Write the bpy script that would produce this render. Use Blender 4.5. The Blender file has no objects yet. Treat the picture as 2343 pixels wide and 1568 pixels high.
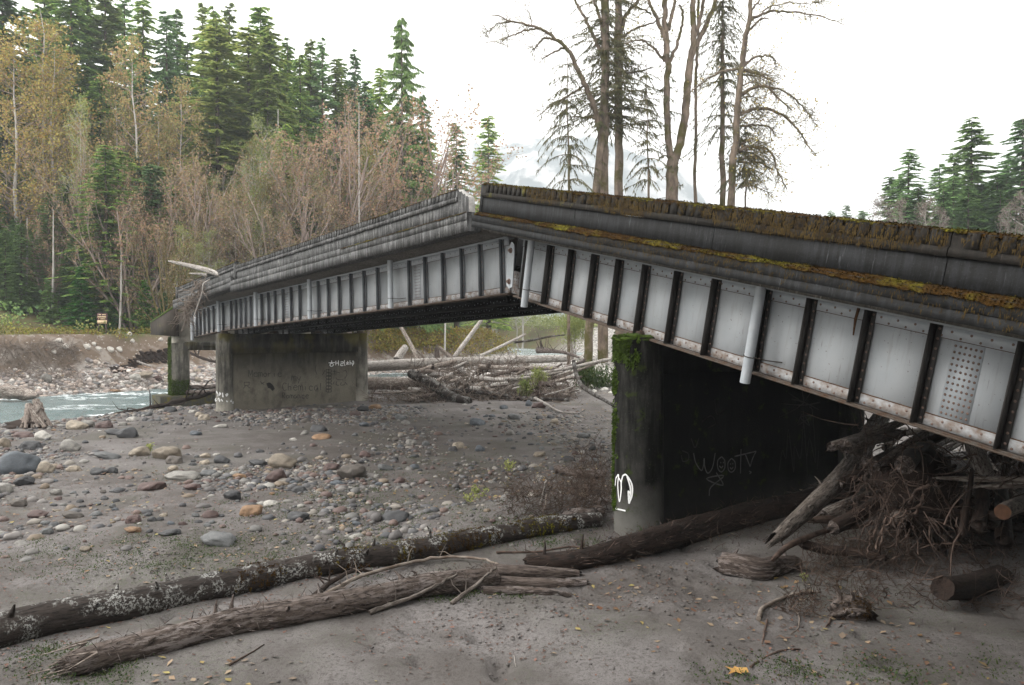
import bpy, math, random
import numpy as np
from math import sin, cos, pi, radians, sqrt, atan2
from mathutils import Vector, Matrix, noise

# ---------------------------------------------------------------- camera, light, exposure
FPX, CX, CY, HORIZON = 1787.0, 1171.0, 784.0, 755.0        # photograph measured on a 2342 x 1568 grid
EYE = 5.2
sc = bpy.context.scene
cam_d = bpy.data.cameras.new('camera')
cam_d.sensor_width = 36.0
cam_d.lens = 36.0 * FPX / 2342.0
cam_d.clip_start, cam_d.clip_end = 0.1, 9000.0
cam = bpy.data.objects.new('camera', cam_d)
sc.collection.objects.link(cam)
PITCH = math.atan((CY - HORIZON) / FPX)
cam.location = (0, 0, EYE)
cam.rotation_euler = (pi / 2 - PITCH, 0, 0)
sc.camera = cam

SUN_EL, SUN_AZ = radians(36), radians(-88)                # azimuth from +Y, negative = to the left
world = bpy.data.worlds.new('World')
sc.world = world
world.use_nodes = True
wn, wl = world.node_tree.nodes, world.node_tree.links
wn.clear()
w_out = wn.new('ShaderNodeOutputWorld')
w_bg = wn.new('ShaderNodeBackground')
w_sky = wn.new('ShaderNodeTexSky')
w_sky.sky_type = 'NISHITA'
w_sky.sun_disc = False
w_sky.sun_elevation = SUN_EL
w_sky.sun_rotation = SUN_AZ
w_sky.air_density, w_sky.dust_density, w_sky.ozone_density = 1.0, 4.0, 1.0
# an overcast sky: the clear sky shows only faintly through an even bright cloud layer
w_mix = wn.new('ShaderNodeMixRGB')
w_mix.inputs[0].default_value = 0.88
w_mix.inputs[2].default_value = (14.6, 14.1, 13.3, 1)
wl.new(w_sky.outputs[0], w_mix.inputs[1])
wl.new(w_mix.outputs[0], w_bg.inputs[0])
w_bg.inputs[1].default_value = 0.085
wl.new(w_bg.outputs[0], w_out.inputs[0])

sun_d = bpy.data.lights.new('sun', 'SUN')
sun_d.energy = 1.5
sun_d.angle = radians(22)
sun_d.color = (1.0, 0.97, 0.92)
sun = bpy.data.objects.new('sun', sun_d)
sc.collection.objects.link(sun)
sdir = Vector((sin(SUN_AZ) * cos(SUN_EL), cos(SUN_AZ) * cos(SUN_EL), sin(SUN_EL)))
sun.rotation_euler = sdir.to_track_quat('Z', 'Y').to_euler()

sc.view_settings.view_transform = 'Standard'
sc.view_settings.look = 'None'
sc.view_settings.exposure = 1.5
sc.view_settings.gamma = 1.0
sc.view_settings.use_curve_mapping = False
sc.cycles.max_bounces = 5
sc.cycles.diffuse_bounces = 3
sc.cycles.glossy_bounces = 2
sc.cycles.transmission_bounces = 2
sc.cycles.transparent_max_bounces = 4
sc.cycles.volume_bounces = 0
sc.cycles.use_denoising = True

# ---------------------------------------------------------------- measuring helpers
RT = np.array([1.0, 0, 0])
FW = np.array([0, cos(PITCH), -sin(PITCH)])
UP = np.array([0, sin(PITCH), cos(PITCH)])
CAMP = np.array([0, 0, EYE])


def ray(px, py):
    return FW + RT * ((px - CX) / FPX) - UP * ((py - CY) / FPX)


def at(px, py, Y):
    d = ray(px, py)
    return CAMP + d * (Y / d[1])


def px_of(P):
    v = np.asarray(P, float) - CAMP
    dep = v @ FW
    return CX + FPX * (v @ RT) / dep, CY - FPX * (v @ UP) / dep


# ---------------------------------------------------------------- mesh builder
class MB:
    """collects vertices and faces; build() links them as one object"""
    def __init__(self):
        self.v, self.f, self.m, self.n, self.cur, self.lc = [], [], [], 0, 0, []

    def add(self, verts, faces, lc=None):
        verts = np.asarray(verts, float).reshape(-1, 3)
        self.lc.append(verts if lc is None else np.asarray(lc, float).reshape(-1, 3))
        faces = np.asarray(faces, np.int64)
        self.v.append(verts)
        self.f.append(faces + self.n)
        self.m.append(np.full(len(faces), self.cur))
        self.n += len(verts)
        return self

    def box(self, a, b):
        x0, y0, z0 = a
        x1, y1, z1 = b
        v = [(x0, y0, z0), (x1, y0, z0), (x1, y1, z0), (x0, y1, z0), (x0, y0, z1), (x1, y0, z1), (x1, y1, z1), (x0, y1, z1)]
        return self.add(v, [(0, 3, 2, 1), (4, 5, 6, 7), (0, 1, 5, 4), (1, 2, 6, 5), (2, 3, 7, 6), (3, 0, 4, 7)])

    def tube(self, pts, rad, sides=6, cap=True, wob=0.0, rnd=None, oval=1.0):
        P = np.asarray(pts, float)
        n = len(P)
        R = np.full(n, rad, float) if np.isscalar(rad) else np.asarray(rad, float)
        T = np.gradient(P, axis=0)
        T /= np.linalg.norm(T, axis=1)[:, None] + 1e-9
        ref = np.array([0, 0, 1.0]) if abs(T[:, 2]).mean() < 0.8 else np.array([1.0, 0, 0])
        A = np.cross(T, ref)
        A /= np.linalg.norm(A, axis=1)[:, None] + 1e-9
        B = np.cross(T, A)
        ang = np.arange(sides) * 2 * pi / sides
        rr = R[:, None] * np.ones((n, sides))
        if wob:
            g = rnd if rnd is not None else np.random
            rr = rr * (1 + wob * (g.rand(n, sides) - 0.5) * 2)
        V = P[:, None, :] + rr[..., None] * (np.cos(ang)[None, :, None] * A[:, None, :] + oval * np.sin(ang)[None, :, None] * B[:, None, :])
        V = V.reshape(-1, 3)
        seg = np.concatenate([[0], np.cumsum(np.linalg.norm(np.diff(P, axis=0), axis=1))])
        off = float(P[0].sum()) * 3.1
        LC = np.stack([(seg[:, None] * 0.22 + off) + 0 * rr, rr * np.cos(ang), rr * np.sin(ang)], -1)
        i = np.arange(n - 1)[:, None] * sides
        j = np.arange(sides)[None, :]
        k = (j + 1) % sides
        F = np.stack([i + j, i + k, i + sides + k, i + sides + j], -1).reshape(-1, 4)
        self.add(V, F, LC)
        if cap:
            base = self.n
            e0, e1 = P[0], P[-1]
            ring0, ring1 = V[:sides], V[-sides:]
            vv = np.vstack([ring0, e0[None], ring1, e1[None]])
            ff = [(sides, (q + 1) % sides, q) for q in range(sides)] + [(2 * sides + 1, sides + 1 + q, sides + 1 + (q + 1) % sides) for q in range(sides)]
            self.add(vv, ff)
        return self

    def grid(self, V):
        """V: (a, b, 3)"""
        a, b = V.shape[:2]
        i = np.arange(a - 1)[:, None] * b
        j = np.arange(b - 1)[None, :]
        F = np.stack([i + j, i + j + 1, i + b + j + 1, i + b + j], -1).reshape(-1, 4)
        return self.add(V.reshape(-1, 3), F)

    def mesh(self, name, mats, smooth=False):
        me = bpy.data.meshes.new(name)
        if self.v:
            V = np.vstack(self.v)
            lens = np.concatenate([np.full(len(f), f.shape[1]) for f in self.f])
            idx = np.concatenate([f.reshape(-1) for f in self.f])
            me.vertices.add(len(V))
            me.vertices.foreach_set('co', V.astype(np.float32).reshape(-1))
            me.loops.add(len(idx))
            me.loops.foreach_set('vertex_index', idx.astype(np.int32))
            me.polygons.add(len(lens))
            st = np.concatenate([[0], np.cumsum(lens)[:-1]])
            me.polygons.foreach_set('loop_start', st.astype(np.int32))
            me.polygons.foreach_set('material_index', np.concatenate(self.m).astype(np.int32))
            if smooth:
                me.polygons.foreach_set('use_smooth', np.ones(len(lens), bool))
            me.update(calc_edges=True)
            mm0 = mats[0] if isinstance(mats, (list, tuple)) else mats
            if 'grain' in mm0:
                at_ = me.attributes.new('grain', 'FLOAT_VECTOR', 'POINT')
                at_.data.foreach_set('vector', np.vstack(self.lc).astype(np.float32).reshape(-1))
        for m in (mats if isinstance(mats, (list, tuple)) else [mats]):
            me.materials.append(m)
        return me

    def build(self, name, mats, parent=None, smooth=False, **tags):
        o = bpy.data.objects.new(name, self.mesh(name, mats, smooth))
        sc.collection.objects.link(o)
        if parent is not None:
            o.parent = parent
        tag(o, **tags)
        return o


def tag(o, label=None, cat=None, group=None, kind=None):
    if label:
        o['label'] = label
    if cat:
        o['category'] = cat
    if group:
        o['group'] = group
    if kind:
        o['kind'] = kind
    return o


def empty(name, loc=(0, 0, 0), mat=None, parent=None, **tags):
    o = bpy.data.objects.new(name, None)
    o.empty_display_size = 0.2
    sc.collection.objects.link(o)
    if parent is not None:
        o.parent = parent
    if mat is not None:
        o.matrix_world = mat
    else:
        o.location = loc
    return tag(o, **tags)


def share(name, me, parent=None, loc=None, rot=None, scale=None, **tags):
    o = bpy.data.objects.new(name, me)
    sc.collection.objects.link(o)
    if parent is not None:
        o.parent = parent
    if loc is not None:
        o.location = loc
    if rot is not None:
        o.rotation_euler = rot
    if scale is not None:
        o.scale = scale
    return tag(o, **tags)


def copy_tree(o, parent=None):
    c = o.copy()
    sc.collection.objects.link(c)
    if parent is not None:
        c.parent = parent
    for ch in list(o.children):
        copy_tree(ch, c)
    return c


# ---------------------------------------------------------------- materials
class NT:
    def __init__(self, name):
        self.mat = bpy.data.materials.new(name)
        self.mat.use_nodes = True
        self.t = self.mat.node_tree
        self.n, self.l = self.t.nodes, self.t.links
        self.b = self.n['Principled BSDF']
        self.b.inputs['Specular IOR Level'].default_value = 0.3

    def node(self, typ, **kw):
        nd = self.n.new(typ)
        for k, v in kw.items():
            if k.startswith('i_'):
                nd.inputs[k[2:].replace('_', ' ')].default_value = v
            else:
                setattr(nd, k, v)
        return nd

    def link(self, a, b):
        self.l.new(a, b)

    def coords(self, scale=(1, 1, 1), kind='Object', rot=(0, 0, 0)):
        tc = self.node('ShaderNodeTexCoord')
        mp = self.node('ShaderNodeMapping')
        mp.inputs['Scale'].default_value = scale
        mp.inputs['Rotation'].default_value = rot
        self.link(tc.outputs[kind], mp.inputs[0])
        return mp.outputs[0]

    def noise(self, scale, detail=4, rough=0.55, vec=None, dist=0.0, out='Fac'):
        nd = self.node('ShaderNodeTexNoise')
        nd.inputs['Scale'].default_value = scale
        nd.inputs['Detail'].default_value = detail
        nd.inputs['Roughness'].default_value = rough
        nd.inputs['Distortion'].default_value = dist
        if vec is not None:
            self.link(vec, nd.inputs['Vector'])
        return nd.outputs[out]

    def ramp(self, fac, stops):
        nd = self.node('ShaderNodeValToRGB')
        cr = nd.color_ramp
        while len(cr.elements) < len(stops):
            cr.elements.new(0.5)
        for e, (p, c) in zip(cr.elements, stops):
            e.position = p
            e.color = (c, c, c, 1) if np.isscalar(c) else (*c, 1)
        self.link(fac, nd.inputs[0])
        return nd.outputs[0]

    def mix(self, fac, a, b, mode='MIX'):
        nd = self.node('ShaderNodeMixRGB', blend_type=mode)
        for s, v in ((0, fac), (1, a), (2, b)):
            if hasattr(v, 'links'):
                self.link(v, nd.inputs[s])
            elif np.isscalar(v):
                nd.inputs[s].default_value = v if s == 0 else (v, v, v, 1)
            else:
                nd.inputs[s].default_value = (*v, 1)
        return nd.outputs[0]

    def math(self, op, a, b=0.5):
        nd = self.node('ShaderNodeMath', operation=op)
        for s, v in ((0, a), (1, b)):
            if hasattr(v, 'links'):
                self.link(v, nd.inputs[s])
            else:
                nd.inputs[s].default_value = v
        return nd.outputs[0]

    def bump(self, h, strength=0.5, dist=0.02):
        nd = self.node('ShaderNodeBump')
        nd.inputs['Strength'].default_value = strength
        nd.inputs['Distance'].default_value = dist
        self.link(h, nd.inputs['Height'])
        self.link(nd.outputs[0], self.b.inputs['Normal'])

    def out(self, col, rough=0.8, spec=None):
        if hasattr(col, 'links'):
            self.link(col, self.b.inputs['Base Color'])
        else:
            self.b.inputs['Base Color'].default_value = (*col, 1)
        if hasattr(rough, 'links'):
            self.link(rough, self.b.inputs['Roughness'])
        else:
            self.b.inputs['Roughness'].default_value = rough
        if spec is not None:
            self.b.inputs['Specular IOR Level'].default_value = spec
        return self.mat


def mat_concrete(name, dark, light, stain=(0.035, 0.033, 0.03), moss=0.0, low=0.42):
    m = NT(name)
    c = m.coords()
    cs = m.coords(scale=(4.0, 4.0, 0.4))
    n1 = m.noise(1.3, 6, 0.65, c)
    streak = m.noise(2.6, 5, 0.6, cs)
    fine = m.noise(26, 3, 0.6, c)
    a = m.mix(m.ramp(n1, [(0.3, 0.0), (0.7, 1.0)]), dark, light)
    a = m.mix(m.ramp(streak, [(low, 0.9), (0.62, 0.0)]), a, stain)
    a = m.mix(m.ramp(fine, [(0.58, 0.0), (0.75, 0.55)]), a, tuple(x * 1.6 for x in light))
    pale = m.math('MULTIPLY', m.ramp(m.noise(4.5, 4, 0.7, m.coords(scale=(6.0, 6.0, 0.5))), [(0.58, 0.0), (0.68, 0.8)]), m.ramp(m.noise(0.8, 3, 0.6, c), [(0.42, 0.0), (0.58, 1.0)]))
    a = m.mix(pale, a, tuple(min(0.5, x * 2.6) for x in light))
    if moss:
        mo = m.noise(2.2, 6, 0.7, c)
        a = m.mix(m.ramp(mo, [(0.62 - moss, 0.0), (0.72 - moss, 1.0)]), a, m.mix(m.noise(5, 2, 0.5, c), (0.10, 0.055, 0.012), (0.075, 0.095, 0.012)))
    pit = m.noise(9, 4, 0.7, c)
    a = m.mix(m.ramp(pit, [(0.30, 0.75), (0.40, 0.0)]), a, stain)
    m.bump(m.mix(0.4, fine, pit), 0.7, 0.012)
    return m.out(a, 0.85)


def mat_simple(name, a, b, scale=3.0, rough=0.8, bump=0.3, stretch=(1, 1, 1), bscale=None, kind='Object', spec=None):
    m = NT(name)
    c = m.coords(scale=stretch, kind=kind)
    n1 = m.noise(scale, 5, 0.62, c)
    col = m.mix(m.ramp(n1, [(0.32, 0.0), (0.68, 1.0)]), a, b)
    if bump:
        m.bump(m.noise(bscale or scale * 4, 4, 0.6, c), bump, 0.02)
    return m.out(col, rough, spec)


def mat_leaf(name, cols, rough=0.6, trans=0.42):
    """small leaves: each island its own tone"""
    m = NT(name)
    g = m.node('ShaderNodeNewGeometry')
    oi = m.node('ShaderNodeObjectInfo')
    k = len(cols)
    col = m.ramp(g.outputs['Random Per Island'], [((i + 0.5) / k, c) for i, c in enumerate(cols)])
    v = m.math('MULTIPLY_ADD', oi.outputs['Random'], 0.5)
    hs = m.node('ShaderNodeHueSaturation')
    add = m.node('ShaderNodeMath', operation='MULTIPLY_ADD')
    m.link(oi.outputs['Random'], add.inputs[0])
    add.inputs[1].default_value, add.inputs[2].default_value = 0.6, 0.7
    m.link(add.outputs[0], hs.inputs['Value'])
    hue = m.node('ShaderNodeMath', operation='MULTIPLY_ADD')
    m.link(oi.outputs['Random'], hue.inputs[0])
    hue.inputs[1].default_value, hue.inputs[2].default_value = -0.03, 0.515
    m.link(hue.outputs[0], hs.inputs['Hue'])
    m.link(col, hs.inputs['Color'])
    m.out(hs.outputs[0], rough, 0.25)
    if trans:
        tr = m.node('ShaderNodeBsdfTranslucent')
        m.link(hs.outputs[0], tr.inputs[0])
        mx = m.node('ShaderNodeMixShader')
        mx.inputs[0].default_value = trans
        m.link(m.b.outputs[0], mx.inputs[1])
        m.link(tr.outputs[0], mx.inputs[2])
        m.link(mx.outputs[0], m.n['Material Output'].inputs[0])
    return m.mat


def build_materials():
    M = {}
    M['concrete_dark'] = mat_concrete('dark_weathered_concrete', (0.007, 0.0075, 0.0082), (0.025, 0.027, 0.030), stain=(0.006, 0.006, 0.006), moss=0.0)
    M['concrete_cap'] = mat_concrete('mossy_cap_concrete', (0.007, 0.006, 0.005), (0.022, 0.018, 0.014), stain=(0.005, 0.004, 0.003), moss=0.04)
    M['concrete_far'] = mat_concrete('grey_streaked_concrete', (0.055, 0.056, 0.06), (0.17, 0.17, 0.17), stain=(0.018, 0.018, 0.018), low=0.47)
    M['concrete_soffit'] = mat_concrete('slab_soffit_concrete', (0.09, 0.085, 0.075), (0.17, 0.16, 0.145), low=0.3)
    M['moss'] = mat_moss()
    M['moss_brown'] = mat_simple('hanging_brown_moss', (0.016, 0.009, 0.003), (0.07, 0.045, 0.010), 3.5, 0.95, 0.6)
    M['moss_green'] = mat_simple('green_moss', (0.02, 0.035, 0.004), (0.065, 0.11, 0.007), 9, 0.95, 1.0, bscale=60)
    m = NT('pale_grey_girder_paint')
    c = m.coords()
    big = m.noise(0.9, 4, 0.6, c)
    st = m.noise(3.5, 4, 0.6, m.coords(scale=(3.0, 1, 0.35)))
    col = m.mix(m.ramp(big, [(0.3, 0.0), (0.7, 1.0)]), (0.325, 0.35, 0.375), (0.40, 0.42, 0.44))
    col = m.mix(m.ramp(st, [(0.55, 0.0), (0.78, 0.4)]), col, (0.19, 0.175, 0.16))
    drip = m.math('MULTIPLY', m.ramp(m.noise(7, 4, 0.7, m.coords(scale=(3.0, 1, 0.22))), [(0.62, 0.0), (0.70, 0.6)]), m.ramp(m.noise(1.3, 2, 0.5, c), [(0.50, 0.0), (0.62, 1.0)]))
    col = m.mix(drip, col, (0.09, 0.07, 0.055))
    sp = m.noise(22, 2, 0.5, c)
    col = m.mix(m.ramp(sp, [(0.70, 0.0), (0.74, 0.7)]), col, (0.10, 0.06, 0.04))
    # rust creeping up from the bottom angle
    sep = m.node('ShaderNodeSeparateXYZ')
    tc = m.node('ShaderNodeTexCoord')
    m.link(tc.outputs['Object'], sep.inputs[0])
    edge = m.math('ADD', sep.outputs[2], m.math('MULTIPLY', m.noise(4.5, 5, 0.7, c), 0.22))
    col = m.mix(m.ramp(edge, [(0.13, 0.85), (0.33, 0.0)]), col, (0.13, 0.055, 0.022))
    top = m.ramp(edge, [(0.98, 0.0), (1.0, 0.0)])
    m.bump(big, 0.1, 0.02)
    M['paint'] = m.out(col, 0.5, 0.35)
    M['paint_plain'] = mat_simple('pale_grey_paint', (0.30, 0.33, 0.36), (0.375, 0.40, 0.425), 4, 0.42, 0.1, spec=0.4)
    M['stiffener'] = mat_simple('grimy_shaded_stiffener_steel', (0.018, 0.016, 0.015), (0.045, 0.042, 0.04), 2.5, 0.7, 0.3, stretch=(1, 1, 0.4))  # grime, darkened further for the shade on faces turned from the light
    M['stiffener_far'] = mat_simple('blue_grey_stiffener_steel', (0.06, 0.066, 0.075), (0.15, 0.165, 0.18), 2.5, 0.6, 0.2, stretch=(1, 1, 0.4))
    M['flange'] = mat_simple('rusty_flange_steel', (0.065, 0.035, 0.02), (0.085, 0.078, 0.07), 5, 0.85, 0.6)
    M['angle'] = mat_simple('rust_spotted_angle_paint', (0.15, 0.11, 0.085), (0.34, 0.355, 0.37), 5.5, 0.6, 0.3)
    M['rivet'] = mat_simple('rusty_rivet', (0.10, 0.055, 0.04), (0.2, 0.15, 0.13), 3, 0.7, 0.2)
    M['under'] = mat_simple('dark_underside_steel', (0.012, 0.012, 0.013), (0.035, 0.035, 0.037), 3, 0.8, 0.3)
    M['rust_line'] = mat_simple('rust_seam', (0.05, 0.022, 0.010), (0.11, 0.06, 0.03), 14, 0.9, 0.4)
    M['wire'] = mat_simple('dark_bracket_wire', (0.03, 0.025, 0.02), (0.06, 0.05, 0.04), 9, 0.8, 0.1)
    M['pier_wall'] = mat_pier('river_pier_wall_concrete', (0.022, 0.019, 0.012), (0.066, 0.06, 0.048), wash=(0.40, 0.92), up=3.6)
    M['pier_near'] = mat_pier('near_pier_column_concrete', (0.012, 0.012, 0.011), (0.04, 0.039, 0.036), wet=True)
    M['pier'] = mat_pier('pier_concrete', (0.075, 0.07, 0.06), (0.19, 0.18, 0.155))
    M['pier_dark'] = mat_pier('black_pier_concrete', (0.004, 0.0042, 0.004), (0.011, 0.011, 0.010), wet=True)  # near-black tone, darker than the column concrete of the same pier
    M['white_paint'] = mat_simple('white_spray_paint', (0.6, 0.61, 0.62), (0.8, 0.8, 0.8), 8, 0.7, 0)
    M['faint_paint'] = mat_simple('faded_grey_spray_paint', (0.05, 0.05, 0.05), (0.12, 0.12, 0.115), 8, 0.8, 0)
    M['black_paint'] = mat_simple('black_marker_paint', (0.008, 0.008, 0.008), (0.03, 0.028, 0.025), 8, 0.7, 0)
    M['sand'] = mat_ground()
    M['rock'] = mat_rock()
    M['pebble'] = mat_pebble()
    M['water'] = mat_water()
    M['bark_white'] = mat_bark('mottled_white_bark', (0.010, 0.007, 0.006), (0.035, 0.027, 0.023), patch=(0.26, 0.26, 0.25))
    M['bark_brown'] = mat_bark('weathered_brown_wood', (0.024, 0.017, 0.014), (0.10, 0.078, 0.067), patch=(0.18, 0.158, 0.152))
    M['bark_dark'] = mat_bark('dark_wet_bark', (0.008, 0.005, 0.004), (0.032, 0.02, 0.015))
    M['wood_grey'] = mat_bark('grey_driftwood', (0.08, 0.062, 0.052), (0.23, 0.19, 0.165), patch=(0.34, 0.31, 0.28))
    M['wood_dim'] = mat_bark('dim_grey_wood', (0.045, 0.037, 0.032), (0.13, 0.108, 0.094), patch=(0.19, 0.17, 0.155))
    M['wood_pale'] = mat_bark('pale_driftwood', (0.14, 0.12, 0.105), (0.32, 0.30, 0.28), patch=(0.42, 0.40, 0.38))
    M['wood_cut'] = mat_simple('sawn_log_end', (0.03, 0.013, 0.007), (0.085, 0.04, 0.02), 8, 0.85, 0.4)
    M['root'] = mat_simple('tangled_root_bark', (0.018, 0.011, 0.008), (0.11, 0.075, 0.06), 5, 0.85, 0.3)
    M['twig'] = mat_simple('dry_grey_twig', (0.09, 0.065, 0.05), (0.22, 0.19, 0.165), 3, 0.85, 0)
    M['twig_dark'] = mat_simple('dark_twig', (0.022, 0.015, 0.011), (0.09, 0.06, 0.045), 3, 0.85, 0)
    M['trunk_fir'] = mat_simple('fir_trunk_bark', (0.06, 0.045, 0.035), (0.14, 0.115, 0.095), 2.0, 0.9, 0.5, stretch=(1, 1, 0.3))
    M['trunk_pale'] = mat_simple('pale_alder_bark', (0.26, 0.24, 0.22), (0.46, 0.44, 0.42), 2.0, 0.8, 0.2, stretch=(1, 1, 0.5))
    M['trunk_red'] = mat_simple('reddish_twiggy_bark', (0.19, 0.145, 0.125), (0.36, 0.29, 0.26), 2.0, 0.8, 0.2, stretch=(1, 1, 0.5))
    M['trunk_moss'] = mat_simple('mossy_maple_bark', (0.06, 0.044, 0.02), (0.14, 0.115, 0.035), 1.2, 0.9, 0.6)
    M['trunk_big'] = mat_trunk_big()
    M['needles'] = mat_leaf('fir_needles', [(0.120, 0.225, 0.069), (0.276, 0.414, 0.103), (0.196, 0.330, 0.091), (0.419, 0.515, 0.123)])
    M['needles_blue'] = mat_leaf('blue_green_needles', [(0.174, 0.302, 0.126), (0.261, 0.429, 0.169), (0.147, 0.235, 0.100)])
    M['needles_dark'] = mat_leaf('dark_green_needles', [(0.086, 0.168, 0.057), (0.198, 0.307, 0.090), (0.139, 0.232, 0.077)])
    M['needles_bright'] = mat_leaf('bright_green_needles', [(0.051, 0.156, 0.028), (0.094, 0.234, 0.043), (0.068, 0.187, 0.031)])
    M['leaf_yellow'] = mat_leaf('yellow_autumn_leaves', [(0.308, 0.239, 0.062), (0.364, 0.326, 0.086), (0.204, 0.212, 0.069), (0.272, 0.183, 0.069)], trans=0.35)
    M['leaf_gold'] = mat_leaf('pale_gold_leaves', [(0.309, 0.267, 0.100), (0.239, 0.253, 0.091), (0.351, 0.238, 0.109)], trans=0.35)
    M['leaf_rust'] = mat_leaf('rust_brown_leaves', [(0.30, 0.19, 0.12), (0.36, 0.24, 0.15), (0.24, 0.17, 0.11), (0.28, 0.24, 0.11)], trans=0.3)
    M['leaf_lime'] = mat_leaf('yellow_green_leaves', [(0.226, 0.267, 0.081), (0.312, 0.329, 0.116), (0.173, 0.204, 0.070)], trans=0.35)
    M['leaf_brush'] = mat_leaf('mixed_brush_leaves', [(0.182, 0.156, 0.039), (0.286, 0.221, 0.039), (0.091, 0.130, 0.033), (0.208, 0.104, 0.046), (0.130, 0.156, 0.039), (0.312, 0.286, 0.052)], trans=0.3)
    M['needles_light'] = mat_leaf('light_green_needles', [(0.164, 0.240, 0.064), (0.260, 0.328, 0.092), (0.199, 0.284, 0.082), (0.327, 0.363, 0.116)], trans=0.5)
    M['needles_olive'] = mat_leaf('thin_olive_needles', [(0.07, 0.085, 0.035), (0.11, 0.115, 0.05), (0.09, 0.075, 0.04)])
    M['weed'] = mat_leaf('small_green_weeds', [(0.03, 0.06, 0.014), (0.05, 0.085, 0.02), (0.07, 0.085, 0.025)], trans=0.3)
    M['fallen'] = mat_leaf('fallen_leaves', [(0.24, 0.18, 0.12), (0.30, 0.22, 0.15), (0.17, 0.10, 0.05), (0.12, 0.07, 0.05), (0.30, 0.25, 0.09), (0.16, 0.07, 0.04), (0.16, 0.12, 0.09), (0.20, 0.16, 0.12), (0.10, 0.07, 0.055)], trans=0.1)
    M['litter'] = mat_leaf('bark_litter', [(0.05, 0.03, 0.022), (0.09, 0.055, 0.04), (0.035, 0.025, 0.02), (0.13, 0.07, 0.05)], trans=0.0)
    M['mountain'] = mat_mountain()
    M['sign_brown'] = mat_simple('brown_sign_board', (0.045, 0.018, 0.018), (0.07, 0.03, 0.026), 3, 0.7, 0.1)
    M['sign_cream'] = mat_simple('cream_sign_lettering', (0.5, 0.38, 0.24), (0.56, 0.44, 0.28), 3, 0.7, 0)
    M['asphalt'] = mat_simple('deck_asphalt', (0.04, 0.04, 0.04), (0.07, 0.07, 0.065), 6, 0.9, 0.4)
    return M


def mat_moss():
    m = NT('orange_green_moss')
    c = m.coords()
    n1 = m.noise(0.9, 5, 0.65, c)
    n2 = m.noise(11, 4, 0.6, c)
    col = m.mix(m.ramp(n1, [(0.46, 0.0), (0.64, 1.0)]), (0.055, 0.028, 0.006), (0.15, 0.14, 0.013))
    col = m.mix(m.ramp(n2, [(0.40, 0.8), (0.58, 0.0)]), col, (0.025, 0.014, 0.004))
    m.bump(m.noise(70, 3, 0.7, c), 1.0, 0.03)
    return m.out(col, 0.95, 0.1)


def mat_pier(name, a, b, wet=False, wash=(0.22, 0.46), up=2.1):
    m = NT(name)
    c = m.coords()
    cs = m.coords(scale=(1.5, 1.5, 0.22))
    n1 = m.noise(1.1, 6, 0.65, c)
    st = m.noise(2.0, 5, 0.65, cs)
    fine = m.noise(20, 3, 0.6, c)
    col = m.mix(m.ramp(n1, [(0.35, 0.0), (0.65, 1.0)]), a, b)
    col = m.mix(m.ramp(st, [(0.45, 0.9), (0.6, 0.0)]), col, tuple(x * 0.4 for x in a))
    col = m.mix(m.ramp(fine, [(0.6, 0.0), (0.75, 0.5)]), col, tuple(min(1, x * 1.7) for x in b))
    # flood-washed paler concrete near the ground, damp algae above
    sep = m.node('ShaderNodeSeparateXYZ')
    tc = m.node('ShaderNodeTexCoord')
    m.link(tc.outputs['Object'], sep.inputs[0])
    z = m.math('ADD', sep.outputs[2], m.math('MULTIPLY', n1, 1.6))
    low = m.ramp(m.math('MULTIPLY', z, 0.2), [(wash[0], 0.9), (wash[1], 0.0)])
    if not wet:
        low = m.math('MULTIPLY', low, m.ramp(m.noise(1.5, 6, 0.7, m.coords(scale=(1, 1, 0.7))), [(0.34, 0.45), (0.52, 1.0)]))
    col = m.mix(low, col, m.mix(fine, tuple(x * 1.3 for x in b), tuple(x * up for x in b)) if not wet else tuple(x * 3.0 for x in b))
    if not wet:
        al = m.math('MULTIPLY', m.ramp(m.math('MULTIPLY', z, 0.1), [(0.40, 0.0), (0.58, 1.0)]), m.ramp(m.noise(0.7, 3, 0.5, c), [(0.5, 0.0), (0.6, 1.0)]))
        col = m.mix(al, col, m.mix(n1, (0.12, 0.09, 0.01), (0.03, 0.035, 0.012)))
    else:
        al = m.math('MULTIPLY', m.ramp(m.noise(3.2, 5, 0.65, c), [(0.60, 0.0), (0.66, 0.9)]), 0.7)
        col = m.mix(al, col, (0.03, 0.045, 0.008))
    m.bump(m.mix(0.4, fine, n1), 0.5, 0.02)
    return m.out(col, 0.85, 0.08 if wet else 0.3)


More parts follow.
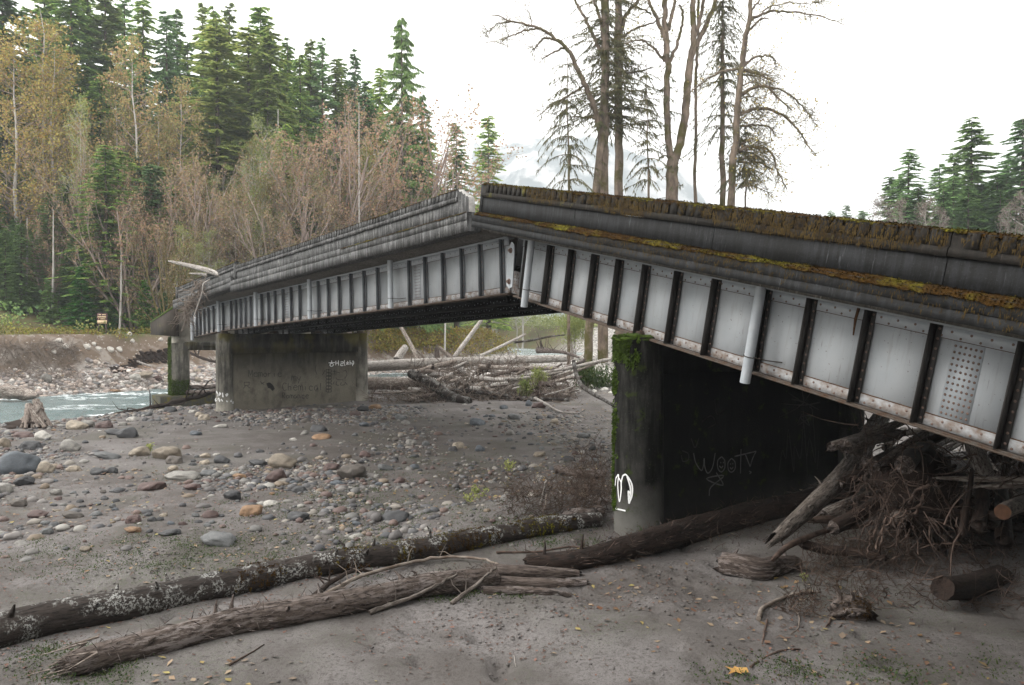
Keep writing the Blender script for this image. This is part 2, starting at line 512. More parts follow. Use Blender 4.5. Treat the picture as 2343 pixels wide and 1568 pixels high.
def mat_ground():
    m = NT('grey_silt_ground')
    c = m.coords()
    sep = m.node('ShaderNodeSeparateXYZ')
    tc = m.node('ShaderNodeTexCoord')
    m.link(tc.outputs['Object'], sep.inputs[0])
    big = m.noise(0.22, 5, 0.6, c)
    med = m.noise(1.7, 6, 0.65, c)
    fine = m.noise(14, 5, 0.7, c)
    grit = m.noise(90, 3, 0.7, c)
    sand = m.mix(med, (0.125, 0.116, 0.114), (0.21, 0.196, 0.193))
    sand = m.mix(m.ramp(fine, [(0.34, 0.75), (0.50, 0.0)]), sand, (0.055, 0.047, 0.043))
    sand = m.mix(m.ramp(m.noise(38, 4, 0.7, c), [(0.36, 0.7), (0.46, 0.0)]), sand, (0.05, 0.042, 0.038))
    damp_shade = m.ramp(m.noise(0.5, 4, 0.6, c), [(0.44, 0.7), (0.56, 0.0)])
    sand = m.mix(damp_shade, sand, (0.08, 0.071, 0.066))
    sand = m.mix(m.ramp(grit, [(0.62, 0.0), (0.72, 0.6)]), sand, (0.17, 0.155, 0.14))
    at3 = m.node('ShaderNodeAttribute', attribute_name='damp_shade')  # damp silt with the shade of the bridge painted in
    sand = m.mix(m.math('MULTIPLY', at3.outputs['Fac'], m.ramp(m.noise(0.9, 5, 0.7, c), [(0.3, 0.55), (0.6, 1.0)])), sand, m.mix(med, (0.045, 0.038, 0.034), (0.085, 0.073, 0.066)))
    green = m.math('MULTIPLY', m.ramp(big, [(0.50, 0.0), (0.60, 1.0)]), m.ramp(fine, [(0.48, 0.0), (0.58, 0.4)]))
    sand = m.mix(green, sand, (0.055, 0.07, 0.028))
    # gravel tone with distance upstream
    far = m.ramp(m.math('MULTIPLY', sep.outputs[1], 0.01), [(0.55, 0.0), (0.68, 1.0)])
    vo = m.node('ShaderNodeTexVoronoi')
    vo.inputs['Scale'].default_value = 2.6
    m.link(c, vo.inputs['Vector'])
    gcol = m.ramp(m.mix(0.5, vo.outputs['Color'], med), [(0.3, (0.10, 0.095, 0.09)), (0.5, (0.24, 0.225, 0.21)), (0.7, (0.45, 0.43, 0.41))])
    sand = m.mix(far, sand, gcol)
    # attribute paints what the bank is made of
    at1 = m.node('ShaderNodeAttribute', attribute_name='soil')
    bank = m.mix(m.noise(1.2, 6, 0.7, m.coords(scale=(1, 1, 1.6))), (0.085, 0.06, 0.042), (0.17, 0.13, 0.10))
    bank = m.mix(m.ramp(m.noise(0.5, 3, 0.5, c), [(0.52, 0.0), (0.62, 1.0)]), bank, (0.24, 0.21, 0.185))
    bank = m.mix(m.ramp(m.noise(3.5, 2, 0.5, c), [(0.66, 0.0), (0.70, 1.0)]), bank, (0.4, 0.38, 0.35))
    sand = m.mix(at1.outputs['Fac'], sand, bank)
    at2 = m.node('ShaderNodeAttribute', attribute_name='duff')
    duff = m.mix(m.noise(2.3, 6, 0.7, c), (0.035, 0.028, 0.014), (0.12, 0.085, 0.035))
    duff = m.mix(m.ramp(m.noise(0.7, 4, 0.6, c), [(0.45, 0.0), (0.6, 1.0)]), duff, (0.07, 0.085, 0.025))
    sand = m.mix(at2.outputs['Fac'], sand, duff)
    m.bump(m.mix(0.25, m.mix(0.4, fine, grit), med), 1.0, 0.07)
    return m.out(sand, 0.88, 0.25)


def mat_rock():
    m = NT('river_rock')
    oi = m.node('ShaderNodeObjectInfo')
    c = m.coords()
    n1 = m.noise(2.0, 6, 0.65, c)
    fine = m.noise(16, 3, 0.7, c)
    col = m.mix(m.ramp(n1, [(0.3, 0.0), (0.7, 1.0)]), m.mix(1.0, oi.outputs['Color'], (0.62, 0.62, 0.62), 'MULTIPLY'), m.mix(1.0, oi.outputs['Color'], (1.25, 1.22, 1.18), 'MULTIPLY'))
    col = m.mix(m.ramp(fine, [(0.35, 0.4), (0.5, 0.0)]), col, (0.05, 0.045, 0.04))
    m.bump(m.mix(0.5, n1, fine), 0.5, 0.05)
    return m.out(col, 0.7, 0.4)


def mat_pebble():
    m = NT('mixed_pebbles')
    g = m.node('ShaderNodeNewGeometry')
    cols = [(0.10, 0.10, 0.105), (0.055, 0.057, 0.062), (0.16, 0.15, 0.145), (0.09, 0.062, 0.057), (0.13, 0.125, 0.12), (0.05, 0.05, 0.055), (0.20, 0.185, 0.165), (0.085, 0.08, 0.08), (0.12, 0.085, 0.075), (0.22, 0.215, 0.20), (0.07, 0.07, 0.075), (0.15, 0.12, 0.09), (0.11, 0.108, 0.105)]
    nd = m.node('ShaderNodeValToRGB')
    cr = nd.color_ramp
    cr.interpolation = 'CONSTANT'
    while len(cr.elements) < len(cols):
        cr.elements.new(0.5)
    for i, (e, cc) in enumerate(zip(cr.elements, cols)):
        e.position = i / len(cols)
        e.color = (*cc, 1)
    m.link(g.outputs['Random Per Island'], nd.inputs[0])
    c = m.coords()
    col = m.mix(m.noise(7, 3, 0.6, c), m.mix(1.0, nd.outputs[0], (0.7, 0.7, 0.7), 'MULTIPLY'), m.mix(1.0, nd.outputs[0], (1.25, 1.22, 1.2), 'MULTIPLY'))
    return m.out(col, 0.7, 0.4)


def mat_water():
    m = NT('milky_teal_water')
    c = m.coords(scale=(1, 1, 1), rot=(0, 0, radians(-33)))
    cs = m.coords(scale=(0.45, 1.1, 1), rot=(0, 0, radians(33)))
    n1 = m.noise(0.35, 3, 0.5, cs)
    n2 = m.noise(2.6, 5, 0.6, cs, 0.6)
    n3 = m.noise(9.0, 4, 0.7, cs)
    foam = m.ramp(m.math('MULTIPLY', m.ramp(n1, [(0.50, 0.0), (0.62, 1.0)]), m.ramp(m.mix(0.4, n2, n3), [(0.47, 0.0), (0.56, 1.0)])), [(0.2, 0.0), (0.8, 1.0)])
    base = m.mix(m.ramp(n2, [(0.35, 0.0), (0.65, 1.0)]), (0.075, 0.115, 0.12), (0.15, 0.20, 0.205))
    col = m.mix(foam, base, (0.62, 0.66, 0.68))
    m.bump(m.mix(0.5, n2, n3), 1.0, 0.16)
    return m.out(col, m.mix(foam, 0.18, 0.8), 0.5)


def mat_bark(name, a, b, patch=None):
    m = NT(name)
    m.mat['grain'] = 1
    ga = m.node('ShaderNodeAttribute', attribute_name='grain')
    c = ga.outputs['Vector']
    fib = m.noise(26, 4, 0.65, c)
    n1 = m.noise(3.0, 6, 0.7, c)
    n2 = m.noise(17, 5, 0.75, c)
    col = m.mix(m.ramp(m.mix(0.5, n1, fib), [(0.38, 0.0), (0.6, 1.0)]), a, b)
    col = m.mix(m.ramp(fib, [(0.34, 0.8), (0.44, 0.0)]), col, tuple(x * 0.35 for x in a))
    if patch:
        mot = name.startswith('mottled')
        big = m.ramp(m.noise(1.9 if mot else 0.9, 3, 0.6, m.coords() if mot else c), [(0.48, 0.0), (0.57, 1.0)] if mot else [(0.40, 0.1), (0.58, 1.0)])
        pc = m.coords() if name.startswith('mottled') else c
        p = m.math('MULTIPLY', m.ramp(m.noise(19 if name.startswith('mottled') else 13, 4, 0.8, pc), [(0.50, 0.0), (0.56, 1.0)]), big)
        col = m.mix(p, col, patch)
    m.bump(m.mix(0.6, n1, fib), 1.0, 0.05)
    return m.out(col, 0.85, 0.25)


def mat_trunk_big():
    m = NT('tall_trunk_bark')
    c = m.coords(scale=(1, 1, 0.35))
    n1 = m.noise(1.6, 6, 0.7, c)
    n2 = m.noise(0.5, 4, 0.6, m.coords())
    col = m.mix(m.ramp(n1, [(0.35, 0.0), (0.65, 1.0)]), (0.055, 0.042, 0.032), (0.20, 0.155, 0.12))
    col = m.mix(m.ramp(n2, [(0.50, 0.0), (0.60, 0.9)]), col, (0.06, 0.055, 0.014))
    m.bump(n1, 0.8, 0.08)
    return m.out(col, 0.9, 0.2)


def mat_mountain():
    m = NT('hazy_mountain_rock')
    c = m.coords(scale=(1, 1, 0.7))
    n1 = m.noise(0.012, 8, 0.65, c)
    col = m.mix(m.ramp(n1, [(0.45, 0.0), (0.55, 1.0)]), (0.05, 0.075, 0.08), (0.40, 0.40, 0.40))
    return m.out(col, 0.9, 0.1)


M = build_materials()
# ---------------------------------------------------------------- the bridge: frames measured from the photograph
class Seg:
    """a straight stretch of deck: s runs away along the bridge, o towards the camera's side, h square to the deck"""
    def __init__(self, O, vp):
        self.O = np.asarray(O, float)
        d = ray(*vp)
        self.d = d / np.linalg.norm(d)
        hz = np.array([self.d[0], self.d[1], 0])
        hz /= np.linalg.norm(hz)
        self.o = np.array([-hz[1], hz[0], 0])              # to the left of travel = the camera's side
        if self.o @ (CAMP - self.O) < 0:
            self.o = -self.o
        self.h = np.cross(self.d, self.o)
        if self.h[2] < 0:
            self.h = -self.h
        self.mat = Matrix([[self.d[i], self.o[i], self.h[i], self.O[i]] for i in range(3)] + [[0, 0, 0, 1]])

    def P(self, s, o=0.0, h=0.0):
        return self.O + self.d * s + self.o * o + self.h * h

    def s_at(self, px, o=0.0, h=0.9):
        c = (px - CX) / FPX
        A = self.P(0, o, h) - CAMP
        return -(A @ RT - c * (A @ FW)) / (self.d @ RT - c * (self.d @ FW))


NEAR = Seg(at(1185, 676.7, 24.23), (50, 315))
FAR = Seg(at(1170, 672, 24.47), (-150, 843))
_s = FAR.s_at(513, 0, 0)
SIDE = Seg(FAR.P(_s), (-150, 905))
WIDTH = 8.6
GH = 1.78           # girder height
FB, LT, PT = 1.88, 2.40, 3.27   # fascia bottom, ledge top, parapet top


def cyl_between(mb, a, b, r, sides=16, r2=None):
    mb.tube([a, b], [r, r2 if r2 else r], sides)


rivet_mb = MB()
nl, ns = 3, 8
vv = [(0, 0, 0.6)]
for i in range(1, nl + 1):
    t = i / nl * pi / 2
    for j in range(ns):
        vv.append((sin(t) * cos(2 * pi * j / ns), sin(t) * sin(2 * pi * j / ns), 0.6 * cos(t)))
rivet_mb.add(vv, [(0, 1 + j, 1 + (j + 1) % ns) for j in range(ns)])
rivet_mb.add(np.zeros((0, 3)), np.zeros((0, 4), int))
for i in range(nl - 1):
    f = [(1 + i * ns + j, 1 + (i + 1) * ns + j, 1 + (i + 1) * ns + (j + 1) % ns, 1 + i * ns + (j + 1) % ns) for j in range(ns)]
    rivet_mb.f.append(np.array(f))
    rivet_mb.m.append(np.zeros(len(f)))
# turn so that the dome points along +Y (outwards from the girder face)
RV = rivet_mb.v[0][:, [0, 2, 1]] * np.array([1, 1, 1])
rivet_mb.v[0] = RV
RIVET = rivet_mb.mesh('rivet', M['rivet'], True)
RIVET_LOW = np.array([(0, 0.6, 0), (1, 0, 0), (0.5, 0, 0.87), (-0.5, 0, 0.87), (-1, 0, 0), (-0.5, 0, -0.87), (0.5, 0, -0.87)])
RIVET_LOW_F = np.array([(0, 1 + (j + 1) % 6, 1 + j) for j in range(6)])


def girder(parent, seg, s0, s1, stiffs, splices, near_detail, budget, stiff_mat, wide):
    """outer plate girder; stiffs: list of stations"""
    g = MB().box((s0, -0.2, -0.035), (s1, 0.2, 0.0)).build('girder', M['flange'], parent)
    g.matrix_parent_inverse.identity()
    MB().box((s0, -0.2, GH - 0.035), (s1, 0.2, GH)).build('top_flange', M['paint_plain'], g)
    MB().box((s0 + 0.01, 0.012, 0.0), (s1 - 0.01, 0.034, 0.215)).build('bottom_angle', M['angle'], g)
    MB().box((s0 + 0.01, 0.034, 0.0), (s1 - 0.01, 0.17, 0.02)).build('bottom_angle', M['flange'], g)
    MB().box((s0 + 0.01, 0.012, GH - 0.25), (s1 - 0.01, 0.034, GH - 0.036)).build('top_angle', M['paint_plain'], g)
    MB().box((s0 + 0.01, 0.012, 0.2155), (s1 - 0.01, 0.026, 0.232)).box((s0 + 0.01, 0.012, GH - 0.262), (s1 - 0.01, 0.02, GH - 0.251)).build('rust_seam', M['rust_line'], g)
    edges = sorted([s0] + [s for s in stiffs if s0 < s < s1] + [s1])
    for a, b in zip(edges[:-1], edges[1:]):
        MB().box((a + 0.004, -0.012, 0.001), (b - 0.004, 0.0115, GH - 0.036)).build('web_panel', M['paint'], g)
    rv = []
    for s in stiffs:
        m = MB().box((s - 0.012, 0.034, 0.021), (s + 0.012, wide, GH - 0.037))
        m.box((s - 0.11, 0.0345, 0.03), (s - 0.0125, 0.05, GH - 0.05))
        m.build('stiffener', stiff_mat, g)
        for k in range(10):
            rv.append((s - 0.065, 0.05, 0.12 + k * 0.172, 0.024))
    L = abs(s1 - s0)
    n = int(L / 0.16)
    for k in range(n):
        s = s0 + 0.08 + k * 0.16
        if any(abs(s - t) < 0.10 for t in stiffs):
            continue
        rv.append((s, 0.034, 0.065 if k % 2 else 0.15, 0.024))
        if k % 2:
            rv.append((s, 0.034, GH - 0.13, 0.024))
        else:
            rv.append((s, 0.034, GH - 0.215, 0.022)) if near_detail else None
    for (sc_, w, cols, rows) in splices:
        MB().box((sc_ - w / 2, 0.012, 0.233), (sc_ + w / 2, 0.026, GH - 0.265)).build('splice_plate', M['paint_plain'], g)
        for i in range(cols):
            for j in range(rows):
                rv.append((sc_ - w / 2 + w * (i + 0.5) / cols, 0.026, 0.30 + (GH - 0.64) * j / (rows - 1), 0.024))
    # the rivets that show largest are parts; the rest of the row is one mesh
    rv = [r for r in rv if r]
    rv.sort(key=lambda r: float(np.linalg.norm(seg.P(r[0], r[1], r[2]) - CAMP)))
    def inview(r):
        x, y = px_of(seg.P(r[0], r[1], r[2]))
        return x < 2360
    singles = [r for r in rv if inview(r)][:budget]
    sset = set(singles)
    for r in singles:
        share('rivet', RIVET, g, (r[0], r[1], r[2]), None, (r[3],) * 3)
    rest = MB()
    for r in rv:
        if r not in sset:
            rest.add(RIVET_LOW * r[3] + np.array(r[:3]), RIVET_LOW_F)
    rest.build('rivet_rows', M['rivet'], g, kind='stuff')
    return g


def plain_girder(parent, s0, s1, o, step=1.2, both=True):
    m = MB().box((s0, o - 0.2, -0.035), (s1, o + 0.2, 0.0)).box((s0, o - 0.012, 0.0), (s1, o + 0.012, GH - 0.036)).box((s0, o - 0.2, GH - 0.035), (s1, o + 0.2, GH))
    m.box((s0, o - 0.14, 0.001), (s1, o - 0.013, 0.03)).box((s0, o + 0.013, 0.001), (s1, o + 0.14, 0.03)).box((s0, o + 0.013, 0.031), (s1, o + 0.03, 0.2))
    s = s0 + 0.4
    rv = 0
    while s < s1:
        m.box((s - 0.01, o + 0.031, 0.031), (s + 0.01, o + 0.13, GH - 0.04)).box((s - 0.01, o - 0.13, 0.031), (s + 0.01, o - 0.014, GH - 0.04))
        s += step
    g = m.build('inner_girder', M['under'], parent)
    r = MB()
    for k in range(int((s1 - s0) / 0.22)):
        r.add(RIVET_LOW * 0.026 + np.array((s0 + 0.1 + k * 0.22, o + 0.031, 0.10 + 0.05 * (k % 2))), RIVET_LOW_F)
    r.build('rivet_rows', M['paint_plain'], g, kind='stuff')
    return g


def rough_prism(mb, s0, s1, prof, step=0.25, amp=0.012, seed=0):
    """an extrusion along s of the closed profile (o, h), with slightly uneven edges"""
    n = max(2, int(abs(s1 - s0) / step) + 1)
    S = np.linspace(s0, s1, n)
    K = len(prof)
    V = np.zeros((n, K, 3))
    for k, (o, h) in enumerate(prof):
        jo = np.array([noise.noise(Vector((s * 1.3, k * 7.1 + seed, 0.3))) for s in S]) * amp
        jh = np.array([noise.noise(Vector((s * 1.3, k * 7.1 + seed, 9.3))) for s in S]) * amp
        V[:, k, 0], V[:, k, 1], V[:, k, 2] = S, o + jo, h + jh
    i = np.arange(n - 1)[:, None] * K
    j = np.arange(K)[None, :]
    kk = (j + 1) % K
    F = np.stack([i + j, i + kk, i + K + kk, i + K + j], -1).reshape(-1, 4)
    mb.add(V.reshape(-1, 3), F)
    for e, st in ((0, 0), (n - 1, 1)):
        c = V[e].mean(0)
        mb.add(np.vstack([V[e], c]), [(q, (q + 1) % K, K) for q in range(K)])


def moss_strip(name, parent, s0, s1, o0, o1, h, thick, seed, mat, dens=1.0, hang=0.0, tuft=60):
    """lumpy moss lying on a ledge and spilling over its outer edge, with short tufts"""
    n = int(abs(s1 - s0) / 0.07) + 2
    S = np.linspace(s0, s1, n)
    na = 9
    V = np.zeros((n, na, 3))
    amp = np.zeros(n)
    for i, s in enumerate(S):
        a = 0.5 + 0.75 * noise.noise(Vector((s * 0.7, seed, 1.7))) + 0.45 * noise.noise(Vector((s * 3.1, seed, 4.7)))
        amp[i] = max(0.0, min(1.3, a + dens - 0.6))
    for j in range(na):
        t = j / (na - 1)
        for i, s in enumerate(S):
            k = 0.75 + 0.5 * noise.noise(Vector((s * 8, j * 1.3, seed)))
            th = thick * amp[i] * k
            ang = t * pi
            oo = (o0 + o1) / 2 - cos(ang) * (o1 - o0) / 2
            hh = h + sin(ang) ** 0.6 * th
            if t > 0.6:
                oo += th * 0.6 * (t - 0.6) / 0.4
                hh = h + sin(ang) ** 0.6 * th - (t - 0.6) / 0.4 * hang * amp[i] * (0.6 + 0.8 * abs(noise.noise(Vector((s * 4, 2.0, seed)))))
            if t == 0:
                hh = h - 0.01
            V[i, j] = (s, oo, hh)
    m = MB()
    m.grid(V)
    rr = np.random.RandomState(int(seed * 13) % 9999)
    T = int(abs(s1 - s0) * tuft)
    ii = rr.randint(0, n - 1, T)
    jj = rr.randint(1, na, T)
    P = V[ii, jj] + (rr.rand(T, 3) - 0.5) * 0.03
    P = P[amp[ii] > 0.15]
    T = len(P)
    D = np.stack([rr.randn(T) * 0.4, 0.4 + rr.rand(T) * 0.6, 0.8 - rr.rand(T) * (1.0 if hang else 0.4)], 1) * (0.018 + 0.022 * rr.rand(T)[:, None])
    W = np.stack([rr.rand(T) * 0.010 + 0.005, rr.randn(T) * 0.006, rr.randn(T) * 0.006], 1)
    VV = np.stack([P - W, P + W, P + D], 1).reshape(-1, 3)
    m.add(VV, np.arange(T * 3).reshape(-1, 3))
    return m.build(name, mat, parent, smooth=True)


def deck(parent, seg, s0, s1, fascia_drop, cap_notches, mats, posts=(), side=+1, proud=0.035):
    """slab, kerb fascia, parapet with a notched coping, on one side (side=+1 the camera's)"""
    cd, cc = mats
    def oo(v):
        return v if side > 0 else -WIDTH - v
    def prof(pts):
        return [(oo(a), b) for a, b in pts]
    f = MB()
    rough_prism(f, s0, s1, prof([(1.70, FB + fascia_drop), (1.70, 2.13), (1.675, 2.14), (1.675, 2.16), (1.70, 2.17), (1.70, LT), (1.2, LT), (1.2, FB + fascia_drop)]))
    par = f.build('parapet', cd, parent)
    # parapet wall in panels with a joint between them
    L = s1 - s0
    npan = max(1, int(round(L / 4.6)))
    for k in range(npan):
        a, b = s0 + L * k / npan + 0.008, s0 + L * (k + 1) / npan - 0.008
        w = MB()
        rough_prism(w, a, b, prof([(1.42, LT), (1.42, PT - 0.39), (1.22, PT - 0.39), (1.22, LT)]), seed=k * 3.3)
        w.build('wall_panel', cd, par)
        # coping band: a solid lower lip and separate blocks between the notches
        c = MB()
        rough_prism(c, a, b, prof([(1.47, PT - 0.388), (1.47, PT - 0.25), (1.44, PT - 0.25), (1.44, PT), (1.2, PT), (1.2, PT - 0.388)]), seed=k * 5.1)
        if cap_notches:
            s = a + 0.1
            while s + 0.18 < b:
                c.box((s, min(oo(1.441), oo(1.44 + proud)), PT - 0.2495), (s + 0.185, max(oo(1.441), oo(1.44 + proud)), PT - 0.012))
                s += 0.245
        c.build('coping', cc, par)
    for sp in posts:
        MB().box((sp - 0.16, min(oo(1.15), oo(1.50)), LT), (sp + 0.16, max(oo(1.15), oo(1.50)), PT + 0.02)).build('post', cd, par)
    return par


def spout(parent, seg, s, o, top, bot, r, wire_to=0.45):
    m = MB()
    m.tube([(s, o, top), (s, o, bot)], [r, r], 20, cap=False)
    m.tube([(s, o, bot), (s, o, bot + 0.3)], [r * 0.86, r * 0.86], 20, cap=True)
    d = m.build('downspout', M['paint_plain'], parent, smooth=False)
    for p in d.data.polygons:
        p.use_smooth = True
    if wire_to:
        ring = [(s + (r + 0.012) * cos(a), o + (r + 0.012) * sin(a), 0.36 + 0.01 * cos(a)) for a in np.linspace(0, 2 * pi, 17)]
        w = MB().tube(ring, 0.010, 5, cap=False)
        w.tube([(s - r, o, 0.36), (s - 0.25, o * 0.5, 0.33), (s - wire_to, 0.03, 0.345)], 0.012, 5)
        w.build('bracket_wire', M['wire'], d)
    return d


# ---- near span: tilts down to the right after its pier was undermined
near = empty('bridge_span', mat=NEAR.mat, label='nearest steel girder bridge span tilting down to the right under a mossy parapet', cat='bridge span')
s_right = -(NEAR.P(0)[1] - 5.0) / NEAR.d[1]
st_px = [1250, 1298, 1350, 1405, 1465, 1537, 1622, 1735, 1835, 1965, 2112, 2308]
st_near = [NEAR.s_at(p, 0.14, 0.9) for p in st_px]
s_last = st_near[-1]
k = 1
while s_last - 1.25 * k > s_right:
    st_near.append(s_last - 1.25 * k)
    k += 1
st_near.append(NEAR.s_at(1203, 0.1, 0.9))
sp_c = NEAR.s_at(2199, 0.02, 0.9)
g = girder(near, NEAR, s_right, 0.0, st_near, [(sp_c, 0.50, 6, 12)], True, 290, M['stiffener'], 0.235)
for o in (-2.87, -5.73, -WIDTH):
    plain_girder(near, s_right, 0.0, o)
sb = MB()
rough_prism(sb, s_right, 0.12, [(1.2, FB + 0.0), (1.2, LT - 0.25), (-WIDTH - 1.2, LT - 0.25), (-WIDTH - 1.2, FB), (-WIDTH + 0.0, GH + 0.003), (0.0, GH + 0.003)], step=3)
slab = sb.build('deck_slab', M['concrete_soffit'], near)
MB().box((s_right, -WIDTH - 1.19, LT - 0.246), (0.1, 1.19, LT - 0.19)).build('roadway', M['asphalt'], near)
sp0 = NEAR.s_at(1079, 1.7, 2.1)
par = deck(near, NEAR, s_right, sp0, 0.10, True, (M['concrete_dark'], M['concrete_cap']))
MB().box((sp0 - 0.06, 1.18, LT + 0.002), (sp0 + 0.10, 1.44, PT - 0.02)).build('end_block', M['concrete_dark'], par)
deck(near, NEAR, s_right, sp0, 0.10, False, (M['concrete_dark'], M['concrete_cap']), side=-1)
moss_strip('ledge_moss', par, s_right, sp0 - 0.15, 1.45, 1.71, LT - 0.005, 0.06, 3.1, M['moss'], 0.98, 0.08, 700)
moss_strip('coping_moss', par, s_right, sp0 + 0.02, 1.22, 1.455, PT - 0.005, 0.036, 8.7, M['moss'], 1.2, 0.04, 700)
rr = np.random.RandomState(5)
hm = MB()
# moss hanging in beards over the coping blocks and the kerb face
for band, h0, h1, o_, cnt in (('c', PT - 0.30, PT - 0.02, 1.478, 10500), ('f', LT - 0.32, LT - 0.02, 1.702, 5200)):
    for q in range(cnt):
        s = rr.uniform(s_right, sp0 - (2.5 if band == 'c' else 1.0))
        dn = 0.5 + 0.9 * noise.noise(Vector((s * 0.55, 3.3 if band == 'c' else 8.8, 0))) + 0.5 * noise.noise(Vector((s * 4, 1, 1)))
        dn *= min(1, (sp0 - s) / 9 + (0.25 if band == 'c' else 0.1))
        if rr.rand() > dn:
            continue
        t = rr.rand() ** (0.9 if band == 'c' else 2.2)
        h = h1 - t * (h1 - h0) * (1.25 * min(1.0, dn + 0.3))
        w, l = rr.uniform(0.004, 0.011), rr.uniform(0.03, 0.10)
        hm.add([(s - w, o_, h), (s + w, o_ + 0.004, h + 0.004), (s + rr.uniform(-0.02, 0.02), o_ + rr.uniform(0.002, 0.016), h - l)], [(0, 1, 2)])
hm.build('hanging_moss', M['moss_brown'], par, kind='stuff')
for px, bot in ((1207, -0.17), (1722, -0.20)):
    spout(near, NEAR, NEAR.s_at(px, 0.42, 0.8), 0.42, FB + 0.02, bot, 0.105, 0.52)
s = NEAR.s_at(1950, 0.2, 1.4)
MB().tube([(s, 0.12, GH - 0.02), (s + 0.01, 0.14, GH - 0.25), (s + 0.02, 0.10, GH - 0.55)], [0.03, 0.028, 0.012], 5).build('hanging_strap', M['rust_line'], near)

# ---- far span
far = empty('bridge_span', mat=FAR.mat, label='long middle bridge span rising from the river pier to the broken hinge', cat='bridge span')
s_p = _s
fx = [1144.7, 1096, 1054, 1011, 970.6, 934, 862, 831, 801, 774, 749, 726.5, 684, 664.5, 646, 628, 612.5, 597, 572, 560, 549, 538, 527]
st_far = [FAR.s_at(p, 0.12, 0.9) for p in fx]
fc = FAR.s_at(955, 0.02, 0.9)
fc2 = FAR.s_at(656, 0.02, 0.9)
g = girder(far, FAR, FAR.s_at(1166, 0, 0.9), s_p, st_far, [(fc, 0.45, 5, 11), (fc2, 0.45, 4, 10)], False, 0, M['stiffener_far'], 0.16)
s_h = FAR.s_at(1166, 0, 0.9)
for o in (-2.87, -5.73, -WIDTH):
    plain_girder(far, s_h, s_p, o)
sp1 = FAR.s_at(1068, 1.7, 2.1)
sp2 = FAR.s_at(531, 1.6, 2.4)
sb = MB()
rough_prism(sb, s_h - 0.3, s_p, [(1.2, FB - 0.0), (1.2, LT - 0.25), (-WIDTH - 1.2, LT - 0.25), (-WIDTH - 1.2, FB), (-WIDTH, GH + 0.003), (0.0, GH + 0.003)], step=3)
sb.build('deck_slab', M['concrete_soffit'], far)
MB().box((s_h - 0.25, -WIDTH - 1.19, LT - 0.246), (s_p, 1.19, LT - 0.19)).build('roadway', M['asphalt'], far)
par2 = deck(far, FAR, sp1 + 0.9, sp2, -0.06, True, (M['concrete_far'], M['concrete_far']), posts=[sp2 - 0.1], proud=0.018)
# the broken end of the parapet: kerb runs on, the coping is knocked off and its pale break shows
m = MB()
rough_prism(m, sp1, sp1 + 0.9, [(1.70, FB - 0.06), (1.70, 2.13), (1.675, 2.14), (1.675, 2.16), (1.70, 2.17), (1.70, LT), (1.2, LT), (1.2, FB - 0.06)])
m.build('kerb_end', M['concrete_far'], par2)
m = MB()
n = 9
S = np.linspace(sp1 + 0.25, sp1 + 0.9, n)
hts = np.array([0.50, 0.56, 0.55, 0.66, 0.64, 0.76, 0.74, 0.84, 0.86])
V = []
for o_ in (1.44, 1.22):
    for s_, h_ in zip(S, hts):
        V += [(s_, o_ + 0.01 * sin(s_ * 9), LT), (s_, o_ + 0.015 * sin(s_ * 13), LT + h_ + (0.03 if o_ < 1.3 else 0) * sin(s_ * 31))]
V = np.array(V)
F = []
for i in range(n - 1):
    a, b = 2 * i, 2 * n + 2 * i
    F += [(a, a + 2, a + 3, a + 1), (b, b + 1, b + 3, b + 2), (a + 1, a + 3, b + 3, b + 1)]
F += [(0, 1, 2 * n + 1, 2 * n)]
m.add(V, F)
M['broken'] = mat_simple('fresh_broken_concrete', (0.22, 0.21, 0.20), (0.45, 0.44, 0.43), 7, 0.9, 0.9)
bo = m.build('broken_edge', [M['concrete_far'], M['broken']], par2)
for k_ in range(2, 3 * (n - 1), 3):
    bo.data.polygons[k_].material_index = 1
bo.data.polygons[3 * (n - 1)].material_index = 1
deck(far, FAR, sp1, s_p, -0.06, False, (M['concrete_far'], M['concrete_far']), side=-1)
moss_strip('coping_moss', par2, sp1 + 0.9, sp2, 1.22, 1.46, PT - 0.01, 0.035, 18.7, M['moss'], 0.85, 0.03, 60)
moss_strip('ledge_moss', par2, sp1, sp1 + 9, 1.45, 1.71, LT - 0.01, 0.05, 28.7, M['moss'], 0.72, 0.03, 60)
for px in (893, 708, 585):
    spout(far, FAR, FAR.s_at(px, 0.42, 0.8), 0.42, FB + 0.02, -0.02, 0.105, 0.5 if px > 600 else 0.4)
# cross frames under the deck
for k in range(7):
    s = s_h + 2 + k * 4.6
    m = MB()
    for a in (-2.87, -5.73, -WIDTH):
        m.tube([(s, a + 2.75, 0.2), (s, a + 0.1, GH - 0.15)], 0.05, 4).tube([(s, a + 2.75, GH - 0.15), (s, a + 0.1, 0.2)], 0.05, 4)
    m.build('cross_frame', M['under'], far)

# hanger link and pins at the hinge
hg = empty('hinge_link', mat=NEAR.mat, label='riveted hanger link with two bolts joining the two broken spans', cat='hinge link')
sL = NEAR.s_at(1183, 0.07, 0.9)
lk = MB()
prof = [(-0.19, 0.28), (0.0, 0.20), (0.15, 0.28), (0.19, 0.5), (0.17, 1.35), (0.0, 1.62), (-0.15, 1.55), (-0.19, 1.3)]
V = [(sL + a + 0.10 * (b - 0.9), o_, b) for o_ in (0.30, 0.33) for a, b in prof]
K = len(prof)
lk.add(V, [(i, (i + 1) % K, K + (i + 1) % K, K + i) for i in range(K)])
lk.add([V[K + i] for i in range(K)] + [(sL, 0.33, 0.9)], [(i, (i + 1) % K, K) for i in range(K)])
lko = lk.build('link_plate', M['paint_plain'], hg)
for hh in (0.42, 1.36):
    c0 = (sL + 0.10 * (hh - 0.9))
    MB().tube([(c0, 0.33, hh), (c0, 0.36, hh)], 0.085, 12).tube([(c0, 0.36, hh), (c0, 0.42, hh)], 0.045, 6).build('bolt', M['rivet'], hg)
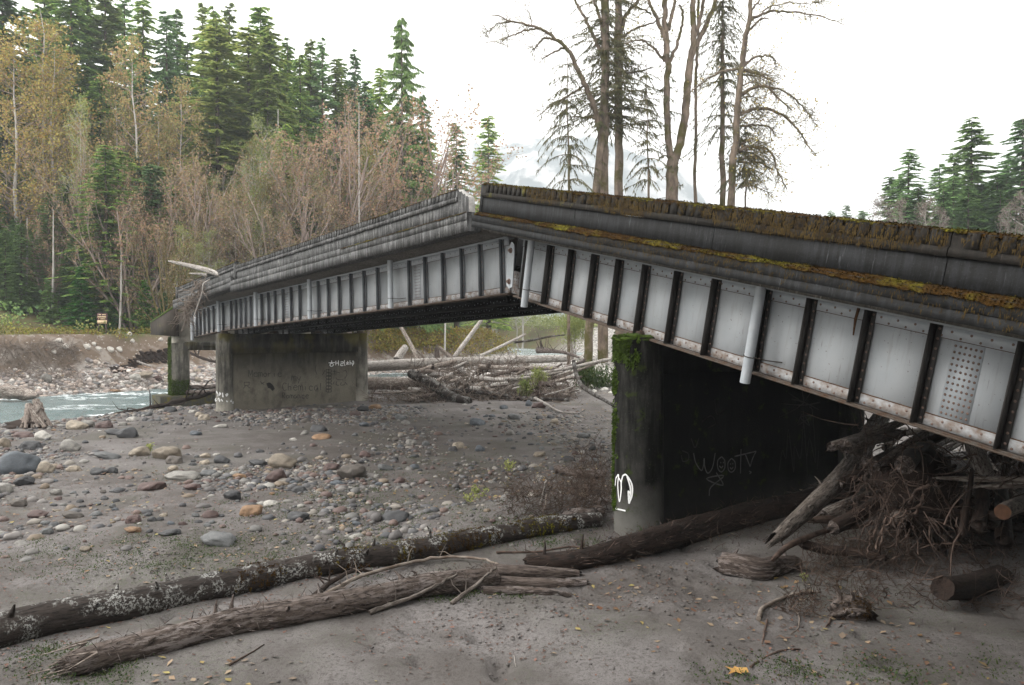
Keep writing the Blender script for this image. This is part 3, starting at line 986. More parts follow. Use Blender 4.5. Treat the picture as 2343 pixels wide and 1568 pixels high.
g2 = MB().box((0.02, -0.01, 0.02), (0.46, 0.012, 0.72))
g2.build('lower_gusset', M['angle'], hg)
rest = MB()
for i in range(4):
    for j in range(6):
        rest.add(RIVET_LOW * 0.024 + np.array((0.07 + i * 0.1, 0.012, 0.08 + j * 0.11)), RIVET_LOW_F)
rest.build('gusset_rivets', M['rivet'], hg, kind='stuff')
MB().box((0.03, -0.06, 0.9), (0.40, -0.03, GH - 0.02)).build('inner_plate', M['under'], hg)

# ---- side span to the lost bank
side = empty('bridge_span', mat=SIDE.mat, label='short far end bridge span stopping over the washed-out river bank', cat='bridge span')
s_e = SIDE.s_at(441, 0, 0.9)
sx = [SIDE.s_at(p, 0.12, 0.9) for p in (509, 498, 487, 476, 466, 457, 449)]
g = girder(side, SIDE, 0.02, s_e, sx, [], False, 0, M['stiffener_far'], 0.16)
for o in (-2.87, -5.73, -WIDTH):
    plain_girder(side, 0.02, s_e, o)
s_pe = SIDE.s_at(398, 1.6, 2.5)
sb = MB()
rough_prism(sb, 0.0, s_pe - 0.2, [(1.2, FB), (1.2, LT - 0.25), (-WIDTH - 1.2, LT - 0.25), (-WIDTH - 1.2, FB), (-WIDTH, GH + 0.003), (0.0, GH + 0.003)], step=3)
sb.build('deck_slab', M['concrete_soffit'], side)
MB().box((0.0, -WIDTH - 1.19, LT - 0.246), (s_pe - 0.2, 1.19, LT - 0.19)).build('roadway', M['asphalt'], side)
d0 = SIDE.s_at(531, 1.6, 2.4)
par3 = deck(side, SIDE, d0 + 0.03, s_pe, -0.06, True, (M['concrete_far'], M['concrete_far']), posts=[s_pe - 0.2], proud=0.018)
deck(side, SIDE, 0.05, s_pe, -0.06, False, (M['concrete_far'], M['concrete_far']), side=-1)
moss_strip('coping_moss', par3, d0, s_pe, 1.22, 1.46, PT - 0.01, 0.05, 41.7, M['moss'], 1.0, 0.03, 60)
for px in (500, 439):
    spout(side, SIDE, SIDE.s_at(px, 0.42, 0.8), 0.42, FB, -0.1 if px > 480 else -0.25, 0.105, 0.3)


# ---------------------------------------------------------------- piers
def frame2(O, dirx):
    """vertical frame: x along dirx (horizontal), y square to it, z up"""
    d = np.array([dirx[0], dirx[1], 0.0])
    d /= np.linalg.norm(d)
    n = np.array([-d[1], d[0], 0])
    return Matrix([[d[0], n[0], 0, O[0]], [d[1], n[1], 0, O[1]], [0, 0, 1, O[2]], [0, 0, 0, 1]]), d, n


def column(mb, x, y, r, z0, z1, sides=28, flare=0.03, rows=14):
    Z = np.linspace(z0, z1, rows)
    pts = [(x, y, z) for z in Z]
    mb.tube(pts, [r + flare * (1 - i / (rows - 1)) for i in range(rows)], sides)


def pier(base, seg, w, r, top, label, mat, mat_wall, cap_h, wall=True, wall_t=0.5, name='bridge_pier', zbase=-1.2, capproud=0.0):
    F2, d, n = frame2(base, -seg.o)
    p = empty(name, mat=F2, label=label, cat='bridge pier')
    for x in (0.0, w):
        c = MB()
        column(c, x, 0, r, zbase, top)
        c.build('column', mat, p, smooth=False)
        ob = p.children[-1]
        for poly in ob.data.polygons:
            poly.use_smooth = len(poly.vertices) == 4
    c = MB()
    nseg = 12
    rough_prism(c, 0.02, w - 0.02, [(-r * 0.8, top - cap_h), (-r * 0.8, top - 0.02), (r * 0.8, top - 0.02), (r * 0.8, top - cap_h)], step=1.0, amp=0.02)
    c.build('cap_beam', mat_wall, p)
    if wall:
        c = MB()
        rough_prism(c, r * 0.7, w - r * 0.7, [(-wall_t / 2, zbase), (-wall_t / 2, top - cap_h + 0.05), (wall_t / 2, top - cap_h + 0.05), (wall_t / 2, zbase)], step=1.0, amp=0.01)
        c.build('wall_panel', mat_wall, p)
    return p, F2


def bearings(p, w, top, count=4):
    for k in range(count):
        x = w * k / (count - 1)
        MB().box((x - 0.28, -0.3, top - 0.0), (x + 0.28, 0.3, top + 0.06)).box((x - 0.16, -0.2, top + 0.061), (x + 0.16, 0.2, top + 0.16)).build('bearing', M['flange'], p)


# near pier
sN = NEAR.s_at(1462, 0, 0)
PN = NEAR.P(sN)
near_top = float(at(1450, 772, PN[1])[2])
W_N = 8.15
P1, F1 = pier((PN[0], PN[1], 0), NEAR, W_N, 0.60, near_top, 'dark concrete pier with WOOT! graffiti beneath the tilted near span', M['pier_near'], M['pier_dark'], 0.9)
bearings(P1, W_N, near_top)
# river pier
sF = s_p
PF = FAR.P(sF, 0, 0)
far_top = float(PF[2]) - 0.18
W_F = 9.2
P2, F2m = pier((PF[0], PF[1], 0), FAR, W_F, 0.50, far_top, 'grey concrete river pier with black and white graffiti on its wall', M['pier'], M['pier_wall'], 1.25, wall_t=0.5)
bearings(P2, W_F, far_top)
# end bent on its footing in the river
PE = SIDE.P(SIDE.s_at(409, 0.1, 0), 0.1, 0)
end_top = float(at(410, 771, PE[1])[2])
P3, F3 = pier((PE[0], PE[1], 0), SIDE, 9.0, 0.62, end_top, 'narrow mossy end bent standing on a footing in the river', M['pier'], M['pier'], 1.0, wall=False)
for ch in list(P3.children):
    if ch.name.startswith('column'):
        me = MB().box((-0.62, -0.5, -1.2), (0.62, 0.5, end_top - 0.003)).mesh('column', M['pier'])
        x = 0.0 if ch.name == [c.name for c in P3.children if c.name.startswith('column')][0] else 9.0
        ch.data = me
        ch.location = (x, 0, 0)
fz = float(at(400, 906, PE[1] - 1)[2])
fm = MB()
rough_prism(fm, -1.6, 10.6, [(-1.4, -1.3), (-1.4, fz), (1.4, fz), (1.4, -1.3)], step=0.8, amp=0.05)
fm.build('footing', mat_concrete('mossy_footing_concrete', (0.03, 0.032, 0.024), (0.08, 0.078, 0.06), moss=0.12), P3)
mm = MB()
column(mm, 0.62, -0.5, 0.2, fz, fz + 0.2)


def lumpy(name, parent, mat, centre, size, seed=0, sub=3, amp=0.35, **tg):
    import bmesh
    bm = bmesh.new()
    bmesh.ops.create_icosphere(bm, subdivisions=sub, radius=1.0)
    for v in bm.verts:
        k = 1 + amp * noise.noise(v.co * 1.7 + Vector((seed, 0, 0))) + amp * 0.5 * noise.noise(v.co * 4.1 + Vector((seed, 3, 0)))
        v.co *= k
        v.co = Vector((v.co.x * size[0] + centre[0], v.co.y * size[1] + centre[1], v.co.z * size[2] + centre[2]))
    me = bpy.data.meshes.new(name)
    bm.to_mesh(me)
    bm.free()
    for p in me.polygons:
        p.use_smooth = True
    me.materials.append(mat)
    return share(name, me, parent, **tg)


def moss_patch(parent, pts, mat, seed, cnt, size=0.05):
    """fuzzy moss: many small blades standing on given local points (list of (p, normal))"""
    r_ = np.random.RandomState(seed)
    m = MB()
    P = np.array([p for p, _ in pts])
    N = np.array([q for _, q in pts])
    idx = r_.randint(0, len(P), cnt)
    Q = P[idx] + r_.randn(cnt, 3) * 0.05
    n_ = N[idx]
    Q = P[idx] + (r_.randn(cnt, 3) * 0.05) * (1 - np.abs(n_)) + n_ * 0.004
    A = r_.randn(cnt, 3)
    A -= (A * n_).sum(1)[:, None] * n_
    A /= np.linalg.norm(A, axis=1)[:, None]
    T = Q + n_ * size * (0.4 + r_.rand(cnt, 1)) + A * size * 0.5 + np.array([0, 0, -size * 0.5])
    B = np.cross(A, n_) * size * 0.5
    V = np.stack([Q - B, Q + B, T], 1).reshape(-1, 3)
    m.add(V, np.arange(cnt * 3).reshape(-1, 3))
    return m.build('moss', mat, parent, kind='stuff')


# moss on the near pier's outer column: a cap on top and a beard down its left side
pts = []
r_ = np.random.RandomState(3)
camdir = F1.inverted() @ Vector((0, 0, EYE)) - Vector((0, 0, 0))
a0 = atan2(camdir.y, camdir.x)
left_sign = 1
for _ in range(2600):
    t = r_.rand() ** 2.2
    z = near_top - 0.02 - t * 4.2
    da = r_.uniform(-1.75, 0.1 if t < 0.16 else -1.05)
    if t > 0.16:
        da = -1.30 + r_.randn() * 0.10
    if noise.noise(Vector((z * 2.2, da * 3, 1))) < -0.05 + 0.12 * (t > 0.2):
        continue
    pts.append((da, z))
# decide which rotation sign shows on the photograph's left
def colpt(da, z, r=0.60, x0=0.0):
    rr2 = r + 0.03 * (1 - (z + 1.2) / (near_top + 1.2))
    return (x0 + rr2 * cos(a0 + da), rr2 * sin(a0 + da), z)
la = px_of(np.array((F1 @ Vector(colpt(-1.0, 2.0)))[:]))[0]
lb = px_of(np.array((F1 @ Vector(colpt(1.0, 2.0)))[:]))[0]
sgn = 1 if la < lb else -1
ps = [(colpt(sgn * d_, z_), (cos(a0 + sgn * d_), sin(a0 + sgn * d_), 0)) for d_, z_ in pts]
moss_patch(P1, ps, M['moss_green'], 1, 9000, 0.05)
lumpy('moss_cap', P1, M['moss_green'], (0.0, 0, near_top - 0.02), (0.62, 0.6, 0.12), 4)
# moss on the end bent and river footing
ps = []
for _ in range(900):
    z = fz + (r_.rand() ** 2) * 1.1
    ps.append(((r_.uniform(-0.62, 0.62), -0.503, z), (0, -1, 0)))
    ps.append(((-0.623, r_.uniform(-0.5, 0.5), r_.uniform(fz, end_top)), (-1, 0, 0)))
sy = 1
if (F3.inverted() @ Vector((0, 0, EYE))).y > 0:
    ps = [((p[0], -p[1], p[2]), (n_[0], -n_[1], 0)) for p, n_ in ps]
    sy = -1
moss_patch(P3, ps, M['moss_green'], 2, 5200, 0.07)
lumpy('moss_cap', P3, M['moss_green'], (0.0, 0, end_top - 0.02), (0.66, 0.55, 0.10), 9)

# ---- abutment wing and backwall at the end of the side span
ab = empty('abutment_block', mat=SIDE.mat, label='mossy sloping concrete wing block sticking out past the far bridge end', cat='abutment')
s_w = s_pe
wp0 = SIDE.s_at(398, 1.35, 1.2)
wp1 = SIDE.s_at(346, 1.35, 0.4)
V = []
zt0, zt1, zb0, zb1 = 1.62, 0.55, -0.20, -0.32
def hz(px, py, s, o=1.35):
    """deck-square height of the point seen at py"""
    best = None
    for h in np.linspace(-2, 4, 601):
        q = px_of(SIDE.P(s, o, h))
        e = abs(q[1] - py)
        if best is None or e < best[0]:
            best = (e, h)
    return best[1]
zt0, zb0 = hz(398, 706, wp0), hz(398, 770, wp0)
zt1, zb1 = hz(346, 740, wp1), hz(346, 766, wp1)
wm = MB()
for o_ in (1.05, 1.40):
    V += [(wp0, o_, zb0), (wp1, o_, zb1), (wp1, o_, zt1), (wp0, o_, zt0)]
wm.add(V, [(0, 1, 2, 3), (4, 7, 6, 5), (0, 4, 5, 1), (1, 5, 6, 2), (2, 6, 7, 3), (3, 7, 4, 0)])
wm.build('wing_wall', mat_concrete('brown_mossy_concrete', (0.018, 0.012, 0.007), (0.042, 0.03, 0.02), stain=(0.01, 0.007, 0.005), moss=0.03), ab)
mt = MB()
mt.add([(wp0, 1.02, zt0 + 0.004), (wp1, 1.02, zt1 + 0.004), (wp1, 1.43, zt1 + 0.004), (wp0, 1.43, zt0 + 0.004), (wp0, 1.02, zt0 + 0.12), (wp1, 1.02, zt1 + 0.12), (wp1, 1.43, zt1 + 0.12), (wp0, 1.43, zt0 + 0.12)],
       [(0, 3, 2, 1), (4, 5, 6, 7), (0, 1, 5, 4), (1, 2, 6, 5), (2, 3, 7, 6), (3, 0, 4, 7)])
mt.build('wing_moss', M['moss_green'], ab)
bw = MB()
bw.box((s_e + 0.35, -WIDTH - 1.2, -0.25), (s_e + 0.75, 1.0, FB - 0.08))
bw.build('back_wall', M['pier'], ab)
cm = MB()
cm.tube([(s_e + 1.1, 0.75, -0.3), (s_e + 1.1, 0.75, FB - 0.07)], 0.42, 16)
cm.build('stub_column', M['pier'], ab, smooth=False)


# ---------------------------------------------------------------- graffiti: strokes traced on the real surfaces
def stroke_mesh(world_pts_list, normal, w, lift=0.006):
    """flat ribbons following world points on a surface whose outward normal is given (array or per point)"""
    m = MB()
    for pts, nrm in world_pts_list:
        P = np.array(pts, float)
        N = np.array(nrm, float)
        if N.ndim == 1:
            N = np.repeat(N[None], len(P), 0)
        T = np.gradient(P, axis=0)
        T /= np.linalg.norm(T, axis=1)[:, None] + 1e-9
        B = np.cross(N, T)
        B /= np.linalg.norm(B, axis=1)[:, None] + 1e-9
        a = P + B * w / 2 + N * lift
        b = P - B * w / 2 + N * lift
        V = np.stack([a, b], 1)
        m.grid(V)
    return m


def smooth_pts(pts, k=5):
    P = np.array(pts, float)
    if len(P) < 3:
        return np.array([P[0] + (P[-1] - P[0]) * t for t in np.linspace(0, 1, k)])
    out = []
    Q = np.vstack([2 * P[0] - P[1], P, 2 * P[-1] - P[-2]])
    for i in range(1, len(Q) - 2):
        for t in np.linspace(0, 1, k, endpoint=False):
            t2, t3 = t * t, t ** 3
            out.append(0.5 * ((2 * Q[i]) + (-Q[i - 1] + Q[i + 1]) * t + (2 * Q[i - 1] - 5 * Q[i] + 4 * Q[i + 1] - Q[i + 2]) * t2 + (-Q[i - 1] + 3 * Q[i] - 3 * Q[i + 1] + Q[i + 2]) * t3))
    out.append(Q[-2])
    return np.array(out)


def on_plane(px, py, P0, N):
    d = ray(px, py)
    t = ((P0 - CAMP) @ N) / (d @ N)
    return CAMP + d * t


def graffiti(parent, Fm, ylocal, strokes, w, mat, name, conv, k=5):
    """strokes in zoom pixels; conv turns them into measuring-grid pixels"""
    R = np.array(Fm.to_3x3())
    N = R[:, 1] * (1 if ylocal > 0 else -1)
    P0 = np.array((Fm @ Vector((0, ylocal, 0)))[:])
    L = []
    for st in strokes:
        pp = smooth_pts(st, k)
        L.append(([on_plane(*conv(x, y), P0, N) for x, y in pp], N))
    m = stroke_mesh(L, N, w)
    inv = Fm.inverted()
    Ri, ti = np.array(inv.to_3x3()), np.array(inv.translation)
    m.v = [v @ Ri.T + ti for v in m.v]
    return m.build(name, mat, parent)


z4 = lambda x, y: ((2200 + x / 1.7425) / 1.6533, (1200 + y / 1.7425) / 1.6533)
side_of = lambda Fm: 1 if (Fm.inverted() @ Vector((0, 0, EYE))).y > 0 else -1
yw = side_of(F1) * 0.262
woot = [[(735, 895), (750, 960), (785, 1010), (800, 980), (805, 930)], [(805, 930), (810, 990), (830, 1028), (860, 990), (878, 895)],
        [(920, 920), (895, 945), (895, 995), (918, 1020), (940, 995), (940, 945), (920, 920)], [(985, 930), (962, 960), (965, 1005), (985, 1022), (1008, 1000), (1008, 955), (985, 930)],
        [(1048, 870), (1046, 950), (1044, 1030)], [(1005, 918), (1060, 905), (1148, 884)], [(1075, 900), (1098, 960), (1108, 985)], [(1148, 884), (1125, 930), (1108, 985)], [(1100, 1015), (1115, 1022), (1104, 1032)],
        [(885, 1025), (930, 1108), (820, 1065), (935, 1045), (850, 1120), (838, 1178)], [(912, 955), (916, 962)], [(930, 955), (934, 962)], [(905, 980), (918, 992), (930, 980)], [(978, 965), (981, 972)], [(992, 962), (995, 970)], [(975, 990), (985, 1000), (997, 988)]]
graffiti(P1, F1, yw, woot, 0.035, M['faint_paint'], 'graffiti_lettering', z4)
black = [[(1380, 540), (1460, 560), (1560, 610)], [(1310, 570), (1460, 580), (1570, 560)], [(1300, 660), (1400, 610), (1470, 560)], [(1450, 480), (1462, 560)], [(1520, 480), (1470, 550)], [(1360, 500), (1450, 560)],
         [(1300, 1010), (1320, 880), (1345, 930), (1360, 740), (1395, 1020), (1400, 850), (1440, 930), (1460, 700), (1480, 920), (1500, 800), (1540, 960), (1520, 640), (1500, 590)],
         [(1420, 700), (1455, 640), (1500, 715), (1440, 660), (1510, 655), (1420, 715)], [(1460, 620), (1462, 740)], [(1480, 900), (1485, 1050)], [(1560, 880), (1550, 1000)],
         [(660, 880), (700, 900), (700, 940), (665, 950), (655, 910)], [(720, 800), (745, 860), (770, 800)], [(790, 690), (850, 650), (880, 700), (830, 730)], [(875, 540), (890, 640), (950, 600)]]
graffiti(P1, F1, yw, black, 0.03, M['black_paint'], 'graffiti_lettering', z4)
# white tag wrapped on the round column
tagw = [[(222, 1240), (220, 1150), (228, 1060)], [(228, 1060), (245, 1040), (240, 1110), (250, 1215), (262, 1140), (262, 1090), (272, 1045)], [(272, 1045), (295, 1040), (330, 1100), (332, 1170), (312, 1228)], [(312, 1228), (308, 1150), (318, 1160)],
        [(248, 1060), (262, 1090)], [(300, 1050), (322, 1130), (316, 1200)], [(225, 1262), (255, 1268), (290, 1276)]]
inv1 = F1.inverted()
Lw = []
for st in tagw:
    P_, N_ = [], []
    for x, y in smooth_pts(st, 5):
        d = Vector(ray(*z4(x, y)))
        o_l = inv1 @ Vector((0, 0, EYE))
        d_l = inv1.to_3x3() @ d
        r0 = 0.615
        A, B, C_ = d_l.x ** 2 + d_l.y ** 2, 2 * (o_l.x * d_l.x + o_l.y * d_l.y), o_l.x ** 2 + o_l.y ** 2 - r0 ** 2
        disc = B * B - 4 * A * C_
        t = (-B - sqrt(max(disc, 0))) / (2 * A)
        q = o_l + d_l * t
        P_.append(q[:])
        N_.append((q.x / r0, q.y / r0, 0))
    Lw.append((P_, N_))
stroke_mesh(Lw, None, 0.038, 0.014).build('graffiti_lettering', M['white_paint'], P1)
# river pier wall writing
zr = lambda x, y: ((750 + x / 3.347) / 1.6533, (1300 + y / 3.347) / 1.6533)
yw2 = side_of(F2m) * 0.262


def letters(x, y, s, text):
    """hand-written capitals and small letters as strokes in zoom pixels"""
    G = {'M': [[(0, 1), (0.1, 0), (0.5, 0.8), (0.9, 0), (1, 1)]], 'e': [[(0.1, 0.6), (0.9, 0.55), (0.6, 0.3), (0.1, 0.6), (0.4, 1), (0.9, 0.9)]], 'm': [[(0, 1), (0.05, 0.4), (0.45, 0.45), (0.5, 1), (0.55, 0.45), (0.95, 0.45), (1, 1)]],
         'o': [[(0.5, 0.4), (0.1, 0.7), (0.5, 1), (0.9, 0.7), (0.5, 0.4)]], 'r': [[(0.1, 1), (0.15, 0.4), (0.2, 0.6), (0.8, 0.4)]], 'i': [[(0.4, 0.45), (0.4, 1)], [(0.4, 0.15), (0.42, 0.22)]], 'y': [[(0, 0.4), (0.4, 0.9)], [(0.9, 0.4), (0.3, 1.4)]],
         'C': [[(0.9, 0.1), (0.3, 0), (0, 0.5), (0.3, 1), (0.9, 0.9)]], 'h': [[(0.1, 0), (0.1, 1)], [(0.1, 0.6), (0.6, 0.45), (0.7, 1)]], 'c': [[(0.9, 0.5), (0.4, 0.4), (0.1, 0.7), (0.4, 1), (0.9, 0.95)]], 'a': [[(0.8, 0.45), (0.3, 0.4), (0.1, 0.8), (0.5, 1), (0.8, 0.6), (0.85, 1)]],
         'l': [[(0.3, 0), (0.35, 1)]], 'R': [[(0.1, 1), (0.1, 0), (0.7, 0.1), (0.6, 0.45), (0.1, 0.5), (0.9, 1)]], 'n': [[(0.1, 1), (0.1, 0.4), (0.6, 0.45), (0.8, 1)]]}
    out = []
    for ch in text:
        if ch in G:
            for st in G[ch]:
                out.append([(x + u * s * 0.62, y + v * s) for u, v in st])
        x += s * 0.72
    return out


bl = letters(635, 335, 85, 'Memorie') + letters(1180, 380, 90, 'my') + letters(1065, 500, 92, 'Chemical')[:] + letters(1060, 625, 68, 'Romance')
bl += [[(575, 490), (655, 490)], [(580, 490), (585, 530), (640, 525), (640, 495)], [(600, 530), (570, 570)], [(620, 540), (655, 565)], [(780, 480), (830, 520)], [(840, 485), (790, 515)]]
for yk in range(330, 620, 42):
    bl += [[(1615, yk), (1680, yk + 4)], [(1618, yk), (1620, yk + 30), (1680, yk + 30), (1682, yk)], [(1648, yk - 10), (1650, yk + 34)]]
bl += [[(1700, 350), (1790, 370)], [(1725, 330), (1720, 390)], [(1830, 350), (1870, 345), (1880, 400), (1850, 440)], [(1740, 430), (1760, 455), (1830, 460)], [(1720, 480), (1700, 520)], [(1750, 480), (1745, 520), (1780, 530)], [(1810, 490), (1800, 525), (1850, 520), (1860, 490), (1885, 525)], [(1490, 270), (1480, 330), (1500, 390)], [(1600, 340), (1570, 400)]]
graffiti(P2, F2m, yw2, bl, 0.034, M['black_paint'], 'graffiti_lettering', zr, 4)
blob = [[(865, 520), (900, 510), (930, 545), (955, 580)], [(870, 530), (905, 530), (940, 570)], [(880, 545), (915, 555), (950, 590)], [(885, 515), (920, 525), (945, 560)]]
graffiti(P2, F2m, yw2, blob, 0.17, M['black_paint'], 'black_blot', zr, 4)
wh = [[(1648, 245), (1725, 240)], [(1686, 215), (1688, 245)], [(1665, 262), (1690, 250), (1710, 270), (1685, 290), (1665, 275), (1672, 260)], [(1740, 220), (1738, 275)], [(1738, 250), (1770, 246)], [(1772, 215), (1775, 278)],
      [(1800, 235), (1830, 232), (1828, 255), (1802, 258), (1804, 280), (1835, 278)], [(1850, 210), (1845, 245), (1856, 282)], [(1868, 245), (1905, 240)], [(1888, 222), (1888, 270)], [(1870, 268), (1888, 250), (1905, 268)], [(1918, 215), (1920, 270)], [(1918, 245), (1935, 243)],
      [(1945, 225), (1965, 225), (1962, 262), (1940, 262)], [(1932, 250), (1972, 246)], [(1950, 262), (1952, 285)]]
graffiti(P2, F2m, yw2, wh, 0.05, M['white_paint'], 'graffiti_lettering', zr, 4)
# white scrawl round the river pier's near column
inv2 = F2m.inverted()
sc2 = []
r2 = np.random.RandomState(8)
for (x0, y0, sx_, sy_) in ((225, 600, 30, 70), (262, 600, 30, 60), (305, 610, 25, 70), (345, 620, 30, 60), (205, 690, 30, 50), (245, 690, 35, 50), (290, 700, 30, 50), (345, 705, 30, 50), (395, 700, 30, 60), (425, 720, 25, 50)):
    sc2.append([(x0 + r2.uniform(0, sx_), y0 + r2.uniform(0, sy_)) for _ in range(5)])
Lw = []
for st in sc2:
    P_, N_ = [], []
    for x, y in smooth_pts(st, 4):
        d_l = inv2.to_3x3() @ Vector(ray(*zr(x, y)))
        o_l = inv2 @ Vector((0, 0, EYE))
        r0 = 0.52
        A, B, C_ = d_l.x ** 2 + d_l.y ** 2, 2 * (o_l.x * d_l.x + o_l.y * d_l.y), o_l.x ** 2 + o_l.y ** 2 - r0 ** 2
        t = (-B - sqrt(max(B * B - 4 * A * C_, 0))) / (2 * A)
        q = o_l + d_l * t
        P_.append(q[:])
        N_.append((q.x / r0, q.y / r0, 0))
    Lw.append((P_, N_))
stroke_mesh(Lw, None, 0.05, 0.02).build('graffiti_lettering', M['white_paint'], P2)
# ---------------------------------------------------------------- terrain
RIVER = np.array([(-78, 2), (-58, 28), (-45, 45), (-37, 56.5), (-28, 69), (-20, 82), (-8, 98), (6, 114), (14, 140), (10, 190), (-10, 260)], float)
HALF = 9.5
WATER_Z = -0.6


def river_sd(x, y):
    """signed distance to the middle of the river: positive on the far (left) side"""
    x, y = np.asarray(x, float), np.asarray(y, float)
    best = np.full(x.shape, 1e9)
    sign = np.ones(x.shape)
    for a, b in zip(RIVER[:-1], RIVER[1:]):
        d = b - a
        L2 = d @ d
        t = np.clip(((x - a[0]) * d[0] + (y - a[1]) * d[1]) / L2, 0, 1)
        qx, qy = a[0] + t * d[0], a[1] + t * d[1]
        dist = np.hypot(x - qx, y - qy)
        s = np.sign((y - a[1]) * d[0] - (x - a[0]) * d[1])
        upd = dist < best
        best = np.where(upd, dist, best)
        sign = np.where(upd, s, sign)
    return best * sign


def sstep(a, b, x):
    t = np.clip((x - a) / (b - a), 0, 1)
    return t * t * (3 - 2 * t)


_rs = np.random.RandomState(11)
_tab = _rs.rand(256, 256)


def vnoise(x, y, f):
    """value noise on arrays, -1..1"""
    x, y = np.asarray(x) * f + 1000.3, np.asarray(y) * f + 1000.7
    xi, yi = np.floor(x).astype(int), np.floor(y).astype(int)
    u, v = x - xi, y - yi
    u, v = u * u * (3 - 2 * u), v * v * (3 - 2 * v)
    g = lambda a, b: _tab[a % 256, b % 256]
    return ((g(xi, yi) * (1 - u) + g(xi + 1, yi) * u) * (1 - v) + (g(xi, yi + 1) * (1 - u) + g(xi + 1, yi + 1) * u) * v) * 2 - 1


_fr = np.random.RandomState(4)
PRINTS = []
for _ in range(9):                                   # lines of footprints across the silt
    px_, py_, a_ = _fr.uniform(-3, 9), _fr.uniform(10, 15.5), _fr.uniform(0, 6.28)
    for k_ in range(6):
        side_ = 0.13 if k_ % 2 else -0.13
        PRINTS.append((px_ + cos(a_) * k_ * 0.6 - sin(a_) * side_, py_ + sin(a_) * k_ * 0.6 + cos(a_) * side_, a_ + _fr.uniform(-0.2, 0.2), _fr.uniform(0.03, 0.07)))


def H(x, y, fine=True):
    x, y = np.asarray(x, float), np.asarray(y, float)
    s = river_sd(x, y)
    rough = vnoise(x, y, 0.16) * 0.5 + vnoise(x, y, 0.41) * 0.3
    # the near gravel bar, rising slowly upstream
    base = 0.10 + 0.05 * np.clip(y - 50, 0, 400) + 0.0 * x
    base = np.where(y > 150, 5.1 + 0.012 * (y - 150), base)
    base = base + rough * 0.22
    near = WATER_Z - 0.35 + (base - WATER_Z + 0.35) * sstep(HALF - 1.5, HALF + 8, -s)
    # the far bank: cobble toe, cut face, level top, wooded hillside
    sn = s + rough * 1.6
    toe = WATER_Z - 0.35 + 2.1 * sstep(HALF - 1.0, HALF + 5.5, sn)
    left = sstep(-46, -60, x)
    face = sstep(HALF + 5.0, HALF + 8.6, sn) * (1 - left) + sstep(HALF + 1.0, HALF + 12, sn) * left
    far = toe + (5.35 - 1.75) * face
    far = far + 0.26 * np.clip(s - 30, 0, 190) * (1 - 0.6 * sstep(10, 60, x)) + sstep(22, 30, s) * rough * 0.5
    z = np.where(s > 0, far, near)
    # right bank and flat behind
    z = z + 0.045 * np.clip(x - 60, 0, 400) * sstep(20, 70, y)
    # bank the photographer stands on
    z = z + 3.5 * sstep(8.5, 1.0, y) * sstep(-40, -12, x)
    # sand drift in the foreground and the silt heap under the driftwood
    z = z + 0.30 * np.exp(-((x - 3.5) ** 2 / 16 + (y - 12.3) ** 2 / 6.0))
    z = z + 1.5 * np.exp(-((x - 13.5) ** 2 / 22 + (y - 22) ** 2 / 30))
    z = z + 0.5 * np.exp(-((x - 0.8) ** 2 / 5 + (y - 21.5) ** 2 / 3))
    z = z + 2.2 * sstep(13, 22, x) * sstep(26, 8, y)
    if fine:
        k = np.clip(1.2 - np.hypot(x, y) / 60, 0, 1)
        m = sstep(0.05, 0.6, vnoise(x + 31, y, 0.45))
        z = z + k * (vnoise(x, y, 1.3) * 0.05 + vnoise(x, y, 3.3) * 0.032 * (0.4 + m) + vnoise(x, y, 6.5) * 0.028 * m)
        pit = sstep(0.55, 0.8, vnoise(x + 7, y + 3, 2.6))
        if x.size > 500:
            for fx, fy, fa, fd in PRINTS:
                m_ = (np.abs(x - fx) < 0.9) & (np.abs(y - fy) < 0.9)
                if m_.any():
                    u_ = (x[m_] - fx) * cos(fa) + (y[m_] - fy) * sin(fa)
                    v_ = -(x[m_] - fx) * sin(fa) + (y[m_] - fy) * cos(fa)
                    r_ = (u_ / 0.21) ** 2 + (v_ / 0.10) ** 2
                    z[m_] += -fd * np.exp(-r_ ** 1.5) + fd * 0.35 * np.exp(-(r_ - 2.2) ** 2)
        z = z - k * pit * 0.14 * sstep(-0.2, 0.3, vnoise(x, y + 90, 0.35))
    return z


def ground_at(px, py, lift=0.0):
    """where the line of sight through (px, py) meets the ground"""
    d = ray(px, py)
    d = d / d[1]
    Ys = np.concatenate([np.arange(5, 60, 0.1), np.arange(60, 400, 0.5)])
    X = d[0] * Ys
    Z = EYE + d[2] * Ys
    G = H(X, Ys, False) + lift
    hit = np.where(Z <= G)[0]
    if len(hit) == 0:
        return None
    i = hit[0]
    Y = Ys[i]
    return np.array([d[0] * Y, Y, float(H(d[0] * Y, Y))])


def spaced(lo, hi, c, d0, g):
    """coordinates growing coarser away from c"""
    out = [c]
    s = d0
    while out[-1] < hi:
        out.append(out[-1] + s)
        s = min(s * g, 200)
    o2 = [c]
    s = d0
    while o2[-1] > lo:
        o2.append(o2[-1] - s)
        s = min(s * g, 200)
    return np.array(o2[:0:-1] + out)


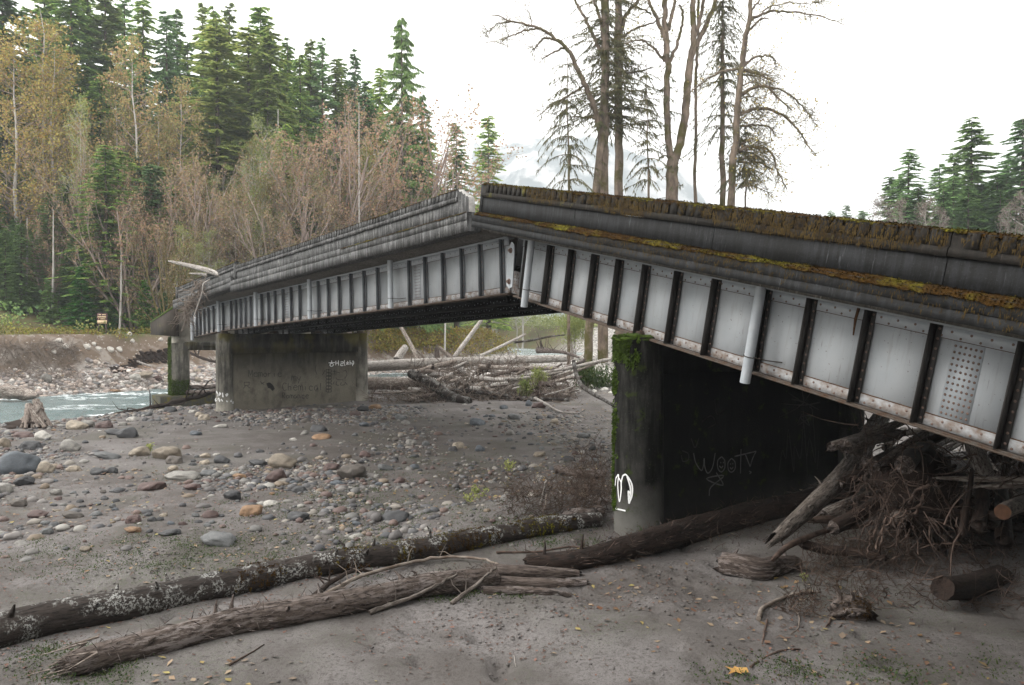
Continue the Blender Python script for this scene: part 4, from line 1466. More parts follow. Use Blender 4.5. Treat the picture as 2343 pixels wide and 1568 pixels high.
xs = spaced(-3000, 3000, 2.0, 0.10, 1.0125)
ys = spaced(-60, 3200, 13.0, 0.09, 1.0115)
XX, YY = np.meshgrid(xs, ys, indexing='ij')
ZZ = H(XX, YY)
gm = MB()
gm.grid(np.stack([XX, YY, ZZ], -1)[:, ::-1] if False else np.stack([XX, YY, ZZ], -1))
gm.f = [f[:, ::-1] for f in gm.f]
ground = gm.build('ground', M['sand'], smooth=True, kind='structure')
S_ = river_sd(XX, YY)
nz = vnoise(XX, YY, 0.3) * 0.5 + vnoise(XX, YY, 0.9) * 0.4
soil = sstep(HALF + 4.6, HALF + 5.6, S_ + nz * 1.2) * 1.0
duff = np.maximum(sstep(HALF + 8.4, HALF + 9.2, S_ + nz * 0.8), sstep(HALF + 2.0, HALF + 6, S_ + nz * 2.5) * sstep(-49, -56, XX))
duff = np.maximum(duff, sstep(200, 230, YY))
duff = np.maximum(duff, sstep(48, 60, XX) * sstep(45, 60, YY))
duff = np.maximum(duff, sstep(HALF + 3.5, HALF + 6.5, S_ + nz * 3) * sstep(-8, 0, XX))
damp_shade = np.clip(0.95 * np.exp(-(((XX + 4 - (YY - 33) * -0.25) / 9.5) ** 2 + ((YY - 35) / 15) ** 2)) + nz * 0.5, 0, 1) * (S_ < -HALF - 1)
for nm, arr in (('soil', soil), ('duff', duff), ('damp_shade', damp_shade)):
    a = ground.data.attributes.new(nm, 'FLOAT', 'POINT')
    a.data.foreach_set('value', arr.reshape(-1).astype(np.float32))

# ---------------------------------------------------------------- river water
wm = MB()
cl = []
for a, b in zip(RIVER[:-1], RIVER[1:]):
    L = np.linalg.norm(b - a)
    n = max(2, int(L / 0.45)) if 20 < (a[1] + b[1]) / 2 < 110 else max(2, int(L / 3))
    for t in np.linspace(0, 1, n, endpoint=False):
        cl.append(a + (b - a) * t)
cl = np.array(cl)
for _ in range(30):
    cl[1:-1] = (cl[:-2] + 2 * cl[1:-1] + cl[2:]) / 4
T = np.gradient(cl, axis=0)
T /= np.linalg.norm(T, axis=1)[:, None]
N2 = np.stack([-T[:, 1], T[:, 0]], 1)
W = np.linspace(-12.5, 12.5, 60)
WX = cl[:, None, 0] + N2[:, None, 0] * W
WY = cl[:, None, 1] + N2[:, None, 1] * W
# choppy water, higher in the rapids
al = np.arange(len(cl))[:, None] * 0.45 + 0 * W
amp = 0.35 + 0.65 * sstep(-0.1, 0.6, vnoise(WX, WY, 0.12))
WZ = WATER_Z + amp * (0.09 * np.abs(vnoise(al, W + 0 * al, 0.9)) + 0.08 * vnoise(al * 1.0, (W + 0 * al) * 0.5, 1.7) + 0.05 * vnoise(al, W + 0 * al, 3.1))
wm.grid(np.stack([WX, WY, WZ], -1))
wm.build('river_water', M['water'], smooth=True, kind='structure')

# ---------------------------------------------------------------- distant mountain
mx = np.linspace(-900, 1500, 140)
prof_px = [(1000, 700), (1060, 470), (1085, 320), (1110, 345), (1150, 332), (1180, 322), (1230, 318), (1300, 322), (1345, 312), (1380, 322), (1420, 340), (1470, 360), (1520, 374), (1550, 388), (1600, 440), (1660, 520), (1740, 640), (1800, 700)]
pxs, pys = zip(*prof_px)
Ym = 2300.0
mm_ = MB()
rows, cols = 46, 150
gx = np.linspace(980, 1830, cols)
top = np.interp(gx, pxs, pys)
V = np.zeros((cols, rows, 3))
for i in range(cols):
    X0 = (gx[i] - CX) / FPX * Ym
    ztop = EYE + (HORIZON - top[i]) / FPX * Ym + 9 * noise.noise(Vector((gx[i] * 0.05, 0, 0))) + 6 * noise.noise(Vector((gx[i] * 0.16, 2, 0)))
    for j in range(rows):
        t = j / (rows - 1) * 1.5
        prof_ = t if t <= 1 else 2 - t
        Yj = Ym - 700 + 700 * t
        z = -5 + (ztop + 5) * prof_ ** 0.9
        r_ = noise.noise(Vector((X0 * 0.006, Yj * 0.006, 0))) * 60 + abs(noise.noise(Vector((X0 * 0.02, Yj * 0.02, 5)))) * 40
        z += r_ * min(1, (1 - prof_) * 3) * min(1, prof_ * 4)
        V[i, j] = (X0 * Yj / Ym, Yj, z)
mm_.grid(V)
mm_.build('mountain', M['mountain'], smooth=False, kind='structure')
# ---------------------------------------------------------------- trees
def conifer_mesh(h, R, seed, z0=0.12, density=1.0, droop=0.35, blade=0.5, taper=0.85, gap=0.0, hang=False):
    """branches in whorls; each branch is a flat drooping spray of needle blades. returns (crown MB, trunk MB)"""
    g = np.random.RandomState(seed)
    cr, tr = MB(), MB()
    n = 16
    Z = np.linspace(-1.5, h, n)
    rad = 0.0115 * h * (1 - np.clip(Z, 0, h) / h) ** 0.8 + 0.02
    lean = np.cumsum(g.randn(n, 2) * 0.03, 0)
    tr.tube(np.stack([lean[:, 0], lean[:, 1], Z], 1), rad, 7, cap=False)
    V3 = []
    z = h * z0
    while z < h * 0.995:
        f = z / h
        nb = g.randint(3, 6)
        rough = 0.75 + 0.5 * g.rand()
        for _ in range(nb):
            if g.rand() < gap:
                continue
            a = g.rand() * 2 * pi
            L = R * rough * ((1 - f) ** taper * 1.0 + 0.035) * g.uniform(0.65, 1.15)
            if f < z0 + 0.15:
                L *= g.uniform(0.4, 1.0)
            if L < 0.25:
                L = 0.25
            k = max(4, int(L / 0.20 * density))
            t = (np.arange(k) + 0.5) / k
            up = g.uniform(-0.05, 0.25) * (0.3 + f)
            rr = L * t
            zz = z + g.uniform(-0.25, 0.25) + L * (up * t - droop * t ** 2 * (0.6 + 0.6 * g.rand()) + 0.12 * t ** 4)
            bx, by = cos(a), sin(a)
            lx, ly = np.interp(z, Z, lean[:, 0]), np.interp(z, Z, lean[:, 1])
            P = np.stack([bx * rr + lx, by * rr + ly, zz], 1)
            wloc = blade * (0.35 + 0.9 * np.sin(t * pi * 0.8 + 0.35))
            for side in (-1, 1, 0, 2):
                if side in (-1, 1):
                    ang = a + side * g.uniform(0.6, 1.15, k)
                else:
                    ang = a + g.uniform(-0.3, 0.3, k)
                ll = wloc * g.uniform(0.6, 1.3, k)
                dz = -ll * (g.uniform(0.1, 0.5, k) if not hang else g.uniform(0.6, 1.6, k))
                tip = P + np.stack([np.cos(ang) * ll, np.sin(ang) * ll, dz], 1)
                w = 0.20 * ll + 0.03
                B = np.stack([-np.sin(ang) * w, np.cos(ang) * w, g.uniform(-0.14, 0.14, k)], 1)
                V3.append(np.stack([P - B, P + B, tip], 1).reshape(-1, 3))
        z += g.uniform(0.22, 0.50) * (h / 30) ** 0.5
    V = np.vstack(V3)
    cr.add(V, np.arange(len(V)).reshape(-1, 3))
    return cr, tr


def grow(mb, P0, D0, L, r, depth, g, tips, spread=0.6, up=0.15, nseg=5, kids=4, sides=4, ratio=0.62, wander=0.16, minr=0.012):
    """recursive limbs; collects points along the thin ones"""
    P, D = [np.array(P0, float)], np.array(D0, float)
    for _ in range(nseg):
        D = D + g.randn(3) * wander + np.array([0, 0, up])
        D /= np.linalg.norm(D)
        P.append(P[-1] + D * L / nseg)
    P = np.array(P)
    R = np.linspace(r, max(r * 0.35, minr * 0.6), nseg + 1)
    if r < 0.03:
        T = P[-1] - P[0]
        B = np.cross(T, g.randn(3))
        B /= np.linalg.norm(B) + 1e-9
        V = []
        Fs = []
        for i in range(nseg + 1):
            V += [P[i] - B * R[i], P[i] + B * R[i]]
        mb.add(V, [(2 * i, 2 * i + 1, 2 * i + 3, 2 * i + 2) for i in range(nseg)])
    else:
        mb.tube(P, R, sides, cap=False)
    if depth <= 0:
        tips.append(P[2:])
        return
    for k in range(kids):
        t = (k + 0.6 + 0.5 * g.rand()) / (kids + 0.4)
        t = min(t, 1.0)
        i = min(int(t * nseg), nseg - 1)
        q = P[i] + (P[i + 1] - P[i]) * (t * nseg - i)
        d = (P[i + 1] - P[i])
        d /= np.linalg.norm(d)
        s = g.randn(3)
        s -= (s @ d) * d
        s /= np.linalg.norm(s) + 1e-9
        nd = d * (1 - spread * 0.5) + s * spread * g.uniform(0.7, 1.3)
        nd /= np.linalg.norm(nd)
        grow(mb, q, nd, L * ratio * g.uniform(0.7, 1.15) * (1.15 - 0.4 * t), max(minr, np.interp(t, [0, 1], [r, r * 0.4]) * 0.6), depth - 1, g, tips, spread, up, max(3, nseg - 1), kids, max(3, sides - 1), ratio, wander, minr)


def leaves(mb, tips, g, per, size, jit=0.35, flat=False):
    pts = np.vstack(tips)
    idx = g.randint(0, len(pts), per)
    P = pts[idx] + g.randn(per, 3) * jit
    A = g.randn(per, 3)
    A /= np.linalg.norm(A, axis=1)[:, None]
    B = np.cross(A, g.randn(per, 3))
    B /= np.linalg.norm(B, axis=1)[:, None] + 1e-9
    s = size * g.uniform(0.5, 1.3, (per, 1))
    V = np.stack([P - A * s * 0.5, P + B * s * 0.45, P + A * s * 0.6, P - B * s * 0.45], 1).reshape(-1, 3)
    mb.add(V, np.arange(per * 4).reshape(-1, 4))


def broad_mesh(h, seed, kind):
    """kinds: alder (pale stem, sparse lime leaves), maple (many red-brown stems), cotton (yellow), twiggy (bare)"""
    g = np.random.RandomState(seed)
    tr, tw, lf = MB(), MB(), MB()
    tips = []
    if kind in ('alder', 'cotton'):
        n = 10
        Z = np.linspace(-1, h, n)
        off = np.cumsum(g.randn(n, 2) * h * 0.008, 0)
        rad = h * (0.0085 if kind == 'alder' else 0.011) * (1.02 - np.clip(Z, 0, h) / h)
        P = np.stack([off[:, 0], off[:, 1], Z], 1)
        tr.tube(P, rad, 6, cap=False)
        nb = 34 if kind == 'alder' else 46
        for k in range(nb):
            f = (0.30 if kind == 'alder' else 0.22) + 0.68 * (k + g.rand()) / nb
            z = f * h
            q = np.array([np.interp(z, Z, P[:, 0]), np.interp(z, Z, P[:, 1]), z])
            a = g.rand() * 2 * pi
            L = h * (0.24 if kind == 'alder' else 0.23) * (1.12 - f) ** 0.75 * g.uniform(0.6, 1.15)
            grow(tw, q, (cos(a), sin(a), g.uniform(0.3, 0.9)), L, 0.05 * h / 20 * (1.1 - f) + 0.02, 2, g, tips, 0.55, 0.05, 5, 4, 4, 0.55, 0.14)
        leaves(lf, tips, g, 3600 if kind == 'alder' else 6200, 0.16 if kind == 'alder' else 0.21, 0.30)
    else:
        stems = 7 if kind == 'maple' else 5
        for k in range(stems):
            a = 2 * pi * k / stems + g.rand()
            sp = g.uniform(0.12, 0.42)
            grow(tr if False else tw, (cos(a) * 0.3, sin(a) * 0.3, -0.6), (cos(a) * sp, sin(a) * sp, 1), h * g.uniform(0.62, 0.85), h * 0.0105, 3, g, tips, 0.42, 0.07, 7, 5, 5, 0.5, 0.07)
        tr.tube([(0, 0, -1), (0.05, 0, h * 0.05), (0.1, 0.05, h * 0.10)], [h * 0.02, h * 0.017, h * 0.014], 7)
        leaves(lf, tips, g, 8500 if kind == 'maple' else 2200, 0.15, 0.18)
    return tr, tw, lf


H0 = {}


def make_tree_proto(name, parts):
    """parts: list of (part name, MB, material) -> function placing trees that share the meshes"""
    meshes = [(pn, mb.mesh(pn, mt, False)) for pn, mb, mt in parts]
    tops = np.concatenate([v[:, 2] for _, mb, _ in parts for v in mb.v if len(v)])
    H0[name] = max(H0.get(name, 0), float(np.percentile(tops, 99.7)))

    top_ = float(tops.max()) if 'fir' in name or 'cedar' in name else float(np.percentile(tops, 99.7))

    def place(loc, h, rz, label, group, cat='tree', wide=1.0, mats=None, lean=(0, 0)):
        sz = h / top_
        scale = sz * wide
        t = empty(name, label=label, cat=cat, group=group)
        t.location = loc
        t.rotation_euler = (lean[0], lean[1], rz)
        t.scale = (scale, scale, sz)
        for pn, me in meshes:
            o = share(pn, me, t)
            if mats and pn in mats:
                o.material_slots[0].link = 'OBJECT'
                o.material_slots[0].material = mats[pn]
        return t
    return place


CON = []
for i, (h, R, dr, dn, gp) in enumerate([(40, 6.4, 0.38, 1.0, 0.0), (40, 5.6, 0.30, 1.0, 0.0), (40, 7.0, 0.45, 1.0, 0.03), (40, 5.0, 0.25, 1.0, 0.06)]):
    c, t = conifer_mesh(h, R, 20 + i, 0.08, dn, dr, 0.60, 0.55, gp)
    CON.append(make_tree_proto('fir_tree', [('trunk', t, M['trunk_fir']), ('crown', c, M['needles'])]))
c, t = conifer_mesh(40, 7.0, 41, 0.06, 1.5, 0.5, 0.42, 0.62, 0.30, hang=True)
CEDAR = make_tree_proto('cedar_tree', [('trunk', t, M['trunk_fir']), ('crown', c, M['needles_dark'])])
YOUNG = []
for i in range(2):
    c, t = conifer_mesh(12, 3.0, 60 + i, 0.03, 1.4, 0.30, 0.42, 0.85, 0.0)
    YOUNG.append(make_tree_proto('young_fir_tree', [('trunk', t, M['trunk_fir']), ('crown', c, M['needles_bright'])]))
THIN = []
for i in range(2):
    c, t = conifer_mesh(30, 3.0, 70 + i, 0.18, 1.0, 0.5, 0.5, 0.6, 0.45, hang=True)
    THIN.append(make_tree_proto('hemlock_tree', [('trunk', t, M['trunk_fir']), ('crown', c, M['needles_dark'])]))
ALD = []
for i in range(3):
    tr, tw, lf = broad_mesh(20, 80 + i, 'alder')
    ALD.append(make_tree_proto('alder_tree', [('trunk', tr, M['trunk_pale']), ('branches', tw, M['trunk_pale']), ('crown', lf, M['leaf_lime'])]))
COT = []
for i in range(2):
    tr, tw, lf = broad_mesh(28, 90 + i, 'cotton')
    COT.append(make_tree_proto('cottonwood_tree', [('trunk', tr, M['trunk_pale']), ('branches', tw, M['trunk_red']), ('crown', lf, M['leaf_yellow'])]))
MAP = []
for i in range(3):
    tr, tw, lf = broad_mesh(18, 100 + i, 'maple')
    MAP.append(make_tree_proto('maple_tree', [('trunk', tr, M['trunk_moss']), ('branches', tw, M['trunk_red']), ('crown', lf, M['leaf_rust'])]))
MOSSY = []
tr, tw, lf = broad_mesh(14, 120, 'twiggy')
MOSSY.append(make_tree_proto('mossy_maple_tree', [('trunk', tr, M['trunk_moss']), ('branches', tw, M['trunk_moss']), ('crown', lf, M['leaf_rust'])]))

R1 = np.random.RandomState(77)


def base_of(px, Y):
    X = (px - CX) / FPX * Y
    return X, Y, float(H(X, Y, False))


def put(protos, px, top_py, Y, h0, label, group=None, cat='tree', wide=1.0, mats=None, sink=0.3, k=None, lean=(0, 0)):
    """a tree whose tip reaches top_py when it stands Y metres away"""
    X, Y, z = base_of(px, Y)
    while px < 1125 and float(river_sd(X, Y)) < HALF + 9 and Y < 175:
        X, Y, z = base_of(px, Y + 3)
    ztop = at(px, top_py, Y)[2]
    h = max(3.0, ztop - z)
    p = protos[(k if k is not None else R1.randint(len(protos))) % len(protos)]
    return p((X, Y, z - sink), h + sink, R1.rand() * 2 * pi, label, group, cat, wide, mats, lean)


# the tall conifers whose tips make the skyline of the left wood, left to right: (px, tip py, distance, mesh, wide, material, label)
ND, NB, NL = {'crown': M['needles_dark']}, {'crown': M['needles_blue']}, {'crown': M['needles_light']}
MARKS = [(15, 'at the left photo edge'), (82, 'under the tallest golden cottonwood'), (188, 'above the bright young fir'), (250, 'above the brown sign'), (312, 'by the pale gold cottonwood'), (395, 'over the far bridge end'), (466, 'by the thin spired fir'), (530, 'above the river pier'), (604, 'by the lone pale alder'), (680, 'just left of the large bare maple'), (745, 'by the large bare maple'), (832, 'by the orange mossed maple'), (918, 'under the tall drooping cedar'), (990, 'at the right end of the wood')]


def spot(kind, px, Y, top, lo, hi):
    w = min(MARKS, key=lambda q: abs(q[0] - px))[1]
    row = ['front', 'second', 'third', 'rear'][int(min(3, max(0, 4 * (Y - lo) / (hi - lo))))]
    return '%s %s row %s' % (kind, row, w)


sky = [(-45, -60, 112, 0, 1.0, None, None), (18, -40, 108, 2, 1.0, ND, 'darkest fir at the photo edge behind the tallest yellow cottonwood'),
       (112, -75, 128, 1, 1.0, None, None), (165, -55, 122, 2, 0.95, None, None), (205, -35, 130, 0, 0.95, None, 'tall fir between the two yellow cottonwoods with a pale dead stem'),
       (250, -60, 127, 1, 0.95, NL, None), (292, -10, 142, 3, 0.9, NB, None), (335, -14, 135, 2, 0.72, None, 'narrow fir rising just behind the pale gold cottonwood'), (384, 22, 134, 0, 0.70, NB, 'blunt topped fir right of the pale gold cottonwood'), (408, 14, 140, 3, 0.7, None, None),
       (432, 92, 138, 1, 0.7, None, None), (466, 0, 150, 3, 0.75, NL, 'thin spired fir with sparse top in the middle of the wood'), (492, 8, 146, 3, 0.7, None, None), (505, 45, 118, 2, 1.15, NL, 'broad bright green fir filling the middle of the wood'),
       (530, 2, 145, 3, 0.75, NL, None), (570, 60, 122, 0, 1.0, NL, None), (602, 10, 128, 1, 1.0, None, 'tallest spired fir above the lone pale alder'), (622, 62, 120, 2, 0.95, NL, 'wide light green fir right of the tallest spire'),
       (662, 82, 136, 3, 0.75, None, None), (690, 120, 132, 0, 0.7, None, None), (713, 86, 138, 1, 0.65, NL, None), (741, 82, 137, 3, 0.65, NB, 'slim fir with a bare tip behind the bare maple'), (768, 135, 140, 2, 0.7, NL, None), (782, 130, 144, 0, 0.6, None, None), (815, 108, 142, 3, 0.65, NB, 'slim pointed fir left of the drooping cedar'), (842, 180, 140, 1, 0.8, None, None),
       (868, 155, 134, 2, 0.7, None, None)]
for px, py, Y, k, w, mt, lab in sky:
    put(CON, px, py, Y, 40, lab or spot('tall fir of the skyline,', px, Y, py, 108, 150), None if lab else 'firs of the wood beyond the river', wide=w * 1.18, k=k, mats=mt)
for px, py, Y, lab in ((918, 38, 118, 'tall drooping cedar with hanging sprays at the right end of the wood'), (965, 215, 112, 'shorter drooping cedar leaning out beside the tall drooping cedar')):
    put([CEDAR], px, py, Y, 40, lab, wide=0.88 if px < 940 else 0.8)
put(CON, 1043, 278, 150, 40, 'left one of the two small firs standing apart near the bridge break', k=0, wide=1.0)
put(CON, 1118, 262, 150, 40, 'right one of the two small firs standing apart near the bridge break', k=1, wide=1.05)
put(CON, 985, 300, 140, 40, 'short fir tucked between the drooping cedar and the two lone firs', k=2, wide=0.9)
# conifers filling the slope between and behind
for i in range(84):
    px = R1.uniform(-90, 960)
    Y = R1.uniform(112, 165)
    top = 30 + 110 * (max(px, 0) / 960) ** 1.2 + R1.uniform(20, 260)
    if px > 850:
        top += 60
    put(CON, px, top, Y, 40, spot('fir of the dense wood,', px, Y, top, 112, 165), 'firs of the wood beyond the river', wide=1.2, mats=[None, NL, NB, None, NL][R1.randint(5)])
for i in range(40):
    px = R1.uniform(-40, 430)
    Yq = R1.uniform(93, 108)
    put(CON, px, R1.uniform(330, 560), Yq, 40, spot('dark understory fir,', px, Yq, 0, 93, 108), 'dark understory firs at the foot of the wood', wide=1.5, mats=[ND, None, ND, NB][i % 4])
for i in range(14):
    px = R1.uniform(420, 1010)
    Yq = R1.uniform(100, 120)
    put(CON, px, R1.uniform(430, 600), Yq, 40, spot('small fir half hidden among bare trees,', px, Yq, 0, 100, 120), 'small firs among the bare trees', wide=1.6, mats=ND)
# young bright firs
for px, py, Y, lab in ((188, 610, 90, 'bright green bushy young fir above the cut bank'), (262, 650, 93, 'small young fir just behind the brown sign'), (335, 640, 92, 'young fir between the sign and the mossy maple'), (110, 640, 92, 'young fir behind the yellow brush at the left'), (376, 670, 90, 'lowest young fir next to the bridge end'), (45, 600, 94, 'dark young fir by the left photo edge'),
                       (722, 470, 100, 'green young fir showing between mossy maple stems behind the parapet'), (915, 620, 104, 'low young fir seen above the middle of the parapet')):
    put(YOUNG, px, py, Y, 12, lab, wide=1.25, mats=ND if 'dark' in lab or 'left' in lab else None)
# yellow cottonwoods
for px, py, Y, k, w, mt, lab in ((82, 34, 104, 0, 1.30, None, 'tallest golden yellow cottonwood at the left of the wood'), (40, 110, 101, 1, 1.2, None, 'golden cottonwood half out of the photo at the left edge'), (128, 130, 103, 0, 1.0, None, 'lower golden cottonwood against the tallest one'), (312, 96, 106, 1, 1.0, {'crown': M['leaf_gold']}, 'pale gold cottonwood in the middle of the wood'),
                                 (280, 200, 108, 0, 0.8, {'crown': M['leaf_gold']}, 'smaller pale gold cottonwood left of its taller neighbour'), (432, 195, 110, 0, 0.9, {'crown': M['leaf_gold']}, 'thin crowned cottonwood with few leaves right of the pale gold one'), (365, 260, 107, 1, 0.85, {'crown': M['leaf_gold']}, 'low pale gold cottonwood with a slender stem')):
    put(COT, px, py, Y, 28, lab, wide=w * 0.85, k=k, mats=mt)
# alders
put(ALD, 604, 265, 100, 20, 'lone pale stemmed alder with a yellow green fan crown', k=0, wide=0.85)
put(ALD, 172, 215, 98, 20, 'bare forked pale alder between the two yellow cottonwoods', k=1, wide=0.55)
for i in range(42):
    px = R1.uniform(190, 900)
    Yq = R1.uniform(97, 114)
    put(ALD, px, R1.uniform(300, 460), Yq, 20, spot('slender pale alder,', px, Yq, 0, 97, 114), 'pale alders in the thicket', wide=0.7, mats=None if R1.rand() < 0.5 else {'crown': M['leaf_gold']})
for i in range(14):
    px = R1.uniform(420, 980)
    Yq = R1.uniform(92, 100)
    put(ALD, px, R1.uniform(430, 560), Yq, 20, spot('short yellow green alder,', px, Yq, 0, 92, 100), 'short alders above the parapet', wide=1.1)
# reddish bare maples
for px, py, Y, k, w, lab in ((745, 195, 98, 0, 1.0, 'large bare maple with upright grey stems behind the middle of the bridge'), (905, 225, 97, 1, 1.15, 'large reddish bare maple in front of the drooping cedar'), (845, 250, 100, 2, 0.9, 'bare maple between the two largest bare maples'), (690, 330, 96, 1, 0.9, 'reddish bare maple left of the large grey stemmed maple'),
                             (225, 320, 99, 0, 0.95, 'pinkish bare maple beneath the pale gold cottonwood'), (340, 330, 97, 2, 1.0, 'reddish bare maple in the thicket right of the pink one'), (440, 350, 100, 1, 0.95, 'pinkish bare maple above the far end of the bridge'), (300, 430, 94, 1, 1.0, 'low rust leaved maple above the cut bank'), (120, 440, 97, 2, 0.9, 'rust leaved maple under the tallest cottonwood'), (975, 400, 98, 0, 0.9, 'low reddish maple at the right end of the wood')):
    put(MAP, px, py, Y, 16.5, lab, wide=w, k=k)
for i in range(13):
    px = R1.uniform(150, 1000)
    Yq = R1.uniform(94, 108)
    put(MAP, px, R1.uniform(390, 520), Yq, 16.5, spot('rust leaved bare maple,', px, Yq, 0, 94, 108), 'bare maples of the thicket', wide=1.1)
# mossy maples
for px, py, Y, w, lab in ((392, 470, 84, 1.0, 'moss covered maple leaning over the far bridge end'), (832, 380, 92, 1.0, 'orange mossed maple rising behind the far span parapet'), (755, 420, 93, 0.9, 'mossy forked maple behind the middle of the far span'), (880, 400, 95, 0.9, 'mossy maple stem right of the orange mossed maple')):
    put(MOSSY, px, py, Y, 12, lab, wide=w)
# pale thin dead trunks
for px, y0, y1, Y, lab in ((273, 560, 735, 91, 'pale spotted alder trunk right of the brown sign'), (118, 480, 700, 93, 'thin pale trunk among the dark firs at the left'), (58, 500, 680, 95, 'grey bare trunk near the left photo edge'), (1016, 365, 452, 110, 'thin pale dead snag above the broken parapet end'), (632, 250, 420, 112, 'pale stem left of the large bare maple'), (817, 235, 330, 104, 'broken pale snag between the two large maples')):
    a, b = at(px, y1, Y), at(px + 4, y0, Y)
    a[2] = min(a[2], float(H(a[0], a[1], False))) - 0.3
    m = MB()
    m.tube([a, (a + b) / 2 + np.array([0.1, 0, 0]), b], [0.15, 0.12, 0.05], 7)
    m.build('trunk', M['trunk_pale'], empty('dead_tree', label=lab, cat='dead tree'))

# ---- conifers on the right bank
for px, py, Y, k, w, lab in ((2075, 338, 125, 0, 0.95, 'fir leaning free at the left end of the right hand wood'), (2030, 402, 128, 1, 0.9, 'lower fir at the very left of the right hand wood'), (2145, 372, 132, 3, 1.0, 'thin topped fir in the notch of the right hand wood'), (2222, 268, 118, 2, 1.0, 'tallest broad fir of the right hand wood'), (2335, 268, 112, 0, 1.0, 'fir cut by the right photo edge'),
                             (2052, 400, 130, 3, 0.9, 'small pointed fir between the two leftmost right hand firs'), (2180, 350, 126, 1, 0.95, 'fir just left of the tallest right hand fir'), (2280, 400, 112, 2, 1.1, 'low dense fir between the tallest fir and the edge'), (1933, 468, 230, 1, 0.8, 'tiny far fir peeping over the mossy coping'), (1898, 480, 240, 0, 0.8, 'tiniest far fir peeping over the mossy coping'), (1972, 480, 210, 0, 1.2, 'far low fir beside the right hand wood')):
    put(CON, px, py, Y, 40, lab, wide=w * 1.4, k=k, mats=NB if k in (3, 0) else ND)
for i in range(24):
    qx = R1.uniform(2040, 2400)
    put(CON, qx, 440 - (qx - 2040) * 0.30 + R1.uniform(-10, 90), R1.uniform(108, 130), 40, '%s fir low in the right hand wood, %s' % (['small', 'broad', 'bushy', 'plain', 'slim', 'ragged'][i % 6], 'beneath the free leaning fir' if qx < 2130 else 'left of the tallest fir' if qx < 2215 else 'right of the tallest fir' if qx < 2290 else 'by the photo edge'), 'firs of the right hand wood', wide=1.4, mats=[ND, NB][i % 2])
for px, wh_ in ((2025, 'leftmost'), (2048, 'second from left'), (2103, 'third from left'), (2150, 'fourth from left'), (2330, 'nearest the photo edge'), (2300, 'second from the photo edge')):
    put(ALD, px, R1.uniform(440, 475), 104, 20, 'bare pale alder peeping over the coping before the firs, ' + wh_, 'bare alders before the right hand firs', wide=0.8, mats={'crown': M['twig']})
# ---- upstream tree line seen under and past the bridge
for i in range(26):
    px = R1.uniform(960, 1900)
    Y = R1.uniform(215, 260)
    if i % 2:
        put(ALD, px, R1.uniform(560, 680) if px < 1250 else R1.uniform(600, 690), Y, 20, 'yellow green tree in the far line across the upper gravel bar', 'far tree line upstream', wide=1.6)
    else:
        put(CON, px, R1.uniform(560, 690) if px < 1250 else R1.uniform(610, 700), Y, 40, 'small fir in the far line across the upper gravel bar', 'far firs upstream', wide=1.5)

# ---------------------------------------------------------------- the tall trees against the sky, limbs traced
zt = lambda x, y: (1088.7 + x / 2.767, y / 2.767)
YT = 81.0


def limb(mb, pts, w0, w1, Y, g, tips, twigs=1.0, dy=None, moss=None, up=0.0, tw_len=2.6):
    """pts in zoom pixels, widths in zoom pixels"""
    yo = (dy if dy is not None else g.uniform(-1.6, 1.6))
    q = []
    n = len(pts)
    for i, (x, y) in enumerate(pts):
        px, py = zt(x, y)
        q.append(at(px, py, Y + yo * (i / max(1, n - 1)) ** 1.0))
    Q = smooth_pts(q, 6)
    Q = Q + g.randn(*Q.shape) * 0.045
    k = Y / FPX / 2.767
    R = np.linspace(w0 * k / 2, w1 * k / 2, len(Q))
    mb.tube(Q, R, 8 if w0 > 20 else 6, cap=True, wob=0.13, rnd=g)
    if pts[-1][1] < -20:                                 # the stem goes on above the frame
        for _ in range(4):
            d = (Q[-1] - Q[-3]) / np.linalg.norm(Q[-1] - Q[-3]) + g.randn(3) * 0.3
            grow(moss, Q[-1], d / np.linalg.norm(d), 7.0, max(0.05, R[-1] * 0.8), 2, g, tips, 0.5, 0.06, 6, 5, 5, 0.6, 0.12, 0.012)
    if twigs:
        L = np.linalg.norm(np.diff(Q, axis=0), axis=1).sum()
        for _ in range(int(L * 5.0 * twigs)):
            t = g.uniform(0.12, 1) ** 0.85
            i = min(int(t * (len(Q) - 1)), len(Q) - 2)
            d = g.randn(3)
            d[2] += up
            d += (Q[i + 1] - Q[i]) / np.linalg.norm(Q[i + 1] - Q[i]) * 0.8
            d /= np.linalg.norm(d)
            grow(moss, Q[i], d, tw_len * g.uniform(0.3, 1.0), 0.035, 2, g, tips, 0.6, up * 0.1, 4, 3, 3, 0.6, 0.22, 0.010)
    return Q


